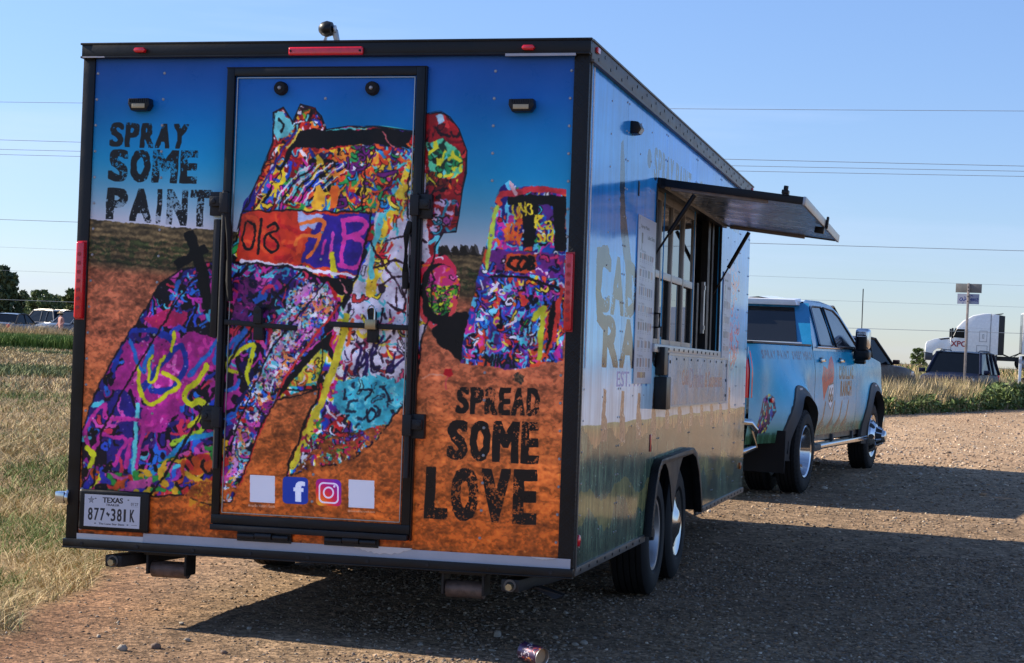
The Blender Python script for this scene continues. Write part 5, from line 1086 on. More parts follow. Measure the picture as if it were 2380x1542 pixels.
def wheel(parent, c, side, R, W, Rr, style, tread=None, tyre_mat=None, n=48, name='wheel'):
    """side = +1 when the outer face looks along +x"""
    e = empty(name, c, parent=parent); s = side; h = W/2
    prof = []
    g = R*.022
    for k, u in enumerate(np.linspace(-1, 1, 11)): prof.append((u*h*.80, R-(.010 if abs(u) > .9 else 0)))
    p = [(-h*.72, Rr+.005), (-h*.95, Rr+.03), (-h, (R+Rr)/2+.01), (-h*.95, R-.045), (-h*.84, R-.012)]
    ribs = []
    for k in range(5):
        a0 = -h*.80+k*h*1.6/5; a1 = a0+h*1.6/5-.008; ribs += [(a0, R), (a1, R), (a1+.001, R-.011), (a1+.007, R-.011)]
    prof = p+ribs[:-2]+[(-a, r) for a, r in p[::-1]]
    t = MB().lathe(prof, (0, 0, 0), 0, n)
    if tread:   # blocks across the shoulder
        for i in range(n):
            a = 2*math.pi*(i+.5)/n
            for sg in (-1, 1):
                q = []
                for da in (-.028, .028):
                    for (xx, r) in ((sg*h*.68, R-.002), (sg*h*.93, R-.030), (sg*h*.95, R-.026), (sg*h*.72, R+.006)): q.append((xx, math.cos(a+da)*r, math.sin(a+da)*r))
                t.add(q, [(0, 1, 2, 3), (4, 7, 6, 5), (0, 4, 5, 1), (1, 5, 6, 2), (2, 6, 7, 3), (3, 7, 4, 0)])
    t.build('tyre', tyre_mat or M_RUB, e, smooth=.5)
    o = s*h
    if style == 'spoke':      # silver spoked trailer wheel
        MB().lathe([(o*.80, Rr+.008), (o*.86, Rr+.010), (o*.84, Rr-.008), (o*.60, Rr-.022), (-o*.6, Rr-.03), (-o*.8, Rr+.006)], (0, 0, 0), 0, n).build('rim', M_ALU, e, smooth=.5)
        b = MB(); b.cyl((o*.25, 0, 0), (o*.55, 0, 0), Rr*.42, Rr*.36, n=24)
        for i in range(8):
            a = 2*math.pi*i/8; u, v = math.cos(a), math.sin(a); w_ = .026
            b.hexa([(o*.2, u*Rr*.3-v*w_, v*Rr*.3+u*w_), (o*.5, u*Rr*.3-v*w_, v*Rr*.3+u*w_), (o*.5, u*Rr*.3+v*w_, v*Rr*.3-u*w_), (o*.2, u*Rr*.3+v*w_, v*Rr*.3-u*w_), (o*.1, u*Rr*.97-v*w_, v*Rr*.97+u*w_), (o*.3, u*Rr*.97-v*w_, v*Rr*.97+u*w_), (o*.3, u*Rr*.97+v*w_, v*Rr*.97-u*w_), (o*.1, u*Rr*.97+v*w_, v*Rr*.97-u*w_)])
        b.build('spokes', M_ALU, e, smooth=.5); MB().cyl((o*.5, 0, 0), (o*.85, 0, 0), .042, .036, n=20).build('hub_cap', M_BLKD, e, smooth=.5)
    elif style == 'cover':    # bright dished cover
        MB().lathe([(o*.82, Rr+.012), (o*.88, Rr+.008), (o*.80, Rr-.01), (o*.72, Rr*.8), (o*.86, Rr*.5), (o*1.0, Rr*.36), (o*1.06, Rr*.2), (o*1.08, 0)], (0, 0, 0), 0, n).build('rim', M_CHR, e, smooth=.5)
    elif style == 'dual_rear':   # deep dished chrome rim of a dual wheel
        MB().lathe([(o*.86, Rr+.012), (o*.92, Rr+.004), (o*.84, Rr-.012), (o*.3, Rr-.03), (-o*.35, Rr-.045), (-o*.55, Rr*.75), (-o*.5, Rr*.42), (-o*.1, Rr*.40), (o*.05, Rr*.34), (o*.1, 0)], (0, 0, 0), 0, n).build('rim', M_CHR, e, smooth=.5)
        b = MB(); [b.cyl((-o*.45, math.cos(k*.785)*Rr*.56, math.sin(k*.785)*Rr*.56), (-o*.3, math.cos(k*.785)*Rr*.56, math.sin(k*.785)*Rr*.56), .014, n=8) for k in range(8)]; b.build('wheel_nuts', M_CHR, e, kind='stuff')
    elif style == 'dual_front':  # chrome face pushed outwards with oval holes and a tall hub
        MB().lathe([(o*.86, Rr+.012), (o*.94, Rr+.006), (o*.90, Rr-.012), (o*.80, Rr*.88), (o*.78, Rr*.80), (o*1.02, Rr*.76), (o*1.3, Rr*.60), (o*1.42, Rr*.50), (o*1.44, Rr*.34)], (0, 0, 0), 0, n).build('rim', M_CHR, e, smooth=.5)
        b = MB()
        for k in range(8):
            a = 2*math.pi*k/8; ca, sa = math.cos(a), math.sin(a); q = []
            for j in range(12):
                t_ = 2*math.pi*j/12; rr_ = Rr*.72+.034*math.cos(t_); tt = .030*math.sin(t_)
                xx = o*(1.0+(Rr*.76-rr_)/Rr*1.75)+s*.004; q.append((xx, ca*rr_-sa*tt, sa*rr_+ca*tt))
            b.add(q, [tuple(range(12))])
        b.build('hand_holes', M_BLK, e, kind='stuff')
        b = MB(); b.lathe([(o*1.40, Rr*.44), (o*1.9, Rr*.34), (o*2.15, Rr*.26)], (0, 0, 0), 0, 24); b.build('hub', M_BLKD, e, smooth=.5)
        b = MB()
        for k in range(8):
            a = 2*math.pi*(k+.5)/8; b.cyl((o*1.44, math.cos(a)*Rr*.46, math.sin(a)*Rr*.46), (o*1.95, math.cos(a)*Rr*.34, math.sin(a)*Rr*.34), .016, .012, n=8)
        b.lathe([(o*1.9, Rr*.33), (o*2.25, Rr*.27), (o*2.32, Rr*.2), (o*2.34, 0)], (0, 0, 0), 0, 20); b.build('hub_cap', M_CHR, e, smooth=.5)
    else:
        MB().lathe([(o*.80, Rr+.01), (o*.86, Rr), (o*.70, Rr*.9), (o*.62, Rr*.4), (o*.8, 0)], (0, 0, 0), 0, n).build('rim', M_ALU, e, smooth=.5)
    return e
zt = -TILT_A
for sx in (1, -1):
    for y, st_ in ((2.55, 'spoke'), (3.42, 'cover')):
        wheel(trailer, (sx*1.155, y, .360+.0073*y-.0148*sx*1.15), sx, .362, .235, .205, st_)
b = MB(); [b.cyl((-1.05, y, .37), (1.05, y, .37), .04, n=12) for y in (2.55, 3.42)]; b.box((-.55, .9, .31), (-.48, TL, .40)); b.box((.48, .9, .31), (.55, TL, .40)); b.box((-.03, 4.6, .32), (.03, 8.05, .42)); b.build('chassis', M_BLKD, trailer)
b = MB(); b.hexa([(-.56, 6.6, .32), (-.46, 6.6, .32), (.02, 7.95, .32), (-.06, 7.95, .32), (-.56, 6.6, .42), (-.46, 6.6, .42), (.02, 7.95, .42), (-.06, 7.95, .42)]); b.hexa([(.46, 6.6, .32), (.56, 6.6, .32), (.06, 7.95, .32), (-.02, 7.95, .32), (.46, 6.6, .42), (.56, 6.6, .42), (.06, 7.95, .42), (-.02, 7.95, .42)]); b.build('tongue', M_BLKD, trailer)
# ---- rollers and stabiliser jacks under the tail
for (px0, px1, py0, py1) in ((1033, 1130, 1330, 1394), (350, 441, 1288, 1347)):
    x0, z1_ = RR(px0, py0, .12); x1, z0_ = RR(px1, py1, .12); z1_ = .37
    b = MB(); b.box((x0-.01, .06, z1_-.025), (x1+.01, .20, z1_)); b.box((x0, .07, z0_+.02), (x0+.012, .19, z1_-.02)); b.box((x1-.012, .07, z0_+.02), (x1, .19, z1_-.02)); br = b.build('skid_roller', M_BLKD, trailer, bevel=.003)
    MB().cyl((x0+.014, .13, z0_+.043), (x1-.014, .13, z0_+.043), .042, n=24).build('roller', M_RUST, br, smooth=.6)
for sx, (x, z) in ((1, (1.0, .315)), (-1, (-1.04, .310))):
    b = MB(); b.tube([(x-.02*sx, .03, z), (x+.0, .5, z+.03)], .001, 4)
    b = MB(); dx = .16 if sx > 0 else .24
    b.hexa([(x-.045, .0, z-.03), (x+.045, .0, z-.03), (x+dx+.045, .55, z+.0), (x+dx-.045, .55, z+.0), (x-.045, .0, z+.03), (x+.045, .0, z+.03), (x+dx+.045, .55, z+.055), (x+dx-.045, .55, z+.055)]); jk = b.build('stabiliser_jack', M_BLKD, trailer, bevel=.008)
    b = MB(); b.lathe([(-.006, .030), (-.006, .020), (-.0, .020), (-.0, .030)], (x, -.0, z), 1, 20, True); b.build('jack_collar', M_FASC, jk)
    MB().cyl((x+.0, -.03, z-.005), (x, .0, z-.005), .017, n=6).build('jack_nut', M_BRASS, jk)
    if sx > 0: MB().hexa([(x+.09, .12, z-.02), (x+.20, .08, z-.06), (x+.22, .14, z-.06), (x+.11, .18, z-.02), (x+.09, .12, z-.01), (x+.24, .08, z-.04), (x+.24, .14, z-.04), (x+.11, .18, z-.01)]).build('jack_foot', M_BLKD, jk)
# ---- lamp-shaped camera on the roof
b = MB(); b.cbox((-.03, .06, 2.902), (.10, .06, .012)); b.prism([(-.055, 2.90), (-.04, 2.94), (-.02, 2.96), (.0, 2.99), (.02, 2.965), (.035, 2.90), (.01, 2.90), (-.005, 2.945), (-.035, 2.93), (-.035, 2.90)], 1, .05, .07); cm = b.build('roof_camera', M_ALU, trailer, bevel=.003)
b = MB(); b.lathe([(-.045, .0), (-.04, .018), (-.025, .033), (0, .040), (.025, .033), (.035, .0)], (-.028, .045, 2.968), 0, 20); b.build('camera_housing', M_BLK, cm, smooth=.8)
MB().cyl((.010, .045, 2.968), (.016, .045, 2.968), .018, n=16).build('camera_lens', M_ALU, cm)

# ---- padlock hanging on the right handle (a thing of its own)
pl = empty('padlock', (0, 0, 0), (TILT_A, -TILT_B, 0), 'brass padlock with silver shackle hanging from the right latch of the rear door', 'padlock')
x, z = RR(864, 722, -.07)
MB().box((x-.030, -.082, z-.090), (x+.024, -.060, z-.042)).build('padlock_body', M_BRASS, pl, bevel=.004)
b = MB(); b.tube([(x-.020, -.071, z-.045), (x-.020, -.071, z+.006), (x-.014, -.071, z+.020), (x-.002, -.071, z+.026), (x+.009, -.071, z+.020), (x+.015, -.071, z+.006), (x+.015, -.071, z-.045)], .0048, 8); b.build('shackle', M_CHR, pl, smooth=.9)
# ---------------------------------------------------------------- blue crew-cab pickup in front of the trailer
TRX, TRY, TRA = .36, 9.70, -.136
TZ = tz(TRX, TRY)
def truck_print():
    w, h = 1150, 270; Y0_, Y1_, A, B = -1.4, 5.5, .40, 2.02
    c = Canvas(w, h, lambda y, z: ((y-Y0_)/(Y1_-Y0_)*w, (B-z)/(B-A)*h)); Y, X = np.mgrid[0:h, 0:w].astype(np.float32); zz = B-Y/h*(B-A); yy = Y0_+X/w*(Y1_-Y0_)
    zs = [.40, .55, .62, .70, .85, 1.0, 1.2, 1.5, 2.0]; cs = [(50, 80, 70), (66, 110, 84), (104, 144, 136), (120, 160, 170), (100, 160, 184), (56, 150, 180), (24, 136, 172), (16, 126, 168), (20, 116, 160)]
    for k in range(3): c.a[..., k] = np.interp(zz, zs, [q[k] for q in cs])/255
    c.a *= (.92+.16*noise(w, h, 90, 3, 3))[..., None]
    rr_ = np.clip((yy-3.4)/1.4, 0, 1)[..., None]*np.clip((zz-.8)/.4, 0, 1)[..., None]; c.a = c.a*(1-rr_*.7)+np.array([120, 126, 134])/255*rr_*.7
    c.letters('SPRAY PAINT', [(-1.02, 1.375), (.10, 1.375), (.10, 1.29), (-1.02, 1.29)], (24, 54, 92), .5, 1.2, 0, 3, .2, 0); c.letters('SWEET MERCH', [(.22, 1.375), (1.14, 1.375), (1.14, 1.29), (.22, 1.29)], (24, 54, 92), .5, 1.2, 0, 4, .2, 0)
    m = c.poly([(1.52, 1.10), (1.60, 1.24), (1.80, 1.20), (1.95, 1.30), (2.10, 1.34), (2.16, 1.2), (2.10, 1.05), (1.92, 1.04), (1.80, .98), (1.66, .86), (1.60, .96)], (170, 30, 44), rough=1.2)
    c.text('Route', [(1.60, 1.2), (2.06, 1.26), (2.06, 1.12), (1.60, 1.04)], (60, 70, 110), hd=.6, alpha=.6)
    sh = [(1.90, 1.03), (2.12, 1.05), (2.15, .96), (2.12, .84), (2.01, .77), (1.90, .83), (1.87, .95)]; c.poly(sh, (196, 206, 214)); q = c.pts(sh); c.line(q+[q[0]], 2, (40, 44, 50), raw=True)
    c.text('66', [(1.91, 1.0), (2.11, 1.0), (2.11, .84), (1.91, .84)], (28, 30, 36), hd=1.6)
    c.letters('CADILLAC', [(2.40, 1.235), (3.20, 1.235), (3.20, 1.085), (2.40, 1.085)], (34, 34, 40), 1.3, 1.8, 0, 5, .08, 0); c.letters('RANCH', [(2.50, 1.07), (3.12, 1.07), (3.12, .90), (2.50, .90)], (34, 34, 40), 1.8, 1.8, 0, 6, .08, 0)
    c.text('EST. 1974', [(2.7, .885), (3.0, .885), (3.0, .86), (2.7, .86)], (50, 90, 130))
    c.text('4X4', [(1.55, 1.34), (1.70, 1.34), (1.70, 1.31), (1.55, 1.31)], (90, 96, 110)); c.text('SIERRA 3500 HD', [(3.62, 1.28), (4.5, 1.28), (4.5, 1.23), (3.62, 1.23)], (150, 156, 164), hd=.6)
    for y0 in (1.55, 2.02, 2.42, 2.78):
        c.curve([(y0-.06, .58), (y0+.10, .66), (y0+.14, .74), (y0+.20, .84)], 9, (104, 82, 66), w1=7)
        c.poly([(y0-.12, .60), (y0, .575), (y0+.22, .60), (y0+.2, .64), (y0+.05, .65)], (50, 70, 70), .6, 1)
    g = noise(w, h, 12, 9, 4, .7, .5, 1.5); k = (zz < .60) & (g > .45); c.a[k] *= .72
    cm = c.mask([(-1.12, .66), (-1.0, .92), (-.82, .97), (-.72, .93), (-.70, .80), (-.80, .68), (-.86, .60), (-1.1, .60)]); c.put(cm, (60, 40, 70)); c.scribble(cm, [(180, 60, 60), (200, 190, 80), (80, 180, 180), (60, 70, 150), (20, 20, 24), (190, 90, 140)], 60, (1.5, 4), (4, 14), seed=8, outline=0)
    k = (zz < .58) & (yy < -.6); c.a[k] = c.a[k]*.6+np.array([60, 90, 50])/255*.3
    return c, (1, Y0_, Y1_, 2, A, B)
cv, UVT = truck_print()
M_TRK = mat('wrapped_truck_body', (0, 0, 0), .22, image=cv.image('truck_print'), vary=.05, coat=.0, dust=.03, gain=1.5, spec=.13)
M_TRKW = mat('white_cab_paint', (.85, .86, .88), .25, coat=.6, vary=.05)
M_TRKB = mat('blue_cab_paint', srgb((24, 122, 172)), .28, coat=.7, vary=.08)
M_PLAS = mat('grey_black_plastic', (.035, .035, .037), .6, vary=.2, dust=.35, dustcol=(.12, .10, .08))
M_TINT = glass('tinted_glass', (.012, .014, .018), .12); M_CLR = glass('side_glass', (.02, .03, .035), .5)
M_HEAD = mat('lamp_clear', (.7, .72, .75), .1, coat=.8)
truck = empty('pickup_truck', (TRX, TRY, TZ), (0.004, 0, TRA), 'sky-blue crew-cab pickup with printed doors hitched to the food trailer', 'pickup truck')
GA, GB = 4.37, 0.0
def half(y, z):
    base = 1.015 - .055*smooth((z-1.15)/.35) - .03*smooth((.75-z)/.3)
    if y < -1.0: base -= .06*smooth((-1.0-y)/.35)
    if y > 4.9: base -= .16*smooth((y-4.9)/.6)
    base += .205*math.exp(-(abs(y)/.66)**4)*float(smooth((1.30-z)/.55))
    base += .06*math.exp(-(abs(y-GA)/.62)**4)*float(smooth((1.15-z)/.4))
    return float(base)
def arch(y):
    z = .50
    for c in (GB, GA):
        d = abs(y-c); R = .53
        if d < R: z = max(z, .40+math.sqrt(R*R-d*d)*1.06)
    return z
def body_strip(name, ya, yb, ztop, parent, m, n=None, side=1, uv=UVT):
    n = n or max(4, int((yb-ya)/.06)); ys = np.linspace(ya, yb, n); P = []
    for y in ys:
        zl = arch(y); zt_ = ztop(y) if callable(ztop) else ztop
        P.append([(side*half(y, z), y, z) for z in np.linspace(zl, zt_, 13)])
        last = P[-1][-1]; P[-1].append((side*(abs(last[0])-.02), y, last[2]+.012)); P[-1].append((side*(abs(last[0])-.07), y, last[2]+.014))
    return MB().grid(P).build(name, m, parent, smooth=.6, uv=uv)
for s in (1, -1):
    body_strip('bed_side', -1.30, 1.185, 1.425, truck, M_TRK, side=s)
    d1 = body_strip('rear_door', 1.20, 2.27, 1.415, truck, M_TRK, side=s); d2 = body_strip('front_door', 2.275, 3.42, lambda y: 1.415-.015*max(0, y-2.8), truck, M_TRK, side=s)
    body_strip('front_fender', 3.425, 5.42, lambda y: 1.405-.07*max(0, y-3.4)**1.3, truck, M_TRK, side=s)
    for d, y in ((d1, 1.42), (d2, 2.42)):
        MB().cbox((s*(half(y+.1, 1.29)+.022), y+.10, 1.29), (.028, .21, .032)).build('handle', M_CHR, d, bevel=.010)
        MB().cbox((s*(half(y+.1, 1.29)+.002), y+.10, 1.29), (.008, .10, .06)).build('handle_cup', M_PLAS, d, bevel=.003)
    # arch flares
    for c, w_ in ((GB, .05), (GA, .045)):
        P = []
        for k in range(25):
            a = math.pi*(-.13+1.26*k/24); R0 = .515; R1 = .62
            y, z = c+R0*math.cos(a), .40+R0*1.06*math.sin(a); y1, z1_ = c+R1*math.cos(a), .40+R1*1.04*math.sin(a)
            z, z1_ = max(z, .33), max(z1_, .33); xa_, xb_ = half(y, max(z, .5))+.012, half(y1, max(z1_, .5))+.006
            P.append([(s*(xa_-.06), y, z), (s*(xa_+w_*.6), y, z), (s*(xb_+w_*.7), y+(y1-y)*.35, z+(z1_-z)*.35), (s*(xb_+.012), y1, z1_), (s*(xb_-.03), y1, z1_)])
        MB().grid(P).build('wheel_flare', M_PLAS, truck, smooth=.8)
        q = half(c, 1.05); MB().cbox((s*(q+.035), c, .40+.585*1.04), (.012, .11, .022)).build('flare_reflector', M_WHT, truck, bevel=.003)
        b = MB(); Pn = [(s*.62, c+.53*math.cos(math.pi*k/16), .40+.56*math.sin(math.pi*k/16)) for k in range(17)]; b.add(Pn+[(s*(half(c, .9)-.02), p[1], p[2]) for p in Pn], [(k, k+1, 18+k, 17+k) for k in range(16)]); b.add([(s*.62, p[1], p[2]) for p in Pn]+[(s*.62, c-.53, .35), (s*.62, c+.53, .35)], [tuple(range(19))]); b.build('wheel_well', M_BLKD, truck)
    # greenhouse side
    def gx(z): return s*(.975-.20*((z-1.42)/.51)**1.15 if z > 1.42 else .975)
    def gpt(y, z, o=0.0): return (gx(z)+s*o, y, z)
    # outer shell of the cab side as a ring of strips around the glass
    top = lambda y: 1.895+.03*math.sin(math.pi*np.clip((y-1.2)/2.3, 0, 1))
    A_ = [(1.205, 1.42), (3.72, 1.395)]
    outl = [(1.205, 1.43), (1.42, 1.88), (1.6, 1.925), (2.3, 1.935), (2.85, 1.905), (3.15, 1.82), (3.62, 1.50), (3.78, 1.39)]
    g1 = [(1.50, 1.445), (1.66, 1.83), (1.74, 1.86), (2.20, 1.865), (2.20, 1.445)]; g2 = [(2.33, 1.445), (2.33, 1.865), (2.80, 1.845), (3.02, 1.77), (3.50, 1.47), (3.50, 1.445)]
    P = []
    for y in np.linspace(1.205, 3.78, 44):
        zt_ = float(np.interp(y, [p[0] for p in outl], [p[1] for p in outl])); P.append([gpt(y, z) for z in np.linspace(1.39, zt_, 8)])
    MB().grid(P).build('cab_side', M_TRKB, truck, smooth=.5)
    for gl, m_ in ((g1, M_TINT), (g2, M_CLR)):
        b = MB(); b.add([gpt(y, z, .006) for y, z in gl], [tuple(range(len(gl)))]); wn_ = b.build('side_window', mat('cab_shadow', (.010, .011, .013), .9), truck)
        b = MB(); b.add([gpt(y, z, .012) for y, z in gl], [tuple(range(len(gl)))]); b.build('pane', mat('window_sheet', (.02, .026, .036), .03, vary=0, spec=.55), wn_)
        lp = [gpt(y, z, .012) for y, z in gl]; b = MB(); b.tube(lp+[lp[0]], .013, 6); b.build('window_trim', M_BLK, wn_, smooth=.8)
        if gl is g1: b = MB(); b.tube([gpt(y-.01, z+.012, .016) for y, z in g1[:4]], .007, 6); b.build('chrome_trim', M_CHR, wn_, smooth=.8)
    b = MB(); b.tube([(s*.99, y, 1.428) for y in np.linspace(1.35, 3.5, 8)], .009, 6); b.build('belt_trim', M_CHR, truck, smooth=.8)
    # mirror
    b = MB(); b.box((.95, 3.28, 1.40), (1.02, 3.36, 1.44)) if s > 0 else b.box((-1.02, 3.28, 1.40), (-.95, 3.36, 1.44)); mr = b.build('mirror', M_BLK, truck, bevel=.01)
    X0, X1 = sorted((s*1.0, s*1.16))
    MB().box((X0, 3.26, 1.43), (X1, 3.42, 1.67)).build('mirror_cap', M_CHR, mr, bevel=.045, segs=4)
    b = MB(); b.box((X0+.02, 3.235, 1.40), (X1-.02, 3.38, 1.60)); b.box((X0-.01, 3.24, 1.31), (X1+.01, 3.42, 1.43)); b.build('mirror_shell', M_BLK, mr, bevel=.04, segs=4)
    b = MB(); [b.cbox((s*1.08, 3.245, z), (.10, .02, .010)) for z in (1.58, 1.605, 1.63)]; b.build('marker_stripes', M_HEAD, mr)
    MB().cbox((s*1.06, 3.33, 1.29), (.13, .10, .06)).build('mirror_arm', M_BLK, mr, bevel=.03)
    # side step
    b = MB(); b.hexa([(s*1.00, .66, .375), (s*1.14, .66, .375), (s*1.10, 3.78, .375), (s*.98, 3.78, .375), (s*1.00, .66, .43), (s*1.14, .66, .43), (s*1.10, 3.78, .43), (s*.98, 3.78, .43)]); st_ = b.build('side_step', M_CHR, truck, bevel=.018, segs=3)
    b = MB(); b.hexa([(s*1.00, .64, .37), (s*1.155, .64, .37), (s*1.15, 1.0, .37), (s*.98, 1.0, .37), (s*1.0, .64, .436), (s*1.155, .64, .436), (s*1.15, 1.0, .436), (s*.98, 1.0, .436)]); [b.cbox((s*.9, y, .45), (.2, .06, .08)) for y in (1.3, 2.3, 3.4)]; b.build('step_end', M_PLAS, st_, bevel=.01)
    MB().box((min(s*.90, s*.975), .55, .44), (max(s*.90, s*.975), 3.85, .53)).build('rocker_panel', M_BLK, truck)
    # lamps
    P = []
    for k in range(9):
        z = .93+.43*k/8; P.append([(s*(half(-1.3, z)+.006), -1.12-.05*math.sin(math.pi*k/8), z), (s*(half(-1.3, z)+.012), -1.25, z), (s*(half(-1.3, z)-.02), -1.325, z), (s*(half(-1.3, z)-.16), -1.33, z)])
    MB().grid(P).build('tail_light', M_RED, truck, smooth=.6)
    MB().cbox((s*half(-.74, .88), -.78, .905), (.02, .10, .045)).build('side_marker', M_RED, truck, bevel=.008)
    MB().box((min(s*.45, s*1.21), -.66, .22), (max(s*.45, s*1.16), -.64, .62)).build('mud_flap', M_RUB, truck)
    b = MB(); b.box((min(s*.55, s*.93), -1.34, .46), (max(s*.55, s*.93), -1.15, .64)); b.build('bumper_corner', M_BLK, truck, bevel=.02)
    b = MB(); b.tube([(s*.52, -1.36, .715), (s*.86, -1.365, .715), (s*.975, -1.28, .705), (s*1.0, -1.20, .64), (s*.99, -1.15, .48), (s*.93, -1.30, .44), (s*.6, -1.37, .43)], .035, 8); b.build('bumper_trim', M_CHR, truck, smooth=.9)
    # wheels
    wheel(truck, (s*1.105, 0, .402), s, .402, .235, .245, 'dual_rear', True); wheel(truck, (s*.79, 0, .402), s, .402, .235, .245, 'plain', True)
    wheel(truck, (s*.93, GA, .402), s, .402, .24, .245, 'dual_front', True)
MB().box((-1.30, -1.30, .70), (1.30, -1.30, .70)) if False else None
MB().box((-.93, -1.315, .74), (.93, -1.27, 1.40)).build('tailgate', M_TRKB, truck, bevel=.01)
b = MB(); b.box((-.90, -1.40, .45), (.90, -1.16, .68)); b.build('rear_bumper', M_CHR, truck, bevel=.03)
b = MB(); b.box((-.90, -1.25, .78), (.90, 1.15, .82)); b.box((-.91, 1.10, .8), (.91, 1.15, 1.43)); b.build('bed_floor', M_BLKD, truck)
b = MB(); [b.box((min(s*.86, s*.965), -1.28, 1.432), (max(s*.86, s*.965), 1.18, 1.452)) for s in (1, -1)]; b.build('bed_rail_cap', M_PLAS, truck, bevel=.005)
# cab back, roof, screens, bonnet
P = [[(x, 1.205+.0*abs(x), 1.0), (x, 1.205, 1.42), (x*.86/.96, 1.40, 1.885)] for x in np.linspace(-.965, .965, 9)]
MB().grid(P).build('cab_back', M_TRKB, truck)
b = MB(); b.add([(-.80, 1.215, 1.475), (.80, 1.215, 1.475), (.72, 1.385, 1.835), (-.72, 1.385, 1.835)], [(0, 1, 2, 3)]); rw = b.build('rear_window', mat('cab_shadow', (.01, .011, .013), .9), truck)
b = MB(); b.add([(-.80, 1.207, 1.475), (.80, 1.207, 1.475), (.72, 1.377, 1.835), (-.72, 1.377, 1.835)], [(0, 1, 2, 3)]); b.build('pane', mat('rear_window_sheet', (.012, .014, .018), .05, vary=0, spec=.5, coat=.2), rw)
b = MB(); b.box((-.86, 1.17, 1.432), (.86, 1.2, 1.468)); b.build('window_sill', M_TRKW, rw, bevel=.004)
P = []
for y in np.linspace(1.36, 3.10, 16):
    t = (y-1.36)/1.74; zc_ = 1.93+.028*math.sin(math.pi*min(1, t*1.05))-.05*max(0, t-.8)*2; row = []
    for u in np.linspace(-1, 1, 15):
        row.append((u*.785, y, zc_-.035*abs(u)**3+(.012 if abs(abs(u)-.45) < .12 else 0)))
    P.append(row)
MB().grid(P).build('cab_roof', M_TRKW, truck, smooth=.9)
b = MB(); b.hexa([(-.76, 1.30, 1.855), (.76, 1.30, 1.855), (.78, 1.42, 1.86), (-.78, 1.42, 1.86), (-.74, 1.28, 1.915), (.74, 1.28, 1.915), (.76, 1.50, 1.935), (-.76, 1.50, 1.935)]); b.build('roof_spoiler', M_TRKW, truck, bevel=.012)
MB().cbox((.0, 1.275, 1.90), (.3, .03, .035)).build('brake_light', M_RED, truck, bevel=.006)
b = MB(); [b.cbox((x, 2.95, 1.945), (.12, .10, .03)) for x in (-.5, -.25, 0, .25, .5)]; b.build('clearance_lamps', M_TRKW, truck, bevel=.012)
P = [[(x*(.78+.19*t), 3.08+.72*t, 1.915-.53*t) for x in np.linspace(-1, 1, 7)] for t in np.linspace(0, 1, 5)]
MB().grid(P).build('windscreen', M_TINT, truck, smooth=.9)
P = [[(x*(.97-.12*t), 3.78+1.62*t, 1.40-.03*t-.13*t*t+.03*(1-abs(x))) for x in np.linspace(-1, 1, 9)] for t in np.linspace(0, 1, 7)]
MB().grid(P).build('bonnet', M_TRKB, truck, smooth=.9)
b = MB(); b.box((-.88, 5.36, .50), (.88, 5.46, 1.26)); b.build('grille', M_BLK, truck, bevel=.03); MB().box((-.98, 5.30, .38), (.98, 5.56, .62)).build('front_bumper', M_CHR, truck, bevel=.05)
b = MB(); b.box((-.45, -1.2, .38), (-.33, 5.2, .56)); b.box((.33, -1.2, .38), (.45, 5.2, .56)); b.box((-.9, 1.2, .5), (.9, 5.2, .56)); b.cyl((-.9, 0, .40), (.9, 0, .40), .06, n=12); b.cyl((-.8, GA, .40), (.8, GA, .40), .05, n=12); b.cbox((0, 0, .4), (.3, .3, .28)); b.build('chassis', M_BLKD, truck)
b = MB(); b.box((-.55, 1.6, .9), (-.1, 1.8, 1.62)); b.box((.1, 1.6, .9), (.55, 1.8, 1.62)); b.box((-.9, 1.25, .56), (.9, 3.6, .9)); b.build('cab_seats', M_DARKIN, truck)
b = MB(); b.tube([(.86, 4.35, 1.34), (.865, 4.34, 1.7), (.87, 4.30, 2.16)], .006, 6); b.build('antenna', M_BLKD, truck)
b = MB(); b.box((-.05, -1.60, .36), (.05, -1.30, .44)); b.build('hitch', M_BLKD, truck)
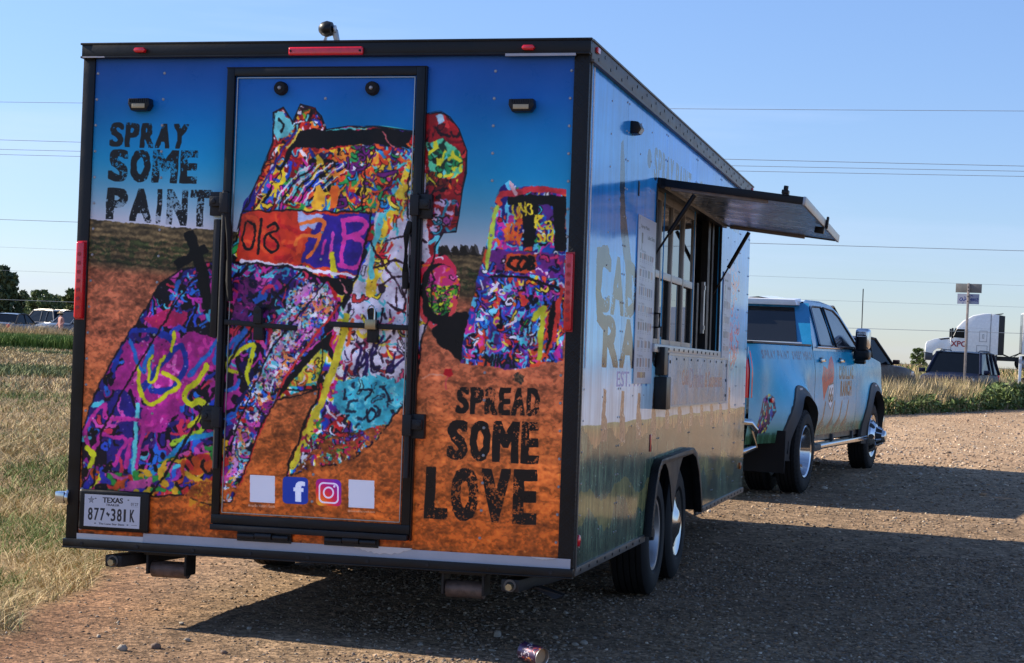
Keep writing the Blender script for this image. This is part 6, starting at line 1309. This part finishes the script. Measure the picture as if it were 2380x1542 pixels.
# ---------------------------------------------------------------- far vehicles
M_TYR = M_RUB
def simple_wheels(root, track, y0, y1, R, W=.22):
    for s in (1, -1):
        for y in (y0, y1): wheel(root, (s*(track-W/2), y, R), s, R, W, R*.62, 'plain', n=24)
def car(name, label, cat_, loc, rot, paint, L=4.6, W=1.85, H=1.66, kind='suv', group=None, plate=None):
    """local frame: +y is the nose; wheels on z=0"""
    root = empty(name, loc, (0, 0, rot), label, cat_, group)
    h = L/2; hw = W/2
    if kind == 'suv': belt, hood = .60*H, .585*H; ws0, ws1, rb0, rb1 = .22*L, .07*L, -.44*L, -.36*L
    elif kind == 'pickup': belt, hood = .62*H, .60*H; ws0, ws1, rb0, rb1 = .20*L, .06*L, -.14*L, -.11*L
    else: belt, hood = .64*H, .62*H; ws0, ws1, rb0, rb1 = .18*L, .03*L, -.34*L, -.20*L
    R = .35 if kind != 'sedan' else .32
    ax1, ax0 = h-.19*L, -h+.21*L
    P = []
    for y in np.linspace(-h, h, 33):
        t = y/h; w_ = hw*(1-.10*abs(t)**5-.04*(t > 0)*abs(t)**3); zt_ = belt if y < ws0 else hood-(hood-.50*H)*((y-ws0)/(h-ws0))**2.2*.75
        zb = .24
        for a in (ax0, ax1):
            d = abs(y-a)
            if d < R+.07: zb = max(zb, R+math.sqrt((R+.07)**2-d*d))
        if abs(t) > .97: zt_ -= .07
        P.append([(0, y, zt_+.035), (w_*.80, y, zt_+.01), (w_*.94, y, zt_-.03), (w_, y, (zt_*.62+zb*.38)), (w_*.985, y, zb+.12 if zb < .4 else zb+.01), (w_*.96, y, zb)])
    full = [[(-x, y, z) for x, y, z in row[::-1]]+row[1:] for row in P]
    b = MB().grid(full); n = len(full[0]); 
    b.add(full[0], [tuple(range(n))]); b.add(full[-1], [tuple(range(n))[::-1]])
    body = b.build('body', paint, root, smooth=.7)
    b = MB(); b.box((-hw*.93, -h+.05, .20), (hw*.93, h-.06, .34)); b.box((-hw*.72, -h+.1, .3), (hw*.72, h-.1, belt-.12)); b.build('underbody', M_BLK, root)
    # greenhouse
    sec = [(rb0, belt, hw*.93), (rb1, H-.05, hw*.76), ((rb1+ws1)/2, H, hw*.76), (ws1, H-.04, hw*.75), (ws0, belt-.01, hw*.92)]
    def gp(k, s): y, z, w_ = sec[k]; return (s*w_, y, z)
    b = MB()
    for s in (1, -1): b.add([gp(0, s), gp(1, s), gp(2, s), gp(3, s), gp(4, s)], [(0, 1, 2, 3, 4)])
    cabin = b.build('cabin', M_TINT2, root)
    MB().add([gp(4, -1), gp(4, 1), gp(3, 1), gp(3, -1)], [(0, 1, 2, 3)]).build('windscreen', M_TINT2, root)
    MB().add([gp(0, -1), gp(0, 1), gp(1, 1), gp(1, -1)], [(0, 1, 2, 3)]).build('rear_window', M_TINT2, root)
    P = [[(u*w_, y, z+.02-.04*abs(u)**3+.0) for u in np.linspace(-1, 1, 9)] for y, z, w_ in ((rb1-.04, H-.055, hw*.77), ((rb1+ws1)/2, H, hw*.77), (ws1+.03, H-.045, hw*.76))]
    MB().grid(P).build('roof', paint, root, smooth=1)
    b = MB()
    for s in (1, -1):
        b.tube([gp(3, s), gp(4, s)], .045, 6); b.tube([gp(1, s), gp(0, s)], .055, 6); b.tube([gp(1, s), gp(2, s), gp(3, s)], .035, 6)
        ym = (rb1+ws1)/2+.1; b.tube([(s*hw*.925, ym, belt), (s*hw*.765, ym, H-.03)], .04, 6)
        if kind == 'suv': b.tube([(s*hw*.925, rb1+.55, belt), (s*hw*.765, rb1+.50, H-.03)], .045, 6)
    b.build('pillars', paint if kind == 'suv' else M_BLK, root, smooth=1, kind='stuff')
    for s in (1, -1):
        MB().hexa([(s*hw*.45, h-.14, .44*H), (s*hw*.90, h-.30, .45*H), (s*hw*.90, h-.45, .46*H), (s*hw*.45, h-.3, .45*H), (s*hw*.45, h-.10, .50*H), (s*hw*.91, h-.28, .52*H), (s*hw*.91, h-.45, .52*H), (s*hw*.45, h-.3, .52*H)]).build('headlight', M_HEAD, root, bevel=.02)
        MB().cbox((s*hw*.80, -h+.03, .52*H), (hw*.22, .10, .22)).build('tail_light', M_RED, root, bevel=.02)
        b = MB(); b.cbox((s*(hw+.10), ws0-.12, belt+.06), (.20, .09, .13)); b.build('mirror', paint, root, bevel=.03)
    b = MB(); b.cbox((0, h-.04, .36*H), (W*.62, .10, .30)); b.build('grille', M_BLK, root, bevel=.02)
    b = MB(); b.cbox((0, h-.0, .46*H), (W*.4, .04, .04)); b.build('grille_bar', M_CHR, root)
    if kind == 'suv':
        b = MB(); [b.tube([(s*hw*.66, rb1+.1, H+.0), (s*hw*.66, rb1+.3, H+.05), (s*hw*.66, ws1-.3, H+.05), (s*hw*.66, ws1-.1, H)], .018, 6) for s in (1, -1)]; b.build('roof_rack', M_BLK, root)
    if kind == 'pickup': MB().box((-hw*.85, -h+.1, belt-.02), (hw*.85, rb0-.05, belt+.03)).build('bed_cover', M_BLK, root)
    b = MB(); b.box((-hw*.7, -.3, .5), (hw*.7, .0, belt+.2)); b.build('seats', M_DARKIN, root)
    simple_wheels(root, hw, ax0, ax1, R)
    return root
M_TINT2 = mat('car_glass', (.004, .006, .010), .10, vary=.05, spec=.14)
M_NAVY = mat('navy_paint', (.006, .010, .030), .4, coat=.0, spec=.12, vary=.08); M_MAROON = mat('dark_maroon_paint', (.030, .018, .020), .4, coat=.0, spec=.2, vary=.1)
M_SILV = mat('silver_blue_paint', (.12, .15, .20), .3, metal=.2, coat=.2, vary=.08); M_CHAR = mat('charcoal_paint', (.03, .035, .05), .35, coat=.1); M_GRYP = mat('grey_paint', (.09, .11, .14), .3, metal=.2, coat=.15); M_TEAL = mat('teal_paint', (.05, .11, .16), .25, coat=.7)
def at(px, py, y, dz=0): q = in_world(px, py, y); return (float(q[0]), float(y), tz(q[0], y)+dz)
p = at(2232, 850, 52); car('parked_suv', 'dark navy suv with a headlight glinting, nose towards us behind the sign post', 'car', p, math.pi-.20, M_NAVY, H=1.74)
p = at(1995, 850, 44); car('dark_pickup', 'dark maroon pickup half hidden behind the blue truck and its mirror', 'pickup truck', (p[0]-.40, p[1], p[2]+.05), -.42, M_MAROON, L=5.8, W=2.0, H=1.92, kind='pickup')
p = at(2385, 870, 62); car('low_car', 'low teal car peeking over the green weeds beside the white marker post', 'car', (p[0]+.5, p[1], p[2]-.12), 1.4, M_TEAL, H=1.30, kind='sedan')
p = at(34, 755, 84); car('parked_sedan', 'silver sedan seen through tall dry grass, leftmost of the far parked cars', 'car', p, .05, M_SILV, H=1.50, kind='sedan')
p = at(108, 755, 92); car('dark_suv', 'charcoal suv parked behind the other two cars under the trees', 'car', p, 1.1, M_CHAR, H=1.75)
p = at(178, 755, 84); car('grey_suv', 'grey suv with pale headlights parked just left of the trailer corner', 'car', p, math.pi-.45, M_GRYP, H=1.80)

# ---- the white semi truck and its trailer on the highway
YS = 122.0; GZ = tz(0, YS)+.35
def sx(px): return float(in_world(px, 850, YS)[0])
x_nose, x_tail = sx(2148), sx(2345); K = (x_tail-x_nose)/6.6
sr = empty('semi_truck', (x_nose, YS, GZ), (0, 0, .04), 'white sleeper-cab semi truck standing on the highway beyond the weeds', 'semi truck')
M_SW = mat('white_truck_paint', (.88, .89, .88), .25, coat=.6, vary=.04); M_FAIR = mat('black_fairing', (.02, .02, .022), .5)
def prof(pts): return [(x*K, z*K*1.17) for x, z in pts]
WD = 2.45; ya, yb = -WD/2, WD/2
def sp(pts, y0, y1, name, m, parent=sr, bevel=.05): return MB().prism(prof(pts), 1, y0, y1).build(name, m, parent, bevel=bevel)
sp([(0, 1.0), (.03, 1.55), (.14, 1.74), (.7, 1.92), (1.45, 2.04), (1.9, 2.08), (1.98, 1.1), (1.75, 1.02), (1.72, .9), (1.60, 1.12), (1.3, 1.28), (.95, 1.28), (.66, 1.1), (.6, .92)], ya+.1, yb-.1, 'hood', M_SW)
sp([(1.9, 1.0), (1.9, 2.05), (2.12, 2.12), (2.42, 2.78), (2.9, 3.25), (3.6, 3.62), (4.4, 3.78), (5.0, 3.80), (5.0, 1.0)], ya, yb, 'cab', M_SW, bevel=.10)
sp([(5.0, .98), (5.0, 3.78), (5.62, 3.72), (5.62, 1.02)], ya+.02, yb-.02, 'side_fairing', M_SW, bevel=.02)
sp([(5.62, 1.0), (5.62, 3.72), (6.08, 3.66), (6.08, 1.0)], ya+.05, yb-.05, 'gap_fairing', M_FAIR, bevel=.02)
sp([(5.2, 3.76), (5.95, 3.86), (5.95, 3.82), (5.4, 3.74)], ya+.3, yb-.3, 'roof_fin', M_FAIR, bevel=0)
b = MB(); b.prism(prof([(2.12, 2.08), (2.36, 2.62), (2.48, 2.66), (3.0, 2.66), (3.0, 2.05)]), 1, ya-.012, ya-.004); b.build('side_window', M_TINT2, sr)
b = MB(); b.prism(prof([(1.95, 2.06), (2.10, 2.08), (2.42, 2.74), (2.30, 2.74)]), 1, ya+.12, yb-.12); b.build('windscreen', M_TINT2, sr)
b = MB()
for pts in (([(3.08, 1.1), (3.08, 2.9)]), ([(3.25, 1.1), (3.25, 2.66)]), ([(1.98, 1.1), (1.98, 2.0)]), ([(5.0, 1.0), (5.0, 3.78)]), ([(2.2, 2.78), (5.0, 2.74)])):
    (x0, z0), (x1, z1) = prof(pts); b.hexa([(x0-.02, ya-.008, z0), (x0+.02, ya-.008, z0), (x0+.02, ya-.002, z0), (x0-.02, ya-.002, z0), (x1-.02, ya-.008, z1), (x1+.02, ya-.008, z1), (x1+.02, ya-.002, z1), (x1-.02, ya-.002, z1+.01)])
b.build('panel_lines', mat('panel_line', (.25, .26, .28), .6), sr)
def frame_rect(x0, x1, z0, z1, t, name):
    b = MB(); (x0, z0), (x1, z1) = prof([(x0, z0), (x1, z1)])
    for q in (((x0, z0), (x1, z0+t)), ((x0, z1-t), (x1, z1)), ((x0, z0+t), (x0+t, z1-t)), ((x1-t, z0+t), (x1, z1-t))): b.box((q[0][0], ya-.010, q[0][1]), (q[1][0], ya-.003, q[1][1]))
    b.build(name, mat('panel_line', (.25, .26, .28), .6), sr)
frame_rect(4.15, 4.75, 1.85, 2.6, .03, 'luggage_door'); frame_rect(3.95, 4.8, 1.15, 1.6, .03, 'luggage_door'); frame_rect(4.38, 4.52, 2.08, 2.36, .03, 'door_vent')
sp([(1.0, 1.95), (1.85, 2.04), (1.85, 1.96), (1.2, 1.87)], ya+.085, ya+.095, 'hood_vent', M_FAIR, bevel=0)
b = MB(); b.cbox((2.05*K, ya-.30, 2.75*K), (.14, .18, .72)); b.build('mirror', M_BLK, sr, bevel=.04); b = MB(); b.cbox((2.0*K, yb+.3, 2.75*K), (.14, .18, .72)); b.build('mirror', M_BLK, sr, bevel=.04)
sp([(0.0, .45), (0.0, .98), (.6, .92), (.66, .45)], ya+.08, yb-.08, 'bumper', M_CHAR, bevel=.05)
sp([(2.0, .42), (2.0, .98), (5.6, .98), (5.6, .42)], ya+.05, yb-.05, 'chassis_skirt', M_FAIR, bevel=.02)
sp([(5.6, .62), (5.6, .92), (9.2, .92), (9.2, .62)], -.45, .45, 'chassis', M_FAIR, bevel=0)
b = MB(); b.tube([(6.1*K, -.2, 1.25*K), (6.6*K, -.25, 1.05*K), (7.3*K, -.2, 1.35*K), (7.6*K, -.1, 1.6*K)], .04, 6); b.tube([(6.1*K, .1, 1.2*K), (6.8*K, .0, .98*K), (7.6*K, .1, 1.5*K)], .03, 6); b.build('air_hoses', M_BLK, sr)
cvx = bpy.data.curves.new('lettering', 'FONT'); cvx.body = 'XPO'; cvx.size = .62*K; cvx.offset = .012; cvx.extrude = .004; cvx.resolution_u = 3
ox = bpy.data.objects.new('door_lettering', cvx); COL.objects.link(ox); ox.parent = sr; ox.location = (1.98*K, ya-.012, 1.72*K); ox.rotation_euler = (math.pi/2, 0, 0); ox.scale = (.98, 1, 1); bpy.context.view_layer.update()
me_ = bpy.data.meshes.new_from_object(ox.evaluated_get(bpy.context.evaluated_depsgraph_get())); ol = bpy.data.objects.new('door_letters', me_); COL.objects.link(ol); ol.parent = sr; ol.location = ox.location; ol.rotation_euler = ox.rotation_euler; ol['kind'] = 'stuff'
me_.materials.clear(); me_.materials.append(mat('red_lettering', (.35, .015, .03), .4)); bpy.data.objects.remove(ox)
for x in (1.18, 7.7, 8.95):
    for s in (-1, 1):
        e = empty('wheel', (x*K, s*(WD/2-.2), .52), (0, 0, math.pi/2), parent=sr)
        MB().lathe([(-.13, .30), (-.14, .46), (-.10, .52), (.10, .52), (.14, .46), (.13, .30)], (0, 0, 0), 0, 28).build('tyre', M_RUB, e, smooth=.6); MB().lathe([(-.12, .32), (-.14, .29), (-.06, .22), (-.10, .12), (-.16, .09), (-.16, 0)], (0, 0, 0), 0, 24).build('rim', M_ALU, e, smooth=.6)
        MB().lathe([(.12, .32), (.14, .29), (.06, .22), (.10, .12), (.16, .09), (.16, 0)], (0, 0, 0), 0, 24).build('rim', M_ALU, e, smooth=.6)
st = empty('box_trailer', (x_nose+7.45*K, YS, GZ), (0, 0, .04), 'tall white cargo trailer behind the semi truck cab, cut by the frame edge', 'trailer')
MB().box((0, ya-.03, 1.15), (14.5, yb+.03, 4.6*K)).build('cargo_box', M_SW, st, bevel=.03); MB().box((-.03, ya+.05, 1.2), (0, yb-.05, 4.5*K)).build('front_panel', M_GRYP, st); MB().box((.3, -.5, .95), (14.2, .5, 1.15)).build('chassis', M_FAIR, st)
for x in (12.0, 13.2):
    for s in (-1, 1):
        e = empty('wheel', (x, s*(WD/2-.2), .52), (0, 0, math.pi/2), parent=st); MB().lathe([(-.13, .30), (-.14, .46), (-.10, .52), (.10, .52), (.14, .46), (.13, .30)], (0, 0, 0), 0, 28).build('tyre', M_RUB, e, smooth=.6); MB().lathe([(-.12, .3), (-.06, .2), (0, .0), (.06, .2), (.12, .3)], (0, 0, 0), 0, 20).build('rim', M_ALU, e, smooth=.6)

# ---- sign posts
M_GALV = mat('galvanised_post', (.30, .27, .25), .55, metal=.3, vary=.35, vscale=9, dust=.35, dustcol=(.25, .14, .09)); M_SIGNB = mat('sign_back', (.16, .16, .155), .5, metal=.3, vary=.12)
YP = 49.0; q = in_world(2243, 850, YP); px_ = float(q[0]); gz = tz(px_, YP); ztop = float(in_world(2247, 658, YP)[2])
sg = empty('road_sign', (px_, YP, gz), (0, .0, -.2), 'rusty post in the weeds with two small signs, the lower scrawled in blue', 'sign')
hh = ztop-gz
MB().box((-.035, -.03, -.1), (.035, .03, hh)).build('post', M_GALV, sg, bevel=.008)
s1 = 57*SPX*(YP-CAM[1])/F_PX/2*1.02; z1_ = hh-.02; hgt = 20*SPX*(YP-CAM[1])/F_PX
MB().box((-s1, .031, z1_-hgt), (s1, .036, z1_)).build('upper_sign', M_SIGNB, sg, bevel=.002)
cvs = Canvas(300, 150, lambda x, y: (x*300, y*150)); cvs.a[:] = np.array([150, 158, 178])/255
for P in ([(.10, .6), (.16, .4), (.24, .5), (.18, .7), (.10, .6)], [(.22, .4), (.3, .7), (.36, .4), (.32, .3)], [(.34, .6), (.42, .5)], [(.6, .55), (.66, .45), (.62, .7)], [(.68, .7), (.72, .45), (.76, .68), (.8, .45)], [(.84, .7), (.85, .45)], [(.9, .4), (.95, .5), (.9, .6), (.92, .75)], [(.24, .92), (.28, .9)], [(.62, .12), (.7, .2)]): cvs.curve(P, 11, (36, 50, 120))
zl1 = z1_-hgt-.035; hl = 23*SPX*(YP-CAM[1])/F_PX; sl = s1*.84
MB().box((-sl, .031, zl1-hl), (sl, .036, zl1)).build('lower_sign', mat('scrawled_sign', (0, 0, 0), .5, image=cvs.image('sign_scrawl'), vary=.05), sg, uv=(0, -sl, sl, 2, zl1-hl, zl1))
b = MB(); [b.cbox((0, -.032, z), (.03, .01, .03)) for z in (z1_-.1, z1_-hgt+.06, zl1-.08, zl1-hl+.08)]; b.build('sign_bolts', M_BLK, sg, kind='stuff')
YM = 56.0; q = in_world(2371, 850, YM); z_ = tz(q[0], YM); t_ = float(in_world(2371, 828, YM)[2])
mp2 = empty('marker_post', (float(q[0]), YM, z_), (0, 0, 0), 'thin white marker post standing in green weeds near the semi truck wheels', 'post'); MB().box((-.05, -.02, -.1), (.05, .02, t_-z_)).build('post', M_SW, mp2, bevel=.01); MB().box((-.05, -.024, t_-z_-.25), (.05, -.021, t_-z_-.1)).build('reflector', M_WHT, mp2)
q = in_world(2040, 850, 40); z_ = tz(q[0], 40); t_ = float(in_world(2040, 840, 40)[2])
mp3 = empty('wooden_stake', (float(q[0])-.1, 40, z_), (0, .02, 0), 'short pale wooden stake among tall dry grass near the blue truck mirror', 'stake'); MB().box((-.025, -.02, -.1), (.025, .02, t_-z_)).build('stake', M_WOOD, mp3, bevel=.005)
# ---- highway guard fence
fn = empty('guard_fence', (0, 112, tz(0, 112)), (0, 0, 0), 'low wire fence of thin posts along the highway edge', 'fence')
pts_ = []
for k in range(90):
    x = -60+k*2.4; b = MB().box((x-.04, -.04, -.1), (x+.04, .04, .62)); b.build('fence_post', M_GALV, fn)
b = MB(); [b.box((-60, -.012, z), (154, .012, z+.024)) for z in (.3, .56)]; b.build('fence_wire', M_GALV, fn)

# ---- overhead wires, each hung between far poles outside the picture
M_WIRE = mat('cable', (.22, .26, .31), .6)  # distance haze is mixed into this pale blue-grey
def wire(pl, pr, Y, r, label, sag=1.2):
    A = in_world(pl[0], pl[1], Y); B = in_world(pr[0], pr[1], Y*1.0)
    mid = (A+B)/2; d = (B-A); pts = []
    for t in np.linspace(-1.1, 2.1, 41):
        q_ = A+d*t; q_[2] += sag*((t-.5)**2-.25)*.12; pts.append(q_)
    b = MB(); b.tube(pts, r, 5); o = b.build('power_line', M_WIRE, None, smooth=2); tag(o, label, 'cable', 'overhead wires crossing the sky'); return o
wire((0, 237), (2380, 258), 60, .010, 'highest overhead wire, well above the three close wires')
wire((0, 325), (2380, 386), 60, .011, 'upper of the three close overhead wires beyond the trailer roof')
wire((0, 347), (2380, 398), 60, .010, 'middle of the three close overhead wires beyond the trailer roof')
wire((0, 359), (2380, 410), 60, .010, 'lowest of the three close overhead wires beyond the trailer roof')
wire((0, 510), (2380, 583), 60, .011, 'lone overhead wire passing just under the raised awning tip')
wire((0, 574), (2380, 664), 120, .008, 'faint far wire crossing behind the tops of the two small signs')
wire((0, 628), (2380, 714), 120, .008, 'faint far wire level with the foot of the scrawled sign'); wire((0, 696), (2380, 775), 80, .011, 'lowest wire, passing across the white semi truck cab')

# ---- person beyond the left cars
def person(loc, rot):
    bm = bmesh.new(); J = {}
    def v(n, p): J[n] = bm.verts.new(p)
    for n, p in dict(pel=(0, 0, .95), wst=(0, 0, 1.12), chs=(0, 0, 1.35), nck=(0, 0, 1.50), hed=(0, .02, 1.60), top=(0, .02, 1.72), shl=(-.19, 0, 1.42), ell=(-.26, -.03, 1.15), hnl=(-.18, .16, .98), shr=(.19, 0, 1.42), elr=(.26, -.03, 1.15), hnr=(.18, .16, .98),
                     hil=(-.10, 0, .90), knl=(-.11, .03, .50), ftl=(-.12, 0, .08), tol=(-.12, .16, .04), hir=(.10, 0, .90), knr=(.11, .03, .50), ftr=(.12, 0, .08), tor=(.12, .16, .04)).items(): v(n, p)
    for a, c in ('pel wst', 'wst chs', 'chs nck', 'nck hed', 'hed top', 'chs shl', 'shl ell', 'ell hnl', 'chs shr', 'shr elr', 'elr hnr', 'pel hil', 'hil knl', 'knl ftl', 'ftl tol', 'pel hir', 'hir knr', 'knr ftr', 'ftr tor') if False else [q.split() for q in ('pel wst', 'wst chs', 'chs nck', 'nck hed', 'hed top', 'chs shl', 'shl ell', 'ell hnl', 'chs shr', 'shr elr', 'elr hnr', 'pel hil', 'hil knl', 'knl ftl', 'ftl tol', 'pel hir', 'hir knr', 'knr ftr', 'ftr tor')]:
        bm.edges.new((J[a], J[c]))
    me = bpy.data.meshes.new('person'); names = list(J); bm.to_mesh(me); bm.free()
    R_ = dict(pel=.14, wst=.13, chs=.15, nck=.055, hed=.095, top=.075, shl=.06, ell=.045, hnl=.035, shr=.06, elr=.045, hnr=.035, hil=.09, knl=.06, ftl=.045, tol=.04, hir=.09, knr=.06, ftr=.045, tor=.04)
    o = bpy.data.objects.new('person', me); COL.objects.link(o); m = o.modifiers.new('skin', 'SKIN'); o.modifiers.new('sub', 'SUBSURF').render_levels = 2
    for i, n in enumerate(names): me.skin_vertices[0].data[i].radius = (R_[n], R_[n]*.8)
    me.skin_vertices[0].data[0].use_root = True; me.materials.append(mat('pink_shirt', (.42, .22, .20), .8)); o.location = loc; o.rotation_euler = (0, 0, rot)
    tag(o, 'person in a straw hat and pale pink top standing between the far parked cars', 'person')
    MB().lathe([(1.66, .19), (1.68, .19), (1.69, .11), (1.78, .10), (1.80, .0)], (0, .02, 0), 2, 16).build('straw_hat', mat('straw', (.5, .38, .24), .8), o, smooth=.6)
    MB().lathe([(1.54, .0), (1.56, .10), (1.66, .11), (1.68, .0)], (0, .0, 0), 2, 12).build('dark_hair', mat('hair', (.02, .015, .012), .7), o, smooth=.9)
p = at(141, 755, 81); person(p, 2.6)

# ---- small can lying in the foreground gravel
q = ray(1238, 1520); 
cvc = Canvas(300, 150, lambda x, y: (x*300, y*150)); cvc.a[:] = np.array([60, 40, 70])/255; cvc.scribble(np.ones((150, 300), bool), [(150, 60, 60), (200, 190, 196), (80, 50, 110), (190, 120, 60), (40, 30, 50), (210, 200, 210)], 120, (3, 9), (6, 26), seed=3, outline=.2)
def can():
    t = (0.046-CAM[2])/q[2]; c = CAM+q*t; m_ = mat('printed_can', (0, 0, 0), .3, image=cvc.image('can_print'), metal=.3, coat=.3)
    root = empty('crushed_can', (float(c[0]), float(c[1]), .046), (0, .10, -.55), 'open-ended purple printed can lying on the gravel at the bottom edge', 'can')
    n = 32; P = []
    for k, (t_, r) in enumerate(((-.062, .039), (-.058, .0435), (0, .0435), (.058, .0435), (.062, .0425))): P.append([(t_, math.cos(2*math.pi*i/n)*r, math.sin(2*math.pi*i/n)*r) for i in range(n)])
    o = MB().grid(P, wrap=True).build('can_body', m_, root, smooth=.7)
    l = o.data.uv_layers.new(name='uv')
    for lp in o.data.loops:
        co = o.data.vertices[lp.vertex_index].co; l.data[lp.index].uv = ((math.atan2(co.z, co.y)/(2*math.pi)) % 1, co.x/.13+.5)
    MB().lathe([(.060, .0425), (.064, .0435), (.062, .040), (.030, .039), (.030, .0)], (0, 0, 0), 0, n).build('can_rim', M_ALU, root, smooth=.6)
    MB().lathe([(.045, .0), (.046, .0385)], (0, 0, 0), 0, n).build('can_inside', mat('cardboard', (.42, .28, .16), .8), root)
    MB().lathe([(-.062, .039), (-.060, .0)], (0, 0, 0), 0, n).build('can_base', M_ALU, root)
can()

# ---- bigger stones lying loose on the lot
r_ = np.random.default_rng(77)
M_STN = mat('pale_stone', (.30, .26, .21), .85, vary=.25, vscale=30, bump=.002, bscale=80); M_STD = mat('brown_stone', (.14, .09, .065), .85, vary=.3, vscale=30, bump=.002, bscale=80)
for px, py, sz, m_, lb in ((287, 1508, .024, M_STN, 'round pale stone in the sunlit dirt at the bottom left, left of the trailer shadow'), (422, 1448, .017, M_STN, 'small pale stone exactly at the pointed tip of the trailer shadow'), (436, 1486, .018, M_STN, 'pale stone just below the pointed tip of the trailer shadow'),
        (363, 1504, .022, M_STD, 'dark brown stone between the round pale stone and the shadow tip'), (579, 1460, .016, M_STN, 'pale stone inside the left end of the trailer shadow'), (693, 1486, .013, M_STN, 'small pale stone on the lower edge of the trailer shadow'),
        (1156, 1475, .026, M_STN, 'largest grey-tan stone in the shadow above and left of the can'), (996, 1514, .018, M_STD, 'brown stone in the sunlit strip left of the can'), (977, 1497, .015, M_STN, 'pale stone at the shadow edge left of the can'), (1357, 1493, .020, M_STN, 'upright pale stone in the shadow to the right of the can'),
        (1315, 1425, .016, M_STN, 'pale stone in deep shadow behind the can'), (520, 1516, .016, M_STD, 'brown stone near the bottom edge, left of the middle'), (230, 1478, .013, M_STN, 'small pale stone near the grass at the lower left'), (1290, 1480, .017, M_STN, 'grey stone touching the shadow right behind the can')):
    q = ray(px, py); c_ = CAM+q*((0-CAM[2])/q[2]); V, F = icosa(); V = V*(1+.16*r_.standard_normal((12, 1)))*np.array([r_.uniform(.9, 1.4), r_.uniform(.8, 1.1), r_.uniform(.55, .9)])
    bm = bmesh.new(); vs = [bm.verts.new(v*sz) for v in V]; [bm.faces.new([vs[i] for i in f]) for f in F]; bmesh.ops.subdivide_edges(bm, edges=bm.edges, cuts=1, use_grid_fill=True, smooth=.4)
    me = bpy.data.meshes.new('stone'); bm.to_mesh(me); bm.free(); me.shade_smooth(); me.materials.append(m_); o = bpy.data.objects.new('stone', me); COL.objects.link(o)
    gz_ = float(ground_z(np.array([c_[0]]), np.array([c_[1]]))[0]); o.location = (float(c_[0]), float(c_[1]), gz_+sz*.45); o.rotation_euler = (0, 0, r_.uniform(0, 6)); tag(o, lb, 'stone', 'bigger stones loose on the lot')
